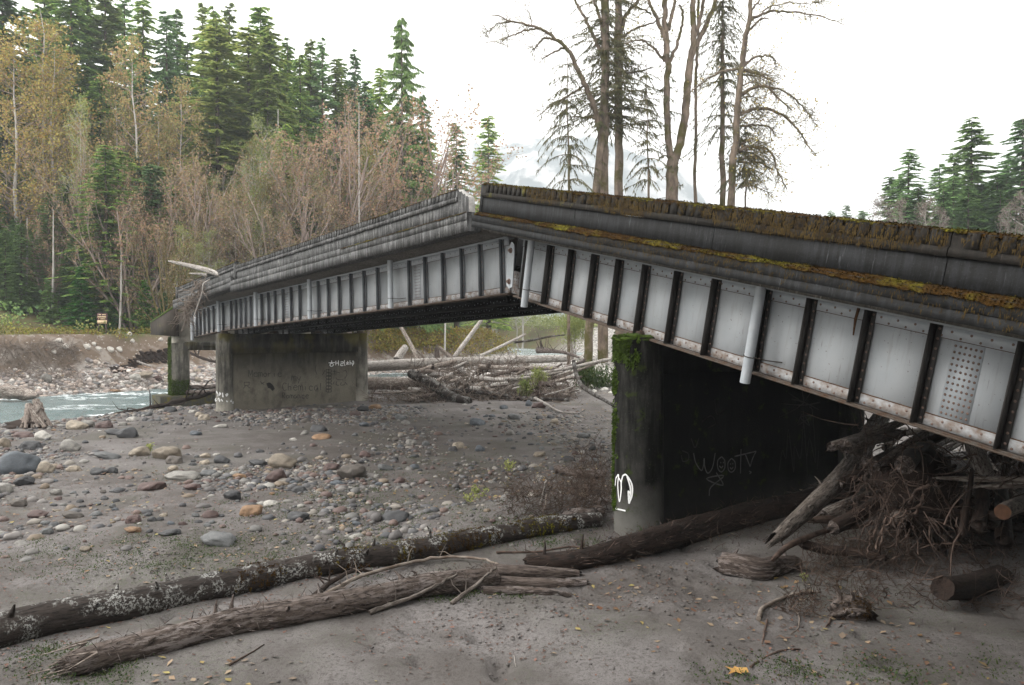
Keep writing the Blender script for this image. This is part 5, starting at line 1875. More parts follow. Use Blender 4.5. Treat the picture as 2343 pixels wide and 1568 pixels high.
def whorl(mb, Q, g, n, L, droop, t0=0.0, t1=1.0, lf=None, r=0.05, tips=None):
    """short drooping conifer branches along a traced stem, with sparse hanging needles"""
    for k in range(n):
        t = g.uniform(t0, t1)
        i = min(int(t * (len(Q) - 1)), len(Q) - 2)
        a = g.rand() * 2 * pi
        l = L * g.uniform(0.25, 1.25) * (1.25 - 0.7 * (t - t0) / max(0.01, t1 - t0))
        S = np.linspace(0, 1, 6)
        dr = droop * g.uniform(0.5, 1.3)
        P = Q[i] + np.stack([cos(a) * l * S, sin(a) * l * S, l * (0.10 * S - dr * S ** 2)], 1) + np.cumsum(g.randn(6, 3) * 0.10, 0) * S[:, None]
        mb.tube(P, np.linspace(r, 0.012, 6), 4, cap=False)
        if lf is not None:
            m_ = int(l * 17)
            s = g.rand(m_) ** 0.7
            B = np.stack([np.interp(s, S, P[:, j]) for j in range(3)], 1)
            ll = g.uniform(0.15, 0.55, m_)
            ang = a + g.uniform(-1.3, 1.3, m_)
            tip = B + np.stack([np.cos(ang) * ll * 0.6, np.sin(ang) * ll * 0.6, -ll * g.uniform(0.3, 1.3, m_)], 1)
            W_ = np.stack([-np.sin(ang), np.cos(ang), 0 * ang], 1) * 0.045
            lf.add(np.stack([B - W_, B + W_, tip], 1).reshape(-1, 3), np.arange(m_ * 3).reshape(-1, 3))


def traced_tree(name, label, build):
    g = np.random.RandomState(sum(map(ord, label)) % 9999)
    t = empty(name, label=label, cat='tree')
    tr, tw, lf, nd = MB(), MB(), MB(), MB()
    tips = []
    build(g, tr, tw, lf, nd, tips)
    tr.build('trunk', M['trunk_big'], t, smooth=True)
    if tw.v:
        tw.build('branches', M['trunk_moss'], t)
    if lf.v:
        lf.build('leaves', M['leaf_yellow'], t, kind='stuff')
    if nd.v:
        nd.build('crown', M['needles_olive'], t)
    return t


def tree_a(g, tr, tw, lf, nd, tips):
    limb(tr, [(700, 2330), (735, 1700), (760, 1200), (790, 900), (770, 760)], 56, 42, YT, g, tips, 0, 0, tw)
    limb(tr, [(772, 770), (740, 660), (700, 560), (640, 440), (580, 320), (480, 230), (400, 180), (240, 140), (120, 95)], 42, 7, YT, g, tips, 0.5, -2, tw)
    limb(tr, [(400, 180), (300, 195), (200, 240), (150, 280)], 16, 4, YT, g, tips, 1.2, -2, tw)
    limb(tr, [(540, 265), (430, 245), (380, 300), (345, 330)], 17, 6, YT, g, tips, 0.7, -1, tw)
    limb(tr, [(565, 300), (500, 330), (420, 375)], 17, 7, YT, g, tips, 0.5, 1, tw)
    limb(tr, [(240, 140), (140, 150), (80, 200), (60, 235)], 10, 3, YT, g, tips, 1.3, -1, tw)
    limb(tr, [(360, 165), (340, 100), (300, 0)], 6, 2, YT, g, tips, 0.6, 0, tw)
    limb(tr, [(690, 540), (600, 600), (500, 650), (390, 740)], 18, 6, YT, g, tips, 0.8, -2, tw)
    limb(tr, [(760, 750), (680, 745), (600, 740)], 16, 7, YT, g, tips, 0.6, -1, tw)


traced_tree('bare_maple_tree', 'leaning mossy maple whose long bare limb arches furthest left against the sky', tree_a)


def tree_b(g, tr, tw, lf, nd, tips):
    Q = limb(tr, [(800, 2350), (800, 1250), (812, 800), (818, 400), (815, 0), (815, -500)], 66, 44, YT + 1, g, tips, 0, 0, tw)
    limb(tr, [(790, 330), (730, 200), (680, 100), (620, 0), (560, -200)], 26, 10, YT + 1, g, tips, 0.5, 1, tw)
    limb(tr, [(800, 200), (775, 90), (750, 0), (740, -200)], 22, 12, YT + 1, g, tips, 0.4, -1, tw)
    whorl(tw, Q, g, 230, 4.8, 0.42, 0.40, 0.92, nd, 0.04)
    whorl(tw, Q, g, 40, 2.0, 0.6, 0.45, 0.95, nd, 0.04)


traced_tree('big_fir_tree', 'thick shaggy barked fir trunk, first of the pair behind the arching maple', tree_b)


def tree_c(g, tr, tw, lf, nd, tips):
    Q = limb(tr, [(905, 2350), (905, 1250), (905, 800), (900, 500), (900, 200), (900, -400)], 60, 44, YT + 4, g, tips, 0, 0, tw)
    limb(tr, [(905, 240), (950, 100), (1030, 0), (1090, -120)], 30, 14, YT + 4, g, tips, 0.7, 1, tw)
    limb(tr, [(920, 240), (1000, 190), (1100, 150), (1200, 100)], 16, 7, YT + 4, g, tips, 0.8, -2, tw)
    limb(tr, [(850, 480), (1000, 460), (1110, 430)], 16, 8, YT + 4, g, tips, 0.8, -1, tw)
    whorl(tw, Q, g, 210, 4.4, 0.40, 0.40, 0.92, nd, 0.04)


traced_tree('big_fir_tree', 'thick red barked trunk, second of the pair, forking near the photo top', tree_c)


def tree_d(g, tr, tw, lf, nd, tips):
    limb(tr, [(1240, 2300), (1240, 1250), (1248, 1010)], 92, 70, YT - 1, g, tips, 0, 0, tw)
    limb(tr, [(1240, 1040), (1215, 850), (1205, 650), (1212, 420), (1205, 250), (1195, 100), (1190, -100)], 46, 30, YT - 1, g, tips, 0.05, 0, tw)
    limb(tr, [(1205, 260), (1150, 130), (1110, 50), (1080, -60)], 30, 14, YT - 1, g, tips, 0.5, -1, tw)
    limb(tr, [(1222, 400), (1265, 300), (1300, 180), (1308, 80), (1285, 30)], 24, 10, YT - 1, g, tips, 0.3, 1, tw)
    limb(tr, [(1215, 190), (1250, 60), (1260, -80)], 26, 16, YT - 1, g, tips, 0.3, 1, tw)
    limb(tr, [(1195, 390), (1120, 300), (1030, 255), (940, 280)], 18, 7, YT - 1, g, tips, 0.8, -1.5, tw)
    limb(tr, [(1110, 90), (1060, 60), (1000, 45)], 14, 6, YT - 1, g, tips, 0.8, -1.5, tw)
    limb(tr, [(1255, 1040), (1305, 850), (1335, 600), (1352, 420), (1378, 250), (1372, 100), (1380, -100)], 56, 32, YT - 1, g, tips, 0.05, 0, tw)
    limb(tr, [(1385, 300), (1440, 190), (1490, 80), (1530, -40)], 34, 22, YT - 1, g, tips, 0.3, 1, tw)
    limb(tr, [(1395, 220), (1420, 100), (1450, -40)], 26, 18, YT - 1, g, tips, 0.2, -1, tw)
    Qv = smooth_pts([at(*zt(x, y), YT - 1) for x, y in ((1240, 1250), (1215, 850), (1212, 420), (1195, 100))], 6)
    whorl(tw, Qv, g, 90, 1.6, 0.5, 0.0, 1.0, nd, 0.02)
    leaves(lf, tips, g, 420, 0.22, 0.5)


traced_tree('bare_cottonwood_tree', 'tall tree split low into a wide V of two bare trunks', tree_d)


def tree_e(g, tr, tw, lf, nd, tips):
    limb(tr, [(1385, 2250), (1383, 1260), (1388, 900), (1392, 500), (1402, 250), (1405, -100)], 24, 15, YT + 2, g, tips, 0.06, 0, tw)


traced_tree('dead_tree', 'thin pale dead trunk just right of the V shaped tree', tree_e)


def tree_f(g, tr, tw, lf, nd, tips):
    Q = limb(tr, [(1565, 2250), (1560, 1260), (1558, 800), (1560, 400), (1562, 150), (1565, -60)], 44, 10, YT + 3, g, tips, 0, 0, tw)
    whorl(tw, Q, g, 260, 3.2, 0.7, 0.38, 1.0, nd, 0.028)


traced_tree('hemlock_tree', 'straight hemlock with short drooping branches beside the right hand maple', tree_f)


def tree_g(g, tr, tw, lf, nd, tips):
    limb(tr, [(1600, 2300), (1612, 1280), (1640, 900), (1660, 650), (1682, 400), (1702, 250), (1732, 130), (1735, 30), (1725, -120)], 52, 22, YT - 3, g, tips, 0.02, 0, tw)
    limb(tr, [(1732, 135), (1790, 100), (1880, 72), (2000, 80), (2180, 105), (2340, 165)], 22, 4, YT - 3, g, tips, 0.7, -2, tw)
    limb(tr, [(1800, 95), (1850, 50), (1960, 20), (2100, 25), (2200, 10)], 12, 3, YT - 3, g, tips, 0.8, 2, tw)
    limb(tr, [(1745, 60), (1790, 10), (1830, -60)], 14, 6, YT - 3, g, tips, 0.6, 2, tw)
    limb(tr, [(1735, 185), (1790, 130), (1850, 115)], 16, 6, YT - 3, g, tips, 0.6, -2, tw)
    limb(tr, [(1690, 425), (1740, 375), (1830, 350), (1880, 370), (1905, 430)], 18, 5, YT - 3, g, tips, 1.0, 2, tw)
    limb(tr, [(1695, 440), (1780, 470), (1850, 500), (1910, 530)], 18, 6, YT - 3, g, tips, 1.0, -1, tw)
    limb(tr, [(1670, 612), (1750, 562), (1835, 548), (1900, 610), (2000, 700)], 26, 7, YT - 3, g, tips, 0.9, -2, tw)
    limb(tr, [(1850, 550), (1950, 580), (2050, 660), (2110, 730), (2150, 790)], 14, 4, YT - 3, g, tips, 1.2, 2, tw)
    limb(tr, [(1665, 725), (1770, 690), (1880, 700), (1980, 760), (2060, 850), (2105, 930), (2140, 985)], 24, 5, YT - 3, g, tips, 0.8, -1, tw)
    limb(tr, [(1670, 800), (1780, 792), (1860, 815), (1895, 860)], 18, 6, YT - 3, g, tips, 0.9, 2, tw)
    limb(tr, [(1660, 950), (1770, 930), (1870, 970), (1905, 1080), (1970, 1200)], 22, 6, YT - 3, g, tips, 1.0, -1, tw)
    limb(tr, [(1660, 1030), (1780, 1030), (1885, 1080)], 18, 8, YT - 3, g, tips, 1.0, 1, tw)
    limb(tr, [(1660, 440), (1560, 452), (1465, 500), (1400, 550), (1355, 582)], 18, 6, YT - 3, g, tips, 0.7, -1, tw)
    for q in range(15):
        x0, y0 = g.uniform(1640, 1700), g.uniform(420, 1200)
        limb(tr, [(x0, y0), (x0 + g.uniform(60, 120), y0 + g.uniform(-60, 20)), (x0 + g.uniform(140, 260), y0 + g.uniform(-20, 90))], 9, 2, YT - 3, g, tips, 1.0, g.uniform(-3, 3), tw)
    leaves(lf, tips, g, 1500, 0.20, 0.55)


traced_tree('mossy_maple_tree', 'mossy maple on the right with long limbs drooping out over the sky', tree_g)


def thin_con(x, ytop, w, n, L, drp):
    def f(g, tr, tw, lf, nd, tips):
        Q = limb(tr, [(x + 10, 2330), (x + 10, 1250), (x + 3, (1250 + ytop) / 2), (x, ytop)], w, 3, YT - 2, g, tips, 0, 0, tw)
        whorl(tw, Q, g, n, L, drp, 0.40, 1.0, nd, 0.018)
    return f


traced_tree('hemlock_tree', 'thin sparse hemlock with drooping wisps left of the big fir pair', thin_con(578, 330, 22, 130, 2.9, 0.75))
traced_tree('hemlock_tree', 'small hemlock between the big fir pair and the V shaped tree', thin_con(1080, 420, 20, 110, 2.1, 0.7))
traced_tree('hemlock_tree', 'small green hemlock in front of the right hand maple trunk', thin_con(1700, 760, 16, 110, 2.6, 0.8))

# ---------------------------------------------------------------- brush, grasses and ground cover
def leaf_cloud(name, centres, mat, seed, label_kind='stuff', size=0.2, per=160, rad=(1.2, 1.2, 0.7), stems=None):
    g = np.random.RandomState(seed)
    m = MB()
    C = np.array(centres)
    n = len(C) * per
    P = np.repeat(C, per, 0) + g.randn(n, 3) * np.array(rad) * 0.5
    A = g.randn(n, 3)
    A /= np.linalg.norm(A, axis=1)[:, None]
    B = np.cross(A, g.randn(n, 3))
    B /= np.linalg.norm(B, axis=1)[:, None] + 1e-9
    s = size * g.uniform(0.4, 1.4, (n, 1))
    V = np.stack([P - A * s * 0.5, P + B * s * 0.4, P + A * s * 0.6, P - B * s * 0.4], 1).reshape(-1, 3)
    m.add(V, np.arange(n * 4).reshape(-1, 4))
    return m.build(name, mat, kind='stuff')


g = np.random.RandomState(31)
C1, C2, C3, C4 = [], [], [], []
for _ in range(5200):
    x, y = g.uniform(-95, 12), g.uniform(50, 128)
    s = float(river_sd(x, y))
    if HALF + 8.2 < s < HALF + 20:
        z = float(H(x, y, False))
        k = g.rand()
        if x < -50 and s < 24:
            C1.append((x, y, z + 0.25 + g.rand() * 1.3))
        elif k < 0.45:
            C2.append((x, y, z + 0.1 + g.rand() * 0.45))
        elif k < 0.55 and s > 22:
            C3.append((x, y, z + 0.3 + g.rand() * 1.6))
    elif HALF + 3.5 < s <= HALF + 8.2 and (x > -8 or x < -52):
        if g.rand() < 0.6:
            C2.append((x, y, float(H(x, y, False)) + 0.15))
leaf_cloud('yellow_brush', C1, M['leaf_brush'], 1, size=0.24, per=70)
leaf_cloud('dry_grass', C2, M['leaf_brush'], 2, size=0.2, per=45, rad=(1.1, 1.1, 0.25))
leaf_cloud('undergrowth', C3, M['leaf_lime'], 3, size=0.24, per=60, rad=(1.6, 1.6, 1.0))
# forest floor brush up the slope
for _ in range(900):
    x, y = g.uniform(-110, 20), g.uniform(85, 150)
    s = float(river_sd(x, y))
    if s > 28:
        C4.append((x, y, float(H(x, y, False)) + 0.6))
leaf_cloud('forest_undergrowth', C4, M['needles_dark'], 4, size=0.42, per=46, rad=(2.6, 2.6, 1.6))
C5, C6 = [], []
for _ in range(420):
    gp = ground_at(g.uniform(845, 1190), g.uniform(738, 812))
    if gp is not None and gp[1] > 68 and float(river_sd(gp[0], gp[1])) > HALF + 2:
        C5.append(gp + np.array([0, 0, 0.2 + 0.5 * g.rand()]))
for _ in range(500):
    gp = ground_at(g.uniform(850, 1420), g.uniform(736, 752))
    if gp is not None and gp[1] > 120:
        C6.append(gp + np.array([0, 0, 0.5 + 2.5 * g.rand()]))
if C5:
    leaf_cloud('bank_brush', C5, M['leaf_brush'], 5, size=0.26, per=60, rad=(1.5, 1.5, 0.6))
if C6:
    leaf_cloud('upstream_brush', C6, M['leaf_lime'], 6, size=0.5, per=70, rad=(4, 4, 2.4))
# leafy shrubs seen beyond the near pier and along the upper bar
for px, py, Y, lab, mt, w_, h_ in ((1372, 880, 62, 'soft green willow bush beside the dark near pier', M['weed'], 1.9, 1.5), (1340, 858, 60, 'smaller green willow sprig left of the big willow bush', M['weed'], 0.8, 0.8),
                                   (1232, 868, 56, 'yellowish sapling growing in the driftwood jam', M['leaf_lime'], 0.5, 0.7), (1200, 890, 54, 'low leafy sapling at the edge of the driftwood', M['leaf_lime'], 0.4, 0.6), (1312, 750, 84, 'lime leaved shrub under the bridge near the tree trunks', M['leaf_lime'], 1.7, 1.6)):
    c = at(px, py, Y)
    m = MB()
    n = int(1500 * w_)
    gg = np.random.RandomState(px)
    P = c + gg.randn(n, 3) * np.array([w_, w_, h_]) * 0.5
    A = gg.randn(n, 3) * np.array([0.5, 0.5, 1])
    A /= np.linalg.norm(A, axis=1)[:, None]
    B = np.cross(A, gg.randn(n, 3))
    B /= np.linalg.norm(B, axis=1)[:, None] + 1e-9
    s = 0.16 * gg.uniform(0.5, 1.4, (n, 1))
    m.add(np.stack([P - A * s, P + B * s * 0.25, P + A * s, P - B * s * 0.25], 1).reshape(-1, 3), np.arange(n * 4).reshape(-1, 4))
    t = empty('willow_bush', label=lab, cat='bush')
    m.build('foliage', mt, t)
    tw = MB()
    gz = float(H(c[0], c[1], False)) - 0.1
    for k in range(16):
        e = c + gg.randn(3) * np.array([w_, w_, h_]) * 0.5
        tw.tube([(c[0] + gg.randn() * 0.2, c[1] + gg.randn() * 0.2, gz), (c + e) / 2 + gg.randn(3) * 0.1, e], [0.02, 0.015, 0.006], 4)
    tw.build('stems', M['twig'], t)
# ---------------------------------------------------------------- stones
def rock_mesh(seed, sub, amp=0.28, flat=0.0):
    import bmesh
    bm = bmesh.new()
    bmesh.ops.create_icosphere(bm, subdivisions=sub, radius=1.0)
    g = np.random.RandomState(seed)
    off = Vector(g.rand(3) * 50)
    planes = [(Vector(g.randn(3)).normalized(), g.uniform(0.62, 0.9)) for _ in range(7)]
    for v in bm.verts:
        c = v.co.copy()
        k = 1 + amp * noise.noise(c * 1.1 + off) + amp * 0.35 * noise.noise(c * 3.1 + off)
        c *= k
        for n_, d_ in planes:
            e = c.dot(n_) - d_
            if e > 0:
                c -= n_ * e * 0.72
        v.co = c
    me = bpy.data.meshes.new('stone')
    bm.to_mesh(me)
    bm.free()
    for p in me.polygons:
        p.use_smooth = True
    me.materials.append(M['rock'])
    return me


ROCKS = [rock_mesh(i, 4) for i in range(6)]
ROCKS_LO = [rock_mesh(40 + i, 3) for i in range(8)]
COL = {'dark': (0.045, 0.047, 0.052), 'grey': (0.10, 0.105, 0.11), 'pale grey': (0.19, 0.185, 0.175), 'white': (0.36, 0.35, 0.33), 'cream': (0.27, 0.235, 0.19), 'tan': (0.17, 0.145, 0.115), 'red brown': (0.085, 0.055, 0.052), 'brown': (0.085, 0.075, 0.068), 'orange': (0.21, 0.13, 0.075), 'blue grey': (0.075, 0.088, 0.105)}
R2 = np.random.RandomState(5)
taken = []


def stone(px, py, w, h, col, label, group=None, cat='stone', lo=False, tilt=0.25, Y=None):
    """w, h: size on the measuring grid, (px, py) its centre"""
    gp = ground_at(px, py + h * 0.42) if Y is None else None
    if gp is None:
        p = at(px, py, Y if Y else 60)
        gp = np.array([p[0], p[1], float(H(p[0], p[1]))]) if Y is None else p
    y = gp[1]
    sx = w * y / FPX / 2 * 0.90
    sz = h * y / FPX / 2 * 1.0
    me = (ROCKS_LO if lo else ROCKS)[R2.randint(8 if lo else 6)]
    o = share('stone', me, label=label, cat=cat, group=group)
    o.location = (gp[0] + (px - px_of(gp)[0]) * y / FPX, y + sx * 0.3, gp[2] + sz * (0.28 if lo else 0.40))
    o.scale = (sx * 1.12, sx * R2.uniform(0.75, 1.0), sz * 1.18)
    o.rotation_euler = (R2.uniform(-tilt, tilt) * 0.4, R2.uniform(-tilt, tilt), R2.uniform(-0.4, 0.4))
    c = COL[col]
    v = R2.uniform(0.85, 1.15)
    o.color = (c[0] * v, c[1] * v, c[2] * v, 1)
    taken.append((px, py, w))
    return o


za = lambda x, y: (x / 2.374, 907.3 + y / 2.374)
zb = lambda x, y: (725.8 + x / 3.228, 907.3 + y / 3.228)
# (x, y, w, h) in zoom pixels, colour, label
BIG = [(za, 2.374, [
    (85, 360, 215, 150, 'blue grey', 'biggest dark blue grey boulder at the left photo edge'),
    (372, 268, 110, 72, 'pale grey', 'angular pale grey stone right of the biggest boulder'),
    (228, 212, 92, 56, 'white', 'round white stone beneath the bleached stump'),
    (408, 152, 120, 58, 'cream', 'cream stone lying at the water edge'),
    (468, 146, 84, 52, 'pale grey', 'pale stone touching the cream one at the water edge'),
    (688, 196, 104, 70, 'dark', 'dark humped boulder on the smooth silt near the river'),
    (628, 192, 120, 34, 'dark', 'flat dark stone leaning on the humped boulder'),
    (240, 388, 92, 72, 'cream', 'blocky cream stone next to the biggest boulder'),
    (392, 392, 76, 42, 'cream', 'low cream stone with an orange tint beside the blocky one'),
    (120, 460, 124, 50, 'dark', 'long dark stone below the biggest boulder'),
    (14, 500, 90, 70, 'pale grey', 'pale stone cut by the left photo edge'),
    (752, 300, 112, 60, 'cream', 'cream boulder, left of a pair with a green weed between'),
    (904, 305, 152, 84, 'tan', 'tan boulder, right and larger of the pair with a weed between'),
    (945, 346, 96, 52, 'brown', 'dark brown stone in front of the tan boulder'),
    (575, 320, 140, 40, 'grey', 'long low grey stone left of the cream boulder'),
    (812, 486, 156, 60, 'red brown', 'long red brown stone in the middle of the cobbles'),
    (985, 430, 178, 52, 'pale grey', 'long flat pale stone above the long red one'),
    (1128, 412, 92, 42, 'grey', 'grey stone at the right end of the long flat pale stone'),
    (1528, 350, 164, 84, 'tan', 'big smooth olive grey boulder half sunk in silt'),
    (1498, 432, 112, 82, 'red brown', 'round red brown boulder below the olive boulder'),
    (1910, 404, 160, 96, 'brown', 'silt covered brown boulder under the middle of the far span'),
    (1796, 378, 84, 42, 'red brown', 'small red stone left of the silt covered boulder'),
    (1260, 530, 92, 60, 'dark', 'black angular stone in the gravel'),
    (1622, 500, 84, 52, 'dark', 'dark round stone with weeds at its foot'),
    (1465, 580, 84, 42, 'white', 'small white stone near the ochre boulder'),
    (1358, 616, 122, 76, 'orange', 'ochre boulder with a lumpy top'),
    (1612, 650, 124, 62, 'dark', 'dark oval boulder with weeds to its right'),
    (1182, 772, 184, 82, 'grey', 'large grey boulder nearest the white mottled log'),
    (920, 742, 116, 42, 'dark', 'long dark stone left of the large grey boulder'),
    (718, 730, 92, 38, 'orange', 'flat orange stone among the pebbles'),
    (250, 725, 64, 42, 'grey', 'grey stone on the clean silt at the left'),
    (112, 790, 84, 30, 'pale grey', 'half buried pale stone at the lower left of the cobbles'),
    (460, 820, 62, 30, 'tan', 'small tan stone at the lower edge of the cobbles'),
    (722, 662, 84, 52, 'red brown', 'round red stone above the flat orange one'),
    (530, 404, 100, 44, 'dark', 'dark flat stone under the low grey stone'),
    (604, 395, 66, 44, 'dark', 'dark round stone beside the dark flat one'),
    (165, 260, 112, 56, 'dark', 'dark stone behind the round white one'),
    (122, 208, 110, 36, 'red brown', 'flat red stone under the bleached stump'),
    (18, 250, 70, 66, 'tan', 'tan rock at the left photo edge below the river'),
    (300, 520, 64, 42, 'pale grey', 'pale stone in the left gravel below the cream blocks'),
    (712, 120, 62, 32, 'white', 'bright white stone at the end of the long stick'),
    (1108, 110, 66, 42, 'cream', 'upright cream stone before the river pier'),
    (1080, 98, 50, 30, 'cream', 'smaller cream stone touching the upright one'),
    (2030, 55, 76, 36, 'orange', 'bright orange stone at the right foot of the river pier'),
    (1970, 66, 66, 42, 'dark', 'dark stone beside the orange one at the pier foot'),
    (1930, 95, 66, 28, 'red brown', 'reddish flat stone before the pier foot'),
    (1742, 212, 104, 40, 'orange', 'orange and cream slab of rock on the silt'),
    (1728, 168, 96, 52, 'dark', 'dark stone behind the orange and cream slab'),
    (1058, 200, 64, 30, 'blue grey', 'lone grey stone on the smooth silt'),
    (1195, 160, 74, 22, 'white', 'white sliver of stone on the smooth silt'),
    (790, 92, 60, 34, 'grey', 'grey stone on the shore under the long stick'),
    (920, 68, 70, 40, 'dark', 'dark stone by the footing of the end bent'),
    (1042, 78, 40, 26, 'white', 'pale round stone at the foot of the river pier column'),
    (560, 150, 96, 50, 'red brown', 'red brown stone at the shore behind the cream stones'),
    (90, 88, 70, 26, 'brown', 'brown rock standing in the shallow water'),
    (1410, 290, 50, 28, 'dark', 'lone dark stone above the olive boulder'),
    (1112, 322, 60, 30, 'cream', 'cream stone above the long flat pale stone'),
    (1108, 356, 64, 30, 'cream', 'second cream stone above the long flat pale stone'),
    (938, 388, 56, 40, 'cream', 'pointed cream stone on top of the brown one'),
    (1200, 345, 90, 46, 'dark', 'dark stone right of the two cream stones'),
    (1400, 366, 100, 40, 'dark', 'dark stone against the olive boulder'),
    (1300, 432, 70, 32, 'orange', 'narrow orange stone left of the red boulder'),
    (1040, 492, 100, 40, 'red brown', 'reddish stone beneath the long flat pale stone'),
    (96, 580, 80, 50, 'brown', 'rounded brown stone at the left of the gravel'),
    (200, 640, 120, 44, 'red brown', 'low reddish stone half in the clean silt'),
    (390, 645, 110, 46, 'brown', 'low brown stone half in the clean silt'),
    (1650, 620, 90, 40, 'brown', 'brown stone behind the dark oval boulder'),
]), (zb, 3.228, [
    (1180, 182, 116, 66, 'blue grey', 'wet black blue boulder at the foot of the driftwood jam'),
    (1040, 356, 86, 62, 'cream', 'upright cream and orange stone in the middle of the gravel bar'),
    (1000, 386, 72, 44, 'dark', 'dark stone touching the cream and orange one'),
    (1455, 147, 92, 54, 'grey', 'round grey stone right of the wet black boulder'),
    (1640, 62, 104, 54, 'red brown', 'large red boulder at the right end of the driftwood jam'),
    (1748, 182, 72, 44, 'cream', 'cream stone at the edge of the leaf strewn sand'),
    (1965, 282, 104, 48, 'grey', 'wide grey stone near the dark near pier'),
    (2032, 380, 56, 46, 'dark', 'black round stone near the dark near pier'),
    (1860, 456, 94, 60, 'dark', 'dark boulder above the driftwood by the near pier'),
    (1460, 478, 96, 52, 'brown', 'brown boulder in the right part of the gravel bar'),
    (1640, 426, 90, 48, 'tan', 'tan boulder right of the brown one'),
    (500, 522, 116, 50, 'grey', 'grey stone with a silty top beside the silt covered boulder'),
    (570, 885, 200, 96, 'dark', 'large flat topped dark boulder above the mossy end of the log'),
    (372, 882, 96, 42, 'grey', 'grey stone left of the flat topped dark boulder'),
    (290, 932, 74, 34, 'blue grey', 'small grey stone in front of the flat topped boulder'),
    (610, 150, 86, 42, 'grey', 'pale grey stone on the dark silt under the far span'),
    (280, 125, 96, 40, 'red brown', 'reddish stone on the dark silt before the river pier'),
    (345, 205, 74, 40, 'blue grey', 'blue stone on the dark silt before the river pier'),
    (1175, 628, 40, 30, 'orange', 'small orange stone in the bare right hand silt'),
    (690, 335, 80, 50, 'pale grey', 'silt topped stone left of the cream and orange one'),
    (800, 345, 70, 40, 'grey', 'grey stone between the silt topped and the orange one'),
    (1200, 380, 76, 50, 'blue grey', 'angular blue stone right of the cream and orange one'),
    (350, 425, 90, 54, 'red brown', 'dark red stone up slope of the silt covered boulder'),
    (1375, 75, 60, 40, 'blue grey', 'pointed blue stone against the driftwood jam'),
    (1560, 50, 50, 50, 'blue grey', 'tall blue stone left of the large red boulder'),
    (250, 725, 60, 34, 'cream', 'cream stone above the weedy strip'),
    (455, 640, 60, 30, 'blue grey', 'small blue stone above the weedy strip'),
    (1920, 150, 60, 20, 'grey', 'flat grey stone at the tip of the white plank'),
    (1720, 150, 50, 30, 'dark', 'dark stone before the cream stone on the sand edge'),
    (1640, 155, 56, 34, 'dark', 'dark stone in the cluster below the red boulder'),
])]
for conv, k, lst in BIG:
    for x, y, w, h, c, lab in lst:
        X, Y = conv(x, y)
        stone(X, Y, w / k, h / k, c, lab)
# far bank boulders, seen across the water
zw = lambda x, y: (x / 2.24 / 1.6533, (1000 + y / 2.24) / 1.6533)
for x, y, w, h, c, lab in [(1220, 935, 150, 60, 'tan', 'large flat brown boulder on the far cobble shore'), (1130, 960, 120, 70, 'white', 'big pale boulder left of the flat brown one across the river'), (1325, 965, 90, 46, 'red brown', 'reddish boulder right of the flat brown one across the river'), (1420, 1015, 60, 60, 'cream', 'cream boulder at the far shore beside the end bent'),
                           (1290, 1045, 90, 34, 'white', 'white stone at the far water edge'), (970, 1085, 100, 30, 'orange', 'orange stone in the far shallows'), (850, 925, 60, 28, 'white', 'white stone high on the far cobble shore'), (975, 945, 60, 40, 'white', 'round white stone on the far cobble shore'), (1415, 915, 60, 56, 'cream', 'upright cream stone beneath the cut bank'), (1670, 905, 60, 40, 'cream', 'cream stone seen between the end bent and the river pier'),
                           (1790, 890, 70, 40, 'white', 'white stone against the river pier across the water'), (1635, 945, 66, 44, 'white', 'large white stone between the two bents across the water'), (1665, 990, 70, 40, 'cream', 'lower cream stone between the two bents across the water'), (1030, 1025, 50, 34, 'white', 'small white stone at the middle of the far shore'),
                           (380, 975, 110, 80, 'pale grey', 'broken slab of concrete fallen on the far shore'), (800, 1015, 100, 34, 'grey', 'flat grey stone at the middle of the far shore'), (1080, 1010, 70, 36, 'pale grey', 'pale flat stone below the big pale boulder')]:
    X, Y = zw(x, y)
    stone(X, Y, w / 2.24 / 1.6533, h / 2.24 / 1.6533, c, lab)
# stones stuck in the cut bank
for x, y in ((500, 710), (455, 765), (740, 755), (930, 735), (1005, 760), (830, 748), (1120, 712), (795, 700), (1360, 678), (1432, 785), (550, 708), (1095, 615)):
    X, Y = zw(x, y)
    gp = ground_at(X, Y)
    if gp is not None:
        o = share('stone', ROCKS_LO[R2.randint(8)], label='pale cobble stuck in the face of the cut bank', cat='stone', group='cobbles in the cut bank')
        o.location = gp
        s = R2.uniform(0.22, 0.42)
        o.scale = (s, s * 0.8, s * 0.8)
        o.color = (0.45, 0.43, 0.40, 1)

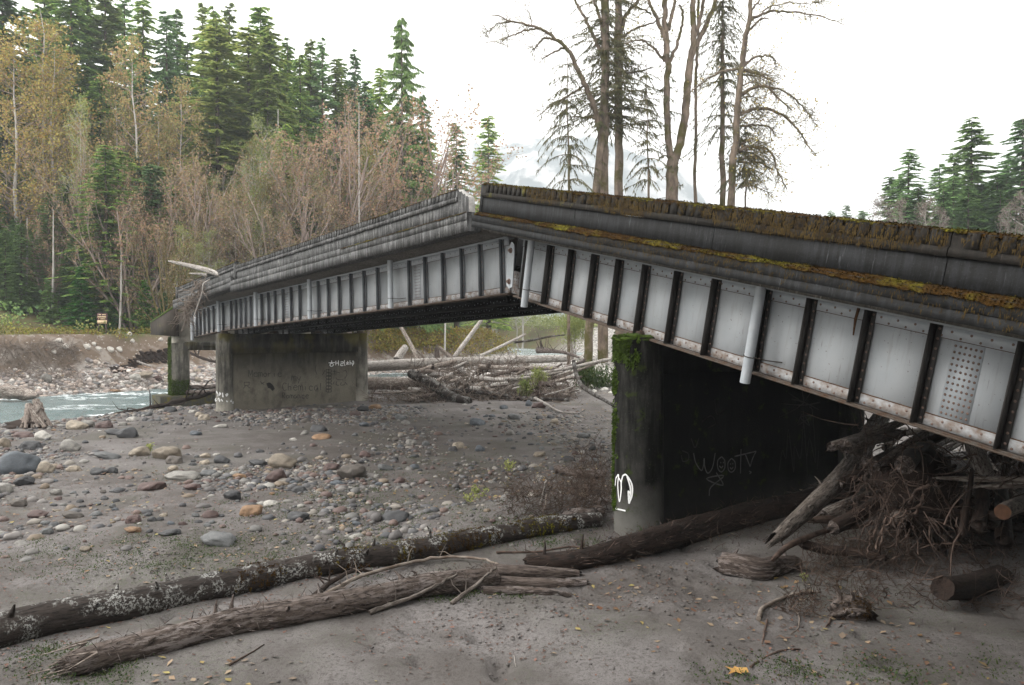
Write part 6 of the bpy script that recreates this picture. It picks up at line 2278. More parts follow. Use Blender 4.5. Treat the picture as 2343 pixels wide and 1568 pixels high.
# the rest of the larger cobbles: one object each
ZON = {'shore': 'in the cobbles along the near water edge', 'left': 'in the wide cobble field left of the river pier', 'mid': 'in the gravel under the far span', 'right': 'in the stone band below the driftwood jam'}
names = list(COL)
wts = np.array([0.30, 0.26, 0.07, 0.03, 0.05, 0.05, 0.12, 0.08, 0.01, 0.06])
count = 0
tries = 0
while count < 255 and tries < 5000:
    tries += 1
    zone = R2.choice(['shore', 'left', 'left', 'left', 'mid', 'right'])
    pk = R2.rand()
    if zone == 'shore':
        px = R2.uniform(0, 520)
        py = 975 - px * 0.08 + R2.uniform(-6, 30)
    elif zone == 'left':
        px, py = R2.uniform(0, 760) * (0.55 + 0.45 * pk), R2.uniform(1010, 1215)
        if 330 < px and py < 1035:
            continue
        if vnoise(px, py * 2.2, 0.008) + vnoise(px, py * 2, 0.03) * 0.5 < -0.05:
            continue
    elif zone == 'mid':
        px, py = R2.uniform(640, 1180), R2.uniform(930, 1110)
        if vnoise(px + 500, py * 2.2, 0.009) < -0.1:
            continue
    else:
        px = R2.uniform(1060, 1385)
        py = 940 + (px - 1060) * 0.28 + R2.uniform(-22, 40)
    sz = (R2.uniform(10, 30) if R2.rand() < 0.3 else R2.uniform(8, 17)) * (0.55 + 0.55 * (py - 900) / 300)
    if any(abs(px - a) < (sz + c) * 0.5 and abs(py - b) < (sz + c) * 0.25 for a, b, c in taken):
        continue
    cn = names[R2.choice(len(names), p=wts / wts.sum())]
    gp = ground_at(px, py)
    if gp is None or abs(float(river_sd(gp[0], gp[1]))) < HALF - 0.5:
        continue
    stone(px, py, sz * 1.25, sz * R2.uniform(0.45, 0.8), cn, '%s cobble %s' % (cn, ZON[zone]), '%s cobbles %s' % (cn, ZON[zone]), lo=True)
    count += 1

# ---- pebbles and small cobbles nobody would count
def ico(sub):
    import bmesh
    bm = bmesh.new()
    bmesh.ops.create_icosphere(bm, subdivisions=sub, radius=1.0)
    V = np.array([v.co[:] for v in bm.verts])
    F = np.array([[v.index for v in f.verts] for f in bm.faces])
    bm.free()
    return V, F


IV1, IF1 = ico(1)
IV2, IF2 = ico(2)


def scatter_pebbles(name, X, Y, S, seed, sub=1, flat=(0.45, 0.8), dark=None):
    g = np.random.RandomState(seed)
    IV, IF = (IV1, IF1) if sub == 1 else (IV2, IF2)
    n = len(X)
    Z = H(X, Y)
    sx = S * g.uniform(0.8, 1.3, n)
    sy = S * g.uniform(0.7, 1.1, n)
    sz = S * g.uniform(*flat, n)
    a = g.rand(n) * 2 * pi
    ca, sa = np.cos(a), np.sin(a)
    base = IV[None] * (1 + g.uniform(-0.16, 0.16, (n, len(IV)))[..., None])
    vx, vy, vz = base[..., 0] * sx[:, None], base[..., 1] * sy[:, None], base[..., 2] * sz[:, None]
    wx = vx * ca[:, None] - vy * sa[:, None] + X[:, None]
    wy = vx * sa[:, None] + vy * ca[:, None] + Y[:, None]
    wz = vz + (Z + sz * g.uniform(-0.35, 0.45, n))[:, None]
    m = MB()
    m.add(np.stack([wx, wy, wz], -1).reshape(-1, 3), (IF[None] + (np.arange(n) * len(IV))[:, None, None]).reshape(-1, 3))
    return m.build(name, M['pebble'], smooth=True, kind='stuff')


g = np.random.RandomState(9)
# density field over the bar
def bar_points(n, x0, x1, y0, y1, dens, g):
    X, Y = g.uniform(x0, x1, n), g.uniform(y0, y1, n)
    k = dens(X, Y)
    keep = g.rand(n) < k
    return X[keep], Y[keep]


def in_river(X, Y):
    return np.abs(river_sd(X, Y)) < HALF - 0.8


def dens_near(X, Y):
    # screen position drives nothing here: a world-space field of cobble bars
    d = 0.08 + 0.9 * sstep(-0.1, 0.45, vnoise(X, Y * 0.7, 0.17) + 0.5 * vnoise(X, Y, 0.6))
    d *= (0.12 + 0.88 * sstep(1.0, -5.5, X + (Y - 18) * 0.10)) * sstep(17.0, 20.5, Y)
    d *= 1 - 0.93 * np.exp(-(((X + 12) / 6.5) ** 4 + ((Y - 38) / 6.0) ** 4))
    shore = sstep(HALF + 7, HALF + 1, -river_sd(X, Y))
    return np.clip(d + shore, 0, 1) * ~in_river(X, Y)


X, Y = bar_points(46000, -34, 6, 14, 50, dens_near, g)
S = 0.022 + 0.055 * g.rand(len(X)) ** 2.5 + 0.0012 * np.clip(Y - 15, 0, 40)
scatter_pebbles('gravel_pebbles', X, Y, S, 1)
X, Y = bar_points(20000, -34, 4, 16, 52, dens_near, g)
scatter_pebbles('small_cobbles', X, Y, 0.055 + 0.15 * g.rand(len(X)) ** 3, 2, 2)
# band of dark stones under the jam and right of it
def dens_mid(X, Y):
    d = sstep(-0.05, 0.4, vnoise(X + 9, Y, 0.22) + 0.4 * vnoise(X, Y, 0.8)) * 0.8 + 0.05
    return d * sstep(6.5, 4.5, np.abs(X + 1)) * ~in_river(X, Y)


X, Y = bar_points(7000, -9, 7, 18, 52, dens_mid, g)
scatter_pebbles('dark_gravel', X, Y, 0.03 + 0.10 * g.rand(len(X)) ** 2.2, 3)
# pale cobbles of the upper bar
X, Y = bar_points(15000, -15, 45, 58, 150, lambda X, Y: (0.5 + 0.5 * vnoise(X, Y, 0.1)) * (river_sd(X, Y) < -HALF - 1), g)
o = scatter_pebbles('upper_bar_gravel', X, Y, 0.10 + 0.25 * g.rand(len(X)) ** 2, 4)
m = NT('pale_upper_cobbles')
gg = m.node('ShaderNodeNewGeometry')
m.out(m.ramp(gg.outputs['Random Per Island'], [(0.0, (0.16, 0.15, 0.145)), (0.4, (0.30, 0.28, 0.265)), (0.75, (0.42, 0.40, 0.38)), (1.0, (0.62, 0.60, 0.57))]), 0.8)
o.data.materials[0] = m.mat
# far shore cobbles
def dens_far(X, Y):
    s = river_sd(X, Y)
    return ((s > HALF - 1.2) & (s < HALF + 5.6)).astype(float)


X, Y = bar_points(52000, -62, -5, 40, 108, dens_far, g)
o = scatter_pebbles('far_shore_cobbles', X, Y, 0.10 + 0.26 * g.rand(len(X)) ** 2, 5)
m2 = NT('far_shore_cobble_mix')
gg = m2.node('ShaderNodeNewGeometry')
m2.out(m2.ramp(gg.outputs['Random Per Island'], [(0.0, (0.12, 0.115, 0.12)), (0.3, (0.24, 0.20, 0.18)), (0.6, (0.36, 0.30, 0.26)), (0.8, (0.20, 0.19, 0.19)), (1.0, (0.58, 0.54, 0.50))]), 0.8)
o.data.materials[0] = m2.mat

# crumbs of silt thrown up round the trodden patches
def crumb_dens(X, Y):
    return sstep(0.15, 0.6, vnoise(X + 31, Y, 0.45)) * 0.8 + sstep(0.5, 0.75, vnoise(X + 7, Y + 3, 2.6)) * 0.7 + 0.05


X, Y = bar_points(26000, -9, 13, 9, 22, crumb_dens, g)
o = scatter_pebbles('silt_crumbs', X, Y, 0.010 + 0.035 * g.rand(len(X)) ** 2.5, 8)
o.data.materials[0] = M['sand']
# ---- fallen leaves, bark litter and weeds on the silt
def scatter_leaves(name, n, x0, x1, y0, y1, dens, size, mat, seed, curl=0.35, lift=0.012):
    g = np.random.RandomState(seed)
    X, Y = bar_points(n, x0, x1, y0, y1, dens, g)
    n = len(X)
    Z = H(X, Y) + lift
    a = g.rand(n) * 2 * pi
    s = size * g.uniform(0.5, 1.3, n)
    m = MB()
    u = np.stack([np.cos(a), np.sin(a), g.uniform(-curl, curl, n)], 1) * s[:, None]
    v = np.stack([-np.sin(a), np.cos(a), g.uniform(-curl, curl, n)], 1) * s[:, None] * g.uniform(0.35, 0.8, (n, 1))
    P = np.stack([X, Y, Z + 0.2 * s], 1)
    c = np.array([0, 0, 1.0]) * (s * g.uniform(-0.1, 0.3, n))[:, None]
    V = np.stack([P - u, P - u * 0.2 + v + c, P + u, P - u * 0.2 - v + c, P - u * 0.05], 1).reshape(-1, 3)
    b = np.arange(n)[:, None] * 5
    m.add(V, np.concatenate([b + [0, 4, 1], b + [1, 4, 2], b + [2, 4, 3], b + [3, 4, 0]], 0).reshape(-1, 3))
    return m.build(name, mat, kind='stuff')


scatter_leaves('fallen_leaves', 6500, -16, 16, 8.5, 30, lambda X, Y: 0.05 + 0.95 * sstep(0.1, 0.6, vnoise(X, Y, 0.3) + 0.5 * vnoise(X, Y, 1.5)), 0.062, M['fallen'], 21)
scatter_leaves('bark_litter', 28000, -16, 14, 8.5, 28, lambda X, Y: 0.12 + 0.85 * sstep(0.0, 0.5, vnoise(X + 5, Y, 0.5) + 0.4 * vnoise(X, Y, 1.7)), 0.030, M['litter'], 22)
scatter_leaves('leaf_drift', 3200, 1, 12, 24, 60, lambda X, Y: 0.4 + 0 * X, 0.085, M['fallen'], 23)
scatter_leaves('shore_leaf_litter', 3000, -45, -6, 50, 90, lambda X, Y: 1.0 * ((river_sd(X, Y) > HALF + 3) & (river_sd(X, Y) < HALF + 7)), 0.15, M['leaf_rust'], 24, lift=0.25)


def weeds(name, centres, seed, per, rad, size, mat):
    g = np.random.RandomState(seed)
    C = np.array(centres)
    n = len(C) * per
    ang, r = g.rand(n) * 2 * pi, rad * g.rand(n) ** 0.7
    X = np.repeat(C[:, 0], per) + np.cos(ang) * r
    Y = np.repeat(C[:, 1], per) + np.sin(ang) * r
    Z = H(X, Y) + g.rand(n) * size * 1.6
    A = np.stack([g.randn(n), g.randn(n), 0.4 + 0.8 * g.rand(n)], 1)
    A /= np.linalg.norm(A, axis=1)[:, None]
    B = np.cross(A, g.randn(n, 3))
    B /= np.linalg.norm(B, axis=1)[:, None]
    s = size * g.uniform(0.5, 1.3, (n, 1))
    P = np.stack([X, Y, Z], 1)
    m = MB()
    m.add(np.stack([P - A * s * 0.3, P + B * s * 0.35, P + A * s, P - B * s * 0.35], 1).reshape(-1, 3), np.arange(n * 4).reshape(-1, 4))
    return m.build(name, mat, kind='stuff')


cc = []
for (x0, x1, y0, y1, n) in ((700, 1100, 1130, 1230, 60), (560, 880, 1120, 1190, 70), (960, 1200, 1330, 1375, 46), (1080, 1380, 1190, 1250, 60), (30, 330, 1490, 1568, 60), (1600, 2100, 1515, 1568, 46), (820, 1180, 1020, 1130, 60), (0, 900, 1230, 1330, 150), (300, 1300, 1050, 1240, 110), (200, 700, 1225, 1300, 60), (2020, 2300, 1480, 1560, 16), (1230, 1300, 1230, 1250, 6)):
    for _ in range(n):
        gp = ground_at(g.uniform(x0, x1), g.uniform(y0, y1))
        if gp is not None:
            cc.append(gp)
weeds('low_weeds', cc, 3, 34, 0.36, 0.030, M['weed'])
# ---------------------------------------------------------------- logs and driftwood
def log_mesh(mb, P, R, sides=22, step=0.10, bark=0.05, g=None, ends=True, seed=0.0, knots=0):
    """a log along centre points P with radii R; bark relief runs along it"""
    P, R = np.asarray(P, float), np.asarray(R, float)
    Q = smooth_pts(P, 8) if len(P) > 2 else np.array([P[0] + (P[1] - P[0]) * t for t in np.linspace(0, 1, 9)])
    d = np.concatenate([[0], np.cumsum(np.linalg.norm(np.diff(Q, axis=0), axis=1))])
    n = max(4, int(d[-1] / step))
    t = np.linspace(0, d[-1], n)
    C = np.stack([np.interp(t, d, Q[:, i]) for i in range(3)], 1)
    rr = np.interp(t / d[-1], np.linspace(0, 1, len(R)), R)
    T = np.gradient(C, axis=0)
    T /= np.linalg.norm(T, axis=1)[:, None]
    ref = np.array([0, 0, 1.0]) if abs(T[:, 2]).mean() < 0.85 else np.array([1.0, 0, 0])
    A = np.cross(T, ref)
    A /= np.linalg.norm(A, axis=1)[:, None]
    B = np.cross(A, T)
    V = np.zeros((n, sides, 3))
    for j in range(sides):
        a = 2 * pi * j / sides
        for i in range(n):
            k = 1 + bark * (1.6 * noise.noise(Vector((cos(a) * 2.2, sin(a) * 2.2, t[i] * 0.8 + seed))) + 1.1 * noise.noise(Vector((cos(a) * 6, sin(a) * 6, t[i] * 2.2 + seed))))
            V[i, j] = C[i] + (A[i] * cos(a) + B[i] * sin(a)) * rr[i] * k
    i = np.arange(n - 1)[:, None] * sides
    j = np.arange(sides)[None, :]
    kk = (j + 1) % sides
    aa = np.arange(sides) * 2 * pi / sides
    LC = np.stack([t[:, None] * 0.22 + seed * 3 + 0 * aa, rr[:, None] * np.cos(aa), rr[:, None] * np.sin(aa)], -1)
    mb.add(V.reshape(-1, 3), np.stack([i + j, i + kk, i + sides + kk, i + sides + j], -1).reshape(-1, 4), LC)
    return C, rr, T, V


def end_cap(mb, ring, c, jag=0.0, g=None, out=None):
    n = len(ring)
    mid = ring * 0.5 + c * 0.5
    if jag:
        mid = mid + out * g.uniform(-jag, jag, (n, 1))
        c = c + out * g.uniform(-jag, jag)
    V = np.vstack([ring, mid, c[None]])
    F = [(j, (j + 1) % n, n + (j + 1) % n, n + j) for j in range(n)]
    mb.add(V, F)
    mb.add(V, [(n + j, n + (j + 1) % n, 2 * n) for j in range(n)])


def line_on_ground(pts, wpx, embed=0.75, dz=0.0):
    """centre line (px, py) with pixel widths -> world points lying on the ground"""
    P, R = [], []
    for (x, y), w in zip(pts, wpx):
        gp = ground_at(x, y + w * 0.42)
        if gp is None:
            gp = at(x, y, 60)
        r = w * 0.5 * gp[1] / FPX
        P.append([(x - CX) / FPX * gp[1], gp[1] + r * 0.4, gp[2] + r * embed + dz])
        R.append(r)
    return np.array(P), np.array(R)


def line_at(pts, Ys, wpx):
    P = [at(x, y, Y) for (x, y), Y in zip(pts, Ys)]
    R = [w * 0.5 * Y / FPX for w, Y in zip(wpx, Ys)]
    return np.array(P), np.array(R)


def make_log(label, P, R, mat, name='log', cat='log', end_mat=None, jag=(0.1, 0.1), stubs=0, seed=1, sides=20, step=0.12, bark=0.06, stub_len=0.25, moss=0, group=None, moss_n=5000):
    g = np.random.RandomState(seed)
    t = empty(name, label=label, cat=cat, group=group)
    m = MB()
    C, rr, T, V = log_mesh(m, P, R, sides, step, bark, g, seed=seed * 3.7)
    m.build('trunk', mat, t, smooth=True)
    for ring, c_, j_, o_ in ((V[0], C[0], jag[0], -T[0]), (V[-1][::-1], C[-1], jag[1], T[-1])):
        e = MB()
        end_cap(e, ring, c_, j_, g, o_)
        e.build('broken_end', end_mat or mat, t)
    for k in range(stubs):
        i = g.randint(1, max(2, len(C) - 2))
        a = g.uniform(0, pi)
        s = np.cross(T[i], [0, 0, 1])
        s /= np.linalg.norm(s)
        dirn = s * cos(a) + np.cross(s, T[i]) * abs(sin(a)) * (1 if np.cross(s, T[i])[2] > 0 else -1)
        L = stub_len * g.uniform(0.4, 1.4)
        b = C[i] + dirn * rr[i] * 0.85
        sm = MB()
        sm.tube([b, b + dirn * L * 0.5 + T[i] * 0.03, b + dirn * L + T[i] * g.uniform(-0.08, 0.08)], [rr[i] * 0.22, rr[i] * 0.13, rr[i] * 0.05], 6)
        sm.build('branch_stub', mat, t)
    if moss:
        ps = []
        for _ in range(700):
            i = int(np.clip(g.choice(moss) * (len(C) - 1) + g.randn() * 2.2, 0, len(C) - 1))
            j = g.randint(sides)
            nrm = V[i, j] - C[i]
            nrm /= np.linalg.norm(nrm)
            if nrm[2] > -0.4:
                ps.append((V[i, j], nrm))
        moss_patch(t, ps, M['moss'], seed, moss_n, 0.035)
    return t, C, rr, T


# the two long logs across the foreground
P, R = line_on_ground([(-60, 1462), (100, 1425), (300, 1380), (500, 1340), (700, 1303), (900, 1268), (1060, 1240), (1200, 1213), (1300, 1198), (1372, 1192)], [84, 80, 70, 64, 58, 52, 48, 44, 42, 34])
LOG1 = make_log('long dark log with white mottled bark running up from the lower left corner', P, R, M['bark_white'], stubs=16, seed=3, moss=[0.36, 0.50, 0.60, 0.68, 0.74, 0.85, 0.9], stub_len=0.22, bark=0.05, jag=(0.1, 0.15))
P, R = line_on_ground([(150, 1520), (280, 1488), (420, 1458), (560, 1428), (700, 1400), (840, 1370), (980, 1345), (1130, 1322)], [52, 64, 62, 60, 60, 58, 56, 50])
LOG2 = make_log('weathered brown log with shredded bark lying in front of the white mottled log', P, R, M['bark_brown'], stubs=12, seed=5, bark=0.12, jag=(0.35, 0.1), stub_len=0.2)
P, R = line_on_ground([(1205, 1292), (1320, 1280), (1450, 1252), (1580, 1215), (1700, 1185), (1830, 1150), (1960, 1115)], [38, 54, 62, 62, 56, 50, 44])
LOG3 = make_log('dark wet log lying along the foot of the near pier', P, R, M['bark_dark'], stubs=9, seed=7, bark=0.10, stub_len=0.3)


def shreds(parent, C, rr, T, mat, n, seed, L=0.25, name='bark_shreds'):
    g = np.random.RandomState(seed)
    m = MB()
    for _ in range(n):
        i = g.randint(0, len(C))
        a = g.uniform(0, 2 * pi)
        s = np.cross(T[i], [0, 0, 1])
        s /= np.linalg.norm(s)
        u = np.cross(s, T[i])
        d = s * cos(a) + u * sin(a)
        b = C[i] + d * rr[i] * 0.95
        f = T[i] * g.uniform(-1, 1) + d * g.uniform(0.1, 0.7) + g.randn(3) * 0.25
        f /= np.linalg.norm(f)
        l = L * g.uniform(0.3, 1.3)
        w = np.cross(f, d) * 0.008
        m.add([b - w, b + w, b + f * l * 0.5 + w * 0.8 + d * 0.02, b + f * l], [(0, 1, 2), (0, 2, 3)])
    m.build(name, mat, parent, kind='stuff')


shreds(LOG2[0], *LOG2[1:], M['bark_brown'], 620, 1, 0.22)
shreds(LOG3[0], *LOG3[1:], M['root'], 700, 2, 0.28)
g = np.random.RandomState(12)
sm = MB()
for _ in range(36):
    b = LOG2[1][0] + g.randn(3) * 0.12
    sm.tube([b + LOG2[3][0] * 0.3, b - LOG2[3][0] * g.uniform(0.1, 0.45) + g.randn(3) * 0.07], [0.022, 0.004], 4)
sm.build('splinters', M['wood_grey'], LOG2[0], kind='stuff')

# split slab of wood at the end of the brown log
t = empty('split_wood_slab', label='split slab of wavy brown wood at the right end of the brown log', cat='wood slab')
for k, (yy, w0, hh, x1) in enumerate(((1311, 34, 0.16, 1325), (1334, 30, 0.11, 1342), (1354, 22, 0.06, 1305))):
    P, R = line_on_ground([(1105, yy - 4), (1180, yy - 3), (1250, yy), (x1, yy + 2)], [w0, w0, w0 * 0.9, w0 * 0.5], 0.5)
    m = MB()
    C, rr, T, V = log_mesh(m, P, R, 14, 0.08, 0.16, g, seed=k * 9)
    m.build('split_plank', M['bark_brown'], t, smooth=True)
    e = MB()
    end_cap(e, V[0], C[0], 0.1, g, -T[0])
    end_cap(e, V[-1][::-1], C[-1], 0.1, g, T[-1])
    e.build('splinter_end', M['bark_brown'], t)


def stick(label, pts, w, mat, Ys=None, embed=1.0, sides=8, name='stick', seed=0, group=None, dz=0.0, cat='stick', ground=True, side_twigs=0):
    ws = [w * (1 - 0.5 * i / (len(pts) - 1)) for i in range(len(pts))] if np.isscalar(w) else w
    if Ys is None:
        P, R = line_on_ground(pts, ws, embed, dz)
    else:
        P, R = line_at(pts, Ys, ws)
    gg = np.random.RandomState(seed + 17)
    Q = smooth_pts(P, 5)
    Q = Q + gg.randn(*Q.shape) * R.mean() * 0.25
    RR = np.interp(np.linspace(0, 1, len(Q)), np.linspace(0, 1, len(R)), R)
    m = MB().tube(Q, RR, sides, wob=0.12, rnd=gg)
    for _ in range(side_twigs):
        i = gg.randint(1, len(Q) - 1)
        d = gg.randn(3)
        d[2] = abs(d[2])
        d /= np.linalg.norm(d)
        m.tube([Q[i], Q[i] + d * RR[i] * 6 + gg.randn(3) * RR[i], Q[i] + d * RR[i] * 11], [RR[i] * 0.4, RR[i] * 0.25, RR[i] * 0.08], 4)
    return m.build(name, mat, smooth=True, label=label, cat=cat, group=group)


def yl(x0, y0, x1, y1, n):
    return list(np.linspace(ground_at(x0, y0)[1], ground_at(x1, y1)[1] - 0.03, n))


stick('thin curved branch arching between the mottled log and the brown log', [(740, 1368), (830, 1328), (930, 1293), (1020, 1282), (1090, 1288), (1140, 1306)], 10, M['twig'], dz=0.06, side_twigs=8)
stick('pale stick resting across the top of the brown log', [(500, 1424), (620, 1392), (760, 1362), (900, 1340)], 8, M['wood_dim'], Ys=[ground_at(q, w)[1] + 0.12 for q, w in ((500, 1472), (620, 1444), (760, 1414), (900, 1386))], side_twigs=5)
stick('straight pale pole leaning on the brown log', [(845, 1402), (920, 1375), (985, 1346), (1045, 1316)], 12, M['wood_dim'], Ys=yl(845, 1406, 1045, 1362, 4), side_twigs=3)
stick('shorter pole leaning on the brown log by the split slab', [(1032, 1382), (1075, 1350), (1112, 1318), (1135, 1300)], 11, M['wood_dim'], Ys=yl(1032, 1386, 1135, 1352, 4), side_twigs=3)
stick('reddish stick on the silt behind the split slab', [(1135, 1268), (1220, 1262), (1300, 1258), (1365, 1258)], 6, M['root'], side_twigs=6)
stick('forked dark branch wedged between the two foreground logs', [(715, 1372), (760, 1340), (800, 1322), (850, 1312)], 14, M['bark_dark'], dz=0.05, side_twigs=8)
stick('short dark twig on the weeds below the brown log', [(520, 1535), (560, 1508), (600, 1487)], 5, M['twig_dark'])
stick('long thin branch curving down from the small mossy stump', [(1720, 1532), (1790, 1490), (1870, 1468), (1930, 1432)], 6, M['root'])
stick('pale curved stick on the sand below the hollow stump', [(1738, 1422), (1752, 1396), (1790, 1372), (1840, 1362), (1880, 1360)], 11, M['twig'])
stick('small upright stick left of the mossy stump', [(1916, 1392), (1904, 1420), (1892, 1440)], 7, M['root'])
stick('short brown stick standing in the sand', [(1758, 1425), (1752, 1455), (1746, 1480)], 6, M['root'])
stick('tiny pale stick lying in the foreground silt', [(1176, 1500), (1180, 1530)], 3, M['wood_pale'])
stick('hooked thin stick on the sand right of the curved stick', [(1808, 1390), (1830, 1402), (1830, 1440), (1812, 1455)], 4, M['twig'])
stick('short dark twig near the bottom of the sand', [(1693, 1500), (1712, 1515)], 4, M['root'])

# hollow stump log and small mossy stump on the right sand
P, R = line_on_ground([(1662, 1290), (1700, 1296), (1745, 1302), (1785, 1297), (1828, 1288)], [52, 58, 52, 42, 34])
make_log('short hollow log with a broken dark end on the sand below the near span', P, R, M['bark_brown'], stubs=2, seed=21, bark=0.14, jag=(0.3, 0.1), end_mat=M['bark_dark'], step=0.06)
P, R = line_on_ground([(1912, 1402), (1935, 1398), (1968, 1402), (1990, 1408)], [36, 50, 58, 40], 0.6)
make_log('small mossy stump with torn roots in the right foreground', P, R, M['bark_brown'], name='stump', cat='stump', stubs=14, seed=23, bark=0.4, jag=(0.1, 0.3), step=0.05, moss=[0.7, 0.85], stub_len=0.22, moss_n=700)

# ---------------------------------------------------------------- the driftwood heap behind the near span
zh = lambda x, y: ((3150 + x / 3.136) / 1.6533, (1600 + y / 3.136) / 1.6533)
zg = lambda x, y: ((2700 + x / 1.436) / 1.6533, (1500 + y / 1.436) / 1.6533)


def hlog(label, pts, Ys, w, mat, seed, conv=zh, wk=3.136 * 1.6533, **kw):
    P, R = line_at([conv(x, y) for x, y in pts], Ys, [ww / wk for ww in w])
    return make_log(label, P, R, mat, seed=seed, **kw)


KG = 1.436 * 1.6533
hlog('large pale log leaning up beside the near pier with a torn wedge end', [(335, 770), (480, 640), (640, 490), (760, 350), (850, 200), (905, 120)], [16.3, 17.0, 18.0, 19.2, 20.4, 21.2], [70, 92, 100, 100, 98, 90], M['wood_dim'], 31, zg, KG, jag=(0.5, 0.2), stubs=5, bark=0.09)
hlog('crooked branch lying from the heap down to the hollow log', [(320, 885), (400, 815), (520, 760), (640, 722), (760, 710), (860, 690)], [15.5, 16.0, 16.6, 17.1, 17.5, 17.8], [26, 34, 32, 28, 24, 20], M['root'], 32, zg, KG, stubs=2, step=0.08)
hlog('half buried grey log along the base of the root heap', [(480, 800), (600, 830), (760, 845), (930, 880)], [16.6, 16.4, 16.2, 15.9], [50, 56, 54, 44], M['bark_dark'], 33, zg, KG)
hlog('small shaggy log inside the hollow beside the leaning log', [(540, 670), (620, 668), (700, 690)], [17.8, 17.8, 17.8], [36, 46, 50], M['root'], 34, zg, KG, bark=0.2, jag=(0.3, 0.1))
hlog('furrowed pale log, first right of the large leaning log', [(620, 300), (740, 170), (850, 90)], [20.2, 21.0, 21.8], [90, 96, 80], M['wood_grey'], 35, stubs=4, bark=0.15)
hlog('furrowed pale log, second right of the large leaning log', [(700, 420), (800, 320), (900, 220)], [19.8, 20.5, 21.2], [80, 86, 70], M['wood_grey'], 36, bark=0.15)
hlog('short pale log behind the black hole in the heap', [(960, 370), (1000, 300), (1060, 250)], [20.2, 20.6, 21.0], [70, 66, 50], M['wood_grey'], 37)
hlog('slim white pole among the furrowed logs', [(845, 365), (930, 300), (1010, 240)], [19.9, 20.5, 21.0], [34, 34, 28], M['wood_pale'], 38)
hlog('brown log slanting under the girder flange', [(1200, 280), (1340, 210), (1480, 160), (1600, 130)], [19.5, 20.5, 21.4, 22.0], [80, 86, 84, 76], M['bark_brown'], 39)
hlog('thin pale pole slanting just below the brown log', [(1340, 345), (1450, 280), (1600, 200)], [19, 19.8, 20.6], [36, 36, 30], M['wood_grey'], 40)
hlog('mottled log rising behind the flange at the top of the heap', [(1140, 270), (1220, 160), (1300, 80)], [20.5, 21.4, 22], [60, 60, 50], M['wood_grey'], 41)
hlog('upright paired trunk, left one, under the girder', [(1560, 600), (1640, 450), (1700, 260), (1740, 150)], [18.2, 18.7, 19.2, 19.6], [70, 80, 80, 80], M['bark_brown'], 42)
hlog('upright paired trunk, pale curved right one', [(1570, 630), (1680, 520), (1740, 400), (1780, 250)], [17.9, 18.3, 18.7, 19.2], [70, 84, 90, 90], M['wood_grey'], 43)
hlog('smooth level pole, upper of the two crossing the heap to the right edge', [(1220, 650), (1600, 665), (1900, 670), (2300, 672)], [16.2, 16.0, 15.8, 15.5], [30, 66, 72, 74], M['wood_grey'], 44, bark=0.03)
hlog('lumpy level pole, lower of the two crossing the heap', [(1550, 750), (1850, 760), (2000, 745), (2300, 730)], [16.0, 15.8, 15.7, 15.5], [30, 60, 80, 80], M['wood_grey'], 45, stubs=4)
hlog('sawn log poking out at the right edge of the heap', [(2010, 1058), (2110, 1005), (2290, 940), (2500, 870)], [13.6, 14.2, 15.4, 16.8], [180, 184, 184, 186], M['wood_grey'], 46, end_mat=M['wood_cut'], jag=(0.0, 0.0), bark=0.03)
hlog('pale upright stub behind the sawn log', [(1800, 860), (1800, 950), (1790, 1020)], [16.5, 16.5, 16.5], [80, 110, 130], M['wood_grey'], 47)
hlog('grey upright snag near the right edge under the girder', [(2080, 360), (2060, 500), (2040, 640)], [17.6, 17.4, 17.2], [80, 90, 100], M['bark_brown'], 48)
hlog('horizontal brown log half hidden behind the roots', [(600, 720), (800, 780), (1010, 860)], [17.6, 17.3, 17.0], [90, 110, 100], M['bark_dark'], 49)
hlog('flared stump top above the hanging roots', [(1120, 430), (1120, 520), (1130, 640)], [17.0, 17.0, 17.0], [130, 120, 120], M['bark_dark'], 50, bark=0.2, jag=(0.2, 0.1))
hlog('dark upright post in the shadow under the level poles', [(1650, 560), (1620, 800), (1560, 1100), (1520, 1350)], [15.6, 15.4, 15.0, 14.8], [50, 60, 80, 80], M['bark_dark'], 51)
hlog('dark cut log end facing out at the foot of the heap', [(1270 - 30, 1040), (1400, 1030), (1560, 980)], [13.9, 14.6, 15.4], [128, 128, 124], M['bark_dark'], 52, zg, KG, end_mat=M['bark_dark'], jag=(0.02, 0.1))
hlog('sloping trunk section under the sawn log', [(1700, 1060), (1900, 1110), (2150, 1050)], [15.2, 15.0, 14.8], [70, 130, 150], M['bark_dark'], 53)
# hidden bulk of the heap: more logs stacked behind
g = np.random.RandomState(61)
mats3 = [M['wood_grey'], M['bark_brown'], M['bark_dark'], M['wood_grey']]
for k in range(44):
    px, py = g.uniform(1985, 2360), g.uniform(985, 1170)
    Y = g.uniform(17.0, 22)
    c = at(px, py, Y)
    gz = float(H(c[0], c[1]))
    c[2] = max(c[2], gz + 0.1)
    a = g.uniform(0.3, 1.3)
    d = np.array([cos(a), sin(a), g.uniform(-0.05, 0.35)]) * g.uniform(0.8, 2.0)
    r = g.uniform(0.06, 0.2)
    hw = ['thin', 'slim', 'stout', 'thick'][int((r - 0.06) / 0.0351)] + [' grey', ' brown', ' dark', ' pale grey'][k % 4] + ' heap log ' + ('right of' if px > 2170 else 'left of') + ' the splice plate' + (', high under the flange' if py < 1060 else ', low behind the roots')
    make_log(hw, np.array([c - d, c + g.randn(3) * 0.05, c + d]), np.array([r, r, r * 0.8]), mats3[k % 4], seed=100 + k, group='drift logs packed behind the girder', end_mat=M['bark_brown'], jag=(0.25, 0.25), sides=12, step=0.2, stubs=g.randint(0, 3))

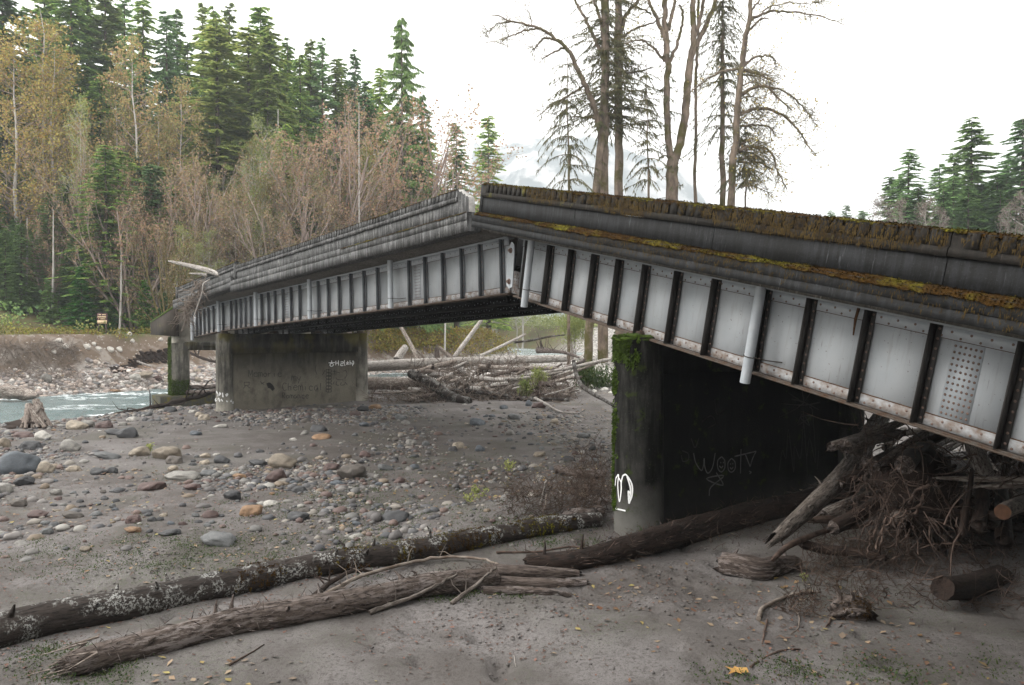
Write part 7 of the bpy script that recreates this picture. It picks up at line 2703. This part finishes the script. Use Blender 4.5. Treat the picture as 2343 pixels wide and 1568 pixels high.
for k in range(18):
    px, py = g.uniform(2150, 2365), g.uniform(1115, 1265)
    c = at(px, py, g.uniform(15.6, 18.5))
    c[2] = max(c[2], float(H(c[0], c[1])) + 0.1)
    a = g.uniform(-0.4, 1.2)
    d = np.array([cos(a), sin(a), g.uniform(-0.3, 0.35)]) * g.uniform(0.5, 1.4)
    r = g.uniform(0.05, 0.17)
    make_log('%s dark log in the shaded low right corner of the heap, %s' % (['thin', 'slim', 'stout', 'thick'][int((r - 0.05) / 0.0301)], 'near the sawn log' if px > 2260 else 'under the level poles'), np.array([c - d, c + g.randn(3) * 0.05, c + d]), np.array([r, r, r * 0.7]), M['bark_dark'], seed=160 + k, group='dark logs low in the heap', jag=(0.25, 0.25), sides=10, step=0.2, stubs=g.randint(0, 4))

# root mass hanging in the middle of the heap
rt = empty('root_wad', label='big tangled root wad hanging over the sand under the near span', cat='root wad')
core = at(*zh(1150, 1050), 16.2)
rb = MB()
gg = np.random.RandomState(71)
lumpy('root_core', rt, M['bark_dark'], tuple(core + np.array([0.25, 0.9, 0.2])), (0.95, 0.7, 0.8), 3, 3, 0.6)
for st, w in (([(1150, 740), (1000, 800), (940, 900), (900, 950)], 46), ([(1080, 860), (1040, 960), (950, 1080), (850, 1130), (790, 1200), (775, 1330), (760, 1500)], 44), ([(1200, 660), (1260, 780), (1400, 1050), (1480, 1250), (1520, 1400)], 22), ([(1120, 1130), (1250, 1250), (1330, 1400), (1360, 1480)], 26), ([(900, 1150), (960, 1250), (1000, 1400), (1010, 1560)], 24),
              ([(820, 1060), (900, 1020), (1150, 1000), (1360, 1050)], 24), ([(620, 1500), (820, 1390), (900, 1320)], 26), ([(500, 1270), (430, 1420), (400, 1560)], 30), ([(640, 1100), (600, 1230), (560, 1400), (540, 1560)], 34), ([(1560, 1460), (1450, 1430), (1200, 1440), (1000, 1480)], 26), ([(1380, 1050), (1420, 1250), (1560, 1420)], 20), ([(1280, 800), (1390, 990), (1450, 1100)], 14), ([(500, 1500), (560, 1300), (700, 1150), (820, 1000)], 30)):
    m = MB()
    P, R = line_at([zh(x, y) for x, y in st], [15.6 + gg.uniform(-0.25, 0.25) for _ in st], [w / 5.185 * (1 - 0.5 * i / len(st)) for i in range(len(st))])
    Q = smooth_pts(P, 5)
    Q = Q + gg.randn(*Q.shape) * 0.015
    m.tube(Q, np.interp(np.linspace(0, 1, len(Q)), np.linspace(0, 1, len(R)), R), 7, wob=0.2, rnd=gg)
    m.build('root', M['root'], rt, smooth=True)
rf = MB()


def rootlet(mb, b, L, g, r=0.02, fall=0.5, n=7, wand=0.35, flat=False):
    d = g.randn(3)
    d[2] -= fall
    d /= np.linalg.norm(d)
    P = [b]
    for _ in range(n):
        d = d + g.randn(3) * wand
        d[2] -= fall * 0.25
        d /= np.linalg.norm(d)
        P.append(P[-1] + d * L / n)
    mb.tube(np.array(P), np.linspace(r, r * 0.25, n + 1), 3 if r < 0.02 else 5, cap=False)


for _ in range(460):
    b = core + np.array([gg.uniform(-1.5, 1.1), gg.uniform(-0.25, 1.0), gg.uniform(-0.95, 0.95)])
    rootlet(rf, b, gg.uniform(0.25, 1.1), gg, gg.uniform(0.003, 0.013), 0.7)
rf.build('fine_roots', M['root'], rt, kind='stuff')

# twigs packed through the heap
tw = MB()
for _ in range(620):
    px, py = gg.uniform(1960, 2380), gg.uniform(960, 1330)
    if py > 1230 - (px - 1960) * 0.05 and gg.rand() < 0.6:
        continue
    Y = gg.uniform(15.8, 21.5) - (py - 960) * 0.006
    c = at(px, py, Y)
    if c[2] < float(H(c[0], c[1])) - 0.05:
        continue
    rootlet(tw, c, gg.uniform(0.3, 1.5), gg, gg.uniform(0.005, 0.022), 0.1, 5, 0.25)
for _ in range(700):
    gp = ground_at(gg.uniform(1980, 2342), gg.uniform(1220, 1400))
    if gp is not None:
        rootlet(tw, gp + np.array([0, 0, 0.03]), gg.uniform(0.2, 0.8), gg, gg.uniform(0.004, 0.014), 0.0, 5, 0.3)
tw.build('heap_twigs', M['root'], kind='stuff')
tw = MB()
# twig litter: beside the near pier, on the curved-stick clump, along the dark log
for (x0, x1, y0, y1, n, hz_, L) in ((1150, 1395, 1118, 1195, 800, 0.55, 0.7), (1310, 1398, 1060, 1180, 520, 1.0, 0.8), (1790, 1880, 1365, 1412, 190, 0.16, 0.3), (1830, 1990, 1290, 1400, 260, 0.5, 0.5), (1860, 2120, 1250, 1330, 380, 0.5, 0.6), (1380, 1960, 1180, 1260, 300, 0.35, 0.4)):
    for _ in range(n):
        gp = ground_at(gg.uniform(x0, x1), gg.uniform(y0, y1))
        if gp is None:
            continue
        b = gp + np.array([0, 0, gg.rand() ** 2 * hz_])
        rootlet(tw, b, L * gg.uniform(0.3, 1.3), gg, gg.uniform(0.004, 0.013), -0.1, 5, 0.35)
tw.build('twig_litter', M['twig_dark'], kind='stuff')
stick('dark squared log buried in silt left of the near pier', [(1268, 1080), (1320, 1086), (1380, 1090)], [20, 20, 20], M['bark_brown'], cat='log', name='buried_log')
stick('grey forked stick standing in the twigs by the near pier', [(1242, 1180), (1238, 1150), (1245, 1118), (1250, 1100)], 7, M['wood_pale'], Ys=[20.6, 20.6, 20.5, 20.4])
stick('second grey stick crossing it in the twigs by the near pier', [(1236, 1192), (1246, 1165), (1250, 1130)], 6, M['twig'], Ys=[20.2, 20.3, 20.4])
stick('brown log behind the twigs at the mossy end of the mottled log', [(1290, 1200), (1340, 1186), (1372, 1180)], [30, 34, 30], M['bark_brown'], cat='log', name='buried_log')

# ---------------------------------------------------------------- the driftwood jam between the piers
zj = lambda x, y: (786.3 + x / 3.5215, 695.6 + y / 3.5215)


def jlog(label, pts, Ys, w, mat, seed, **kw):
    if np.isscalar(Ys):
        Ys = [Ys] * len(pts)
    P, R = line_at([zj(x, y) for x, y in pts], Ys, [ww / 3.5215 for ww in w])
    for i in range(len(P)):
        zmin = float(H(P[i][0], P[i][1])) + 0.1
        if P[i][2] < zmin:
            P[i][2] = zmin
    kw.setdefault('sides', 14)
    kw.setdefault('step', 0.25)
    return make_log(label, P, R, mat, seed=seed, **kw)


jlog('longest pale log lying level across the driftwood jam', [(120, 508), (500, 488), (900, 470), (1300, 455), (1790, 438)], [60, 60, 61, 62, 63], [90, 86, 78, 72, 58], M['wood_pale'], 201, end_mat=M['bark_brown'], stubs=4, bark=0.03)
jlog('thick brown log under the longest pale log against the river pier', [(100, 640), (350, 640), (640, 652)], [58, 58, 57], [104, 104, 92], M['wood_grey'], 202)
jlog('dark bark log slanting down across the front of the jam', [(540, 560), (700, 640), (860, 745), (1010, 850)], [57, 55, 53.5, 52], [70, 86, 90, 70], M['bark_white'], 203, stubs=6, bark=0.08)
jlog('white leaning trunk, right of the two pointing up under the bridge', [(890, 430), (1000, 280), (1110, 130)], [64, 65, 66], [38, 36, 30], M['wood_pale'], 204)
jlog('grey leaning pole, left of the two pointing up under the bridge', [(600, 450), (530, 310), (440, 150)], [64, 65, 66], [34, 32, 26], M['wood_grey'], 205)
jlog('fat white stub standing on the jam', [(430, 450), (460, 400), (500, 345)], [62.5, 63, 63.5], [62, 64, 52], M['wood_pale'], 206, jag=(0.2, 0.3))
jlog('slim pale pole sloping up to the right over the jam', [(1090, 425), (1280, 335), (1460, 245)], [62, 65, 68], [26, 24, 18], M['wood_pale'], 207)
jlog('bleached flat log in the middle of the jam', [(680, 560), (800, 580), (940, 605)], [58, 57.8, 57.5], [44, 52, 24], M['wood_pale'], 208, bark=0.15)
jlog('long thin white pole reaching to the near pier', [(1150, 615), (1500, 570), (1800, 520), (2190, 432)], [57, 57.5, 58, 58], [22, 26, 28, 26], M['wood_pale'], 209, stubs=3)
jlog('second white pole beneath the long thin one', [(1240, 610), (1480, 595), (1760, 548)], [56.4, 56.6, 57], [34, 26, 16], M['wood_pale'], 210)
jlog('mossy branchy log along the front of the jam', [(860, 700), (1100, 710), (1400, 760), (1810, 790)], [54.5, 54, 53.5, 53], [34, 40, 40, 26], M['bark_white'], 211, stubs=26, stub_len=0.7)
jlog('curved birch like trunk falling to the sand beside the near pier', [(1850, 460), (1870, 560), (1910, 650), (2000, 720), (2090, 770), (2190, 830)], [58, 57, 55, 52, 49, 46], [32, 34, 34, 32, 28, 24], M['bark_white'], 212)
jlog('white plank lying on the sand at the right of the jam', [(1540, 760), (1640, 815), (1740, 868), (1880, 885)], [52, 49.5, 47.5, 46], [26, 26, 20, 10], M['wood_pale'], 213)
jlog('short white chunk in the front of the jam', [(1185, 662), (1250, 650), (1320, 640)], 55.5, [34, 38, 30], M['wood_pale'], 214)
jlog('brown short stump standing behind the longest pale log', [(755, 450), (750, 400), (745, 350)], 63, [46, 40, 36], M['bark_brown'], 215)
jlog('grey log end behind the brown stump', [(770, 350), (820, 400), (870, 440)], 63.5, [30, 34, 30], M['wood_grey'], 216)
jlog('thin orange splintered pole beside the grey leaning pole', [(590, 375), (620, 405), (660, 445)], 64, [18, 16, 10], M['wood_grey'], 217)
jlog('half hidden white log under the longest pale log', [(930, 520), (970, 560), (1000, 570)], 59, [44, 44, 30], M['wood_pale'], 218)
jlog('log with a dark root ball lying on the upper gravel', [(1560, 370), (1680, 380), (1790, 395), (1890, 430)], [76, 75, 74, 73], [60, 34, 26, 20], M['bark_brown'], 219, stubs=18, stub_len=1.2)
jlog('mossy fallen limb in front of the upper gravel bar', [(1370, 310), (1500, 295), (1650, 265), (1780, 250)], 78, [20, 18, 16, 10], M['bark_white'], 220, stubs=4)
jlog('thin grey pole pointing down right at the jam end', [(1620, 735), (1750, 700), (1830, 670)], 53, [12, 12, 10], M['wood_pale'], 221)
jlog('small log between the river pier and the slanting bark log', [(220, 720), (360, 718), (560, 706)], 54, [14, 16, 14], M['wood_grey'], 222)
jlog('reddish stub log low in the jam', [(560, 760), (660, 745), (740, 730)], 53.5, [36, 40, 30], M['bark_brown'], 223)
g = np.random.RandomState(231)
for k in range(56):
    x, y = g.uniform(560, 1850), g.uniform(500, 760)
    if y < 470 + (x - 560) * 0.02:
        continue
    Y = 60 - (y - 480) * 0.022
    c = at(*zj(x, y), Y)
    zmin = float(H(c[0], c[1])) + 0.08
    c[2] = max(c[2], zmin)
    a = g.uniform(-1.5, 1.5)
    d = np.array([cos(a), sin(a) * 0.8, g.uniform(-0.15, 0.40)]) * g.uniform(0.5, 2.0)
    r = g.uniform(0.06, 0.2)
    jw = ['thin', 'slim', 'stout', 'thick'][int((r - 0.06) / 0.0351)] + [' pale', ' grey', ' brown', ' dull grey'][k % 4] + ' jam log ' + ('by the slanting bark log' if x < 950 else 'mid jam' if x < 1400 else 'by the willow bush') + (', at the back' if y < 630 else ', at the front')
    make_log(jw, np.array([c - d, c + g.randn(3) * 0.06, c + d]), np.array([r, r, r * 0.7]), [M['wood_pale'], M['wood_grey'], M['bark_brown'], M['wood_grey']][k % 4], seed=300 + k, group='drift logs in the jam between the piers', sides=8, step=0.35, stubs=g.randint(0, 2))
tw, tw2 = MB(), MB()
for k in range(3000):
    x, y = g.uniform(200, 1880), g.uniform(480, 800)
    if x > 1500 and y < 560 + (x - 1500) * 0.2:
        continue
    if x < 560 and (y < 700 or g.rand() < 0.3):
        continue
    Y = 60.5 - (y - 480) * 0.024
    c = at(*zj(x, y), Y)
    c[2] = max(c[2], float(H(c[0], c[1])) + 0.05)
    rootlet(tw if k % 3 else tw2, c, g.uniform(0.5, 2.2), g, g.uniform(0.010, 0.035), 0.05, 4, 0.28)
for k in range(900):
    x, y = g.uniform(-1500, 1500), g.uniform(0, 1)
    px, py = g.uniform(860, 1330), g.uniform(748, 850)
    gp = ground_at(px, py)
    if gp is not None and 62 < gp[1] < 110:
        rootlet(tw, gp + np.array([0, 0, 0.1]), g.uniform(0.6, 2.5), g, g.uniform(0.015, 0.04), 0.0, 4, 0.3)
tw.build('jam_twigs', M['twig'], kind='stuff')
tw2.build('jam_brush', M['root'], kind='stuff')

# ---------------------------------------------------------------- left side: bleached stump, shore log, stick, sign, debris on the rail
st = empty('stump', label='bleached flared stump standing at the water edge on the left', cat='stump')
g = np.random.RandomState(401)
b0 = ground_at(68, 980)
for k in range(15):
    a = pi + pi * k / 14 + g.randn() * 0.15
    L = g.uniform(0.6, 1.05)
    top = b0 + np.array([g.randn() * 0.22, 0.4 + g.randn() * 0.15, 0.95 + g.randn() * 0.2])
    foot = b0 + np.array([cos(a) * L, 0.3 + sin(a) * L * 0.7, 0.02])
    mid = (top + foot) / 2 + np.array([-cos(a) * 0.12, 0, 0.06])
    m = MB().tube(smooth_pts([top, mid, foot], 6), np.linspace(0.17, 0.09, 13), 8, wob=0.15, rnd=g)
    m.build('root', M['wood_grey'], st, smooth=True)
lumpy('dark_base', st, M['bark_dark'], (b0[0] - 0.3, b0[1] + 0.2, b0[2] + 0.12), (1.1, 0.5, 0.28), 6, 3, 0.5)
P, R = line_at([(-30, 900), (20, 897), (60, 902), (86, 906)], [63, 63, 63, 62], [22, 30, 24, 8])
make_log('split silver drift log on the far shore at the left photo edge', P, R, M['wood_grey'], seed=402, bark=0.25)
stick('long dark branch slanting from the cobbles up over the pier footing', [(205, 962), (290, 944), (380, 926), (450, 908), (496, 895)], [7, 9, 11, 11, 9], M['bark_dark'], Ys=[50, 52, 54, 55, 55.5], side_twigs=14, seed=4, cat='branch', name='branch')
stick('short pale log lying on the black layer of the cut bank', [(313, 828), (330, 833), (347, 838)], [5, 5, 4], M['wood_pale'], Ys=[80, 80, 80])
stick('dark leaning snag behind the two bents', [(428, 806), (460, 818), (496, 830)], [5, 7, 6], M['bark_dark'], Ys=[74, 73, 72], side_twigs=6)
stick('upper brown log wedged between footing and river pier', [(428, 889), (460, 886), (496, 884)], [10, 10, 10], M['bark_brown'], Ys=[58, 57, 56], cat='log', name='log')
stick('lower brown log wedged between footing and river pier', [(428, 899), (460, 897), (496, 894)], [10, 10, 9], M['bark_brown'], Ys=[57, 56, 55], cat='log', name='log')
# black peat layer in the cut bank, roots hanging at its left
pm = MB()
for k in range(1300):
    t = g.rand()
    px = 262 + t * 128 + g.randn() * 4
    py = 850 - t * 36 + g.randn() * 3.2 + 5 * sin(t * 9)
    gp = ground_at(px, py)
    if gp is not None:
        s = g.uniform(0.1, 0.3)
        P = gp + g.randn(3) * 0.05 + np.array([0, -0.1, 0])
        pm.add(P + IV1 * np.array([s * 1.5, s * 0.6, s * 0.6]), IF1)
pm.build('peat_layer', M['bark_dark'], kind='stuff')
rm = MB()
for k in range(900):
    px, py = g.uniform(-10, 180), g.uniform(800, 872)
    if py < 800 + (px < 60) * 0 and g.rand() < 0.5:
        continue
    gp = ground_at(px, py)
    if gp is not None:
        rootlet(rm, gp + np.array([0, 0, 0.15]), g.uniform(0.6, 2.2), g, g.uniform(0.012, 0.035), 0.2, 5, 0.35)
for k in range(500):
    gp = ground_at(g.uniform(60, 420), g.uniform(866, 900))
    if gp is not None:
        rootlet(rm, gp + np.array([0, 0, 0.12]), g.uniform(0.4, 1.4), g, g.uniform(0.012, 0.03), 0.0, 4, 0.35)
rm.build('bank_roots', M['twig'], kind='stuff')

# sign on the bank
Ys = 86.0
sg = empty('sign', label='small brown sign with cream lettering in the brush above the cut bank', cat='sign')
zs = lambda x, y: ((300 + x / 11.715) / 1.6533, (1150 + y / 11.715) / 1.6533)


def sbox(x0, y0, x1, y1, d0, d1, name, mat):
    a, b = at(*zs(x0, y1), Ys), at(*zs(x1, y0), Ys)
    return MB().box((a[0], Ys - d1, a[2]), (b[0], Ys - d0, b[2])).build(name, mat, sg)


sbox(800, 420, 1250, 880, 0.0, 0.06, 'board', M['sign_brown'])
sbox(815, 730, 1235, 878, 0.061, 0.075, 'cream_panel', M['sign_cream'])
for (x0, x1, y0, y1) in ((870, 1200, 458, 505), (825, 1235, 545, 612), (860, 1180, 645, 695)):
    m = MB()
    x = x0
    gg2 = np.random.RandomState(x0)
    while x < x1 - 14:
        w = gg2.uniform(18, 46)
        if gg2.rand() < 0.85:
            a, b = at(*zs(x, y1 - gg2.uniform(0, 6)), Ys), at(*zs(min(x + w, x1), y0 + gg2.uniform(0, 12)), Ys)
            m.box((a[0], Ys - 0.075, a[2]), (b[0], Ys - 0.061, b[2]))
        x += w + gg2.uniform(3, 10)
    m.build('lettering', M['sign_cream'], sg, kind='stuff')
for x in (860, 1190):
    a = at(*zs(x, 880), Ys + 0.08)
    zz = float(H(a[0], a[1]))
    MB().box((a[0] - 0.07, Ys + 0.001, min(zz, a[2]) - 0.4), (a[0] + 0.07, Ys + 0.12, a[2] + 1.2)).build('post', M['bark_brown'], sg)

# snag and root debris caught on the far end of the parapet
Yd = float(SIDE.P(SIDE.s_at(470, 1.4, 3.2), 1.3, 3.2)[1])
P, R = line_at([(386, 598), (410, 603), (445, 611), (478, 620), (512, 632)], [Yd + 1.5, Yd + 1, Yd, Yd - 1.5, Yd - 2.5], [4, 9, 11, 12, 12])
make_log('white barked snag log lying across the far bridge parapet', P, R, M['wood_pale'], seed=501, stubs=4, stub_len=0.5)
P, R = line_at([(434, 626), (460, 628), (500, 636)], [Yd + 0.5, Yd, Yd - 1], [3, 8, 9])
make_log('shorter pale snag under the white barked one on the parapet', P, R, M['wood_pale'], seed=502)
db = empty('hanging_debris', label='tangle of dry flood roots draped over the far bridge parapet', cat='debris')
m = MB()
P, R = line_at([(480, 640), (466, 650), (462, 672), (452, 700), (446, 718), (441, 732)], [Yd - 3.0] * 6, [3, 4, 3.6, 3, 2.4, 1.5])
m.tube(smooth_pts(P, 4), np.interp(np.linspace(0, 1, 21), np.linspace(0, 1, 6), R), 6)
m.build('hanging_root', M['wood_pale'], db)
m = MB()
for k in range(190):
    t = g.rand()
    px = 462 - 38 * t + g.randn() * 7
    py = 640 + 86 * t + g.randn() * 7
    c = at(px, py, Yd - 2.2 - 0.9 * g.rand() + t * 1.0)
    rootlet(m, c, g.uniform(0.4, 1.6), g, g.uniform(0.01, 0.035), 0.7, 5, 0.4)
m.build('root_tangle', M['twig'], db, kind='stuff')
# big maple leaf near the lower right, and the little yellow leaved seedlings
gp = ground_at(1684, 1546)
ml = MB()
pts = []
for k in range(11):
    a = 2 * pi * k / 11 + 0.3
    r = (0.17 if k % 2 == 0 else 0.075)
    pts.append((gp[0] + cos(a) * r, gp[1] + sin(a) * r, gp[2] + 0.05 + 0.02 * sin(3 * a)))
pts.append((gp[0], gp[1], gp[2] + 0.035))
ml.add(pts, [(k, (k + 1) % 11, 11) for k in range(11)])
ml.build('maple_leaf', mat_simple('orange_maple_leaf', (0.27, 0.14, 0.04), (0.34, 0.2, 0.06), 9, 0.6, 0), label='large orange yellow maple leaf on the silt at the bottom of the photo', cat='leaf')
for px, py, h_, lab in ((1072, 1150, 26, 'yellow green seedling on the silt, leftmost of the pair'), (1098, 1140, 34, 'taller yellow green seedling with drooping leaves'), (1160, 1080, 30, 'thin seedling with a few green leaves on a bent stem'), (344, 1032, 24, 'lime green weed between the cream and tan boulders'), (1842, 1332, 22, 'yellow leaved sprig on the sand by the root heap')):
    gp = ground_at(px, py + 8)
    hh = h_ * gp[1] / FPX
    t = empty('seedling', label=lab, cat='seedling')
    sm, lm = MB(), MB()
    for k in range(4):
        d = g.randn(3) * 0.25
        d[2] = 1
        e = gp + d * hh
        sm.tube([gp, (gp + e) / 2 + g.randn(3) * 0.03, e], [0.008, 0.006, 0.003], 4)
        n = 26
        s_ = g.uniform(0.4, 1.0, (n, 1))
        Pp = gp + (e - gp) * s_ + g.randn(n, 3) * hh * 0.10
        A = g.randn(n, 3)
        A /= np.linalg.norm(A, axis=1)[:, None]
        B = np.cross(A, g.randn(n, 3))
        B /= np.linalg.norm(B, axis=1)[:, None]
        z_ = hh * 0.13
        lm.add(np.stack([Pp - A * z_, Pp + B * z_ * 0.4, Pp + A * z_, Pp - B * z_ * 0.4], 1).reshape(-1, 3), np.arange(n * 4).reshape(-1, 4))
    sm.build('stems', M['twig'], t)
    lm.build('foliage', M['leaf_lime'], t)
# ---------------------------------------------------------------- unseen firs added behind and beside the camera to cut skylight
for i, (x, y) in enumerate(((24, 2), (29, 9), (27, -7), (34, 16), (20, -12), (38, 3), (12, -16), (33, 24), (4, -20), (41, 30))):
    CON[i % 4]((x, y, float(H(x, y, False)) - 0.3), 30 + 3 * (i % 4), i * 1.3, 'unseen fir added on the right bank to cut skylight', 'unseen firs added on the right bank')

for i, (x, y) in enumerate(((8, -3), (12, 0.5), (15, -5), (10, -9), (17, 3), (5, -8))):  # low dense firs, out of view, added to darken the ground under the near span
    YOUNG[i % 2]((x, y, float(H(x, y, False)) - 0.3), 11 + 2 * (i % 3), i * 1.7, 'unseen bushy fir added behind the camera for shading', 'unseen bushy firs added behind the camera', wide=1.5, mats=ND)

# ---------------------------------------------------------------- thin valley haze
hm_ = NT('valley_haze')
hm_.n.remove(hm_.b)
pv = hm_.node('ShaderNodeVolumePrincipled')
pv.inputs['Color'].default_value = (0.86, 0.93, 1.0, 1)
pv.inputs['Density'].default_value = 0.00045
pv.inputs['Anisotropy'].default_value = 0.2
hm_.link(pv.outputs[0], hm_.n['Material Output'].inputs['Volume'])
MB().box((-3400, -400, -90), (3400, 3600, 720)).build('haze', hm_.mat, kind='stuff')
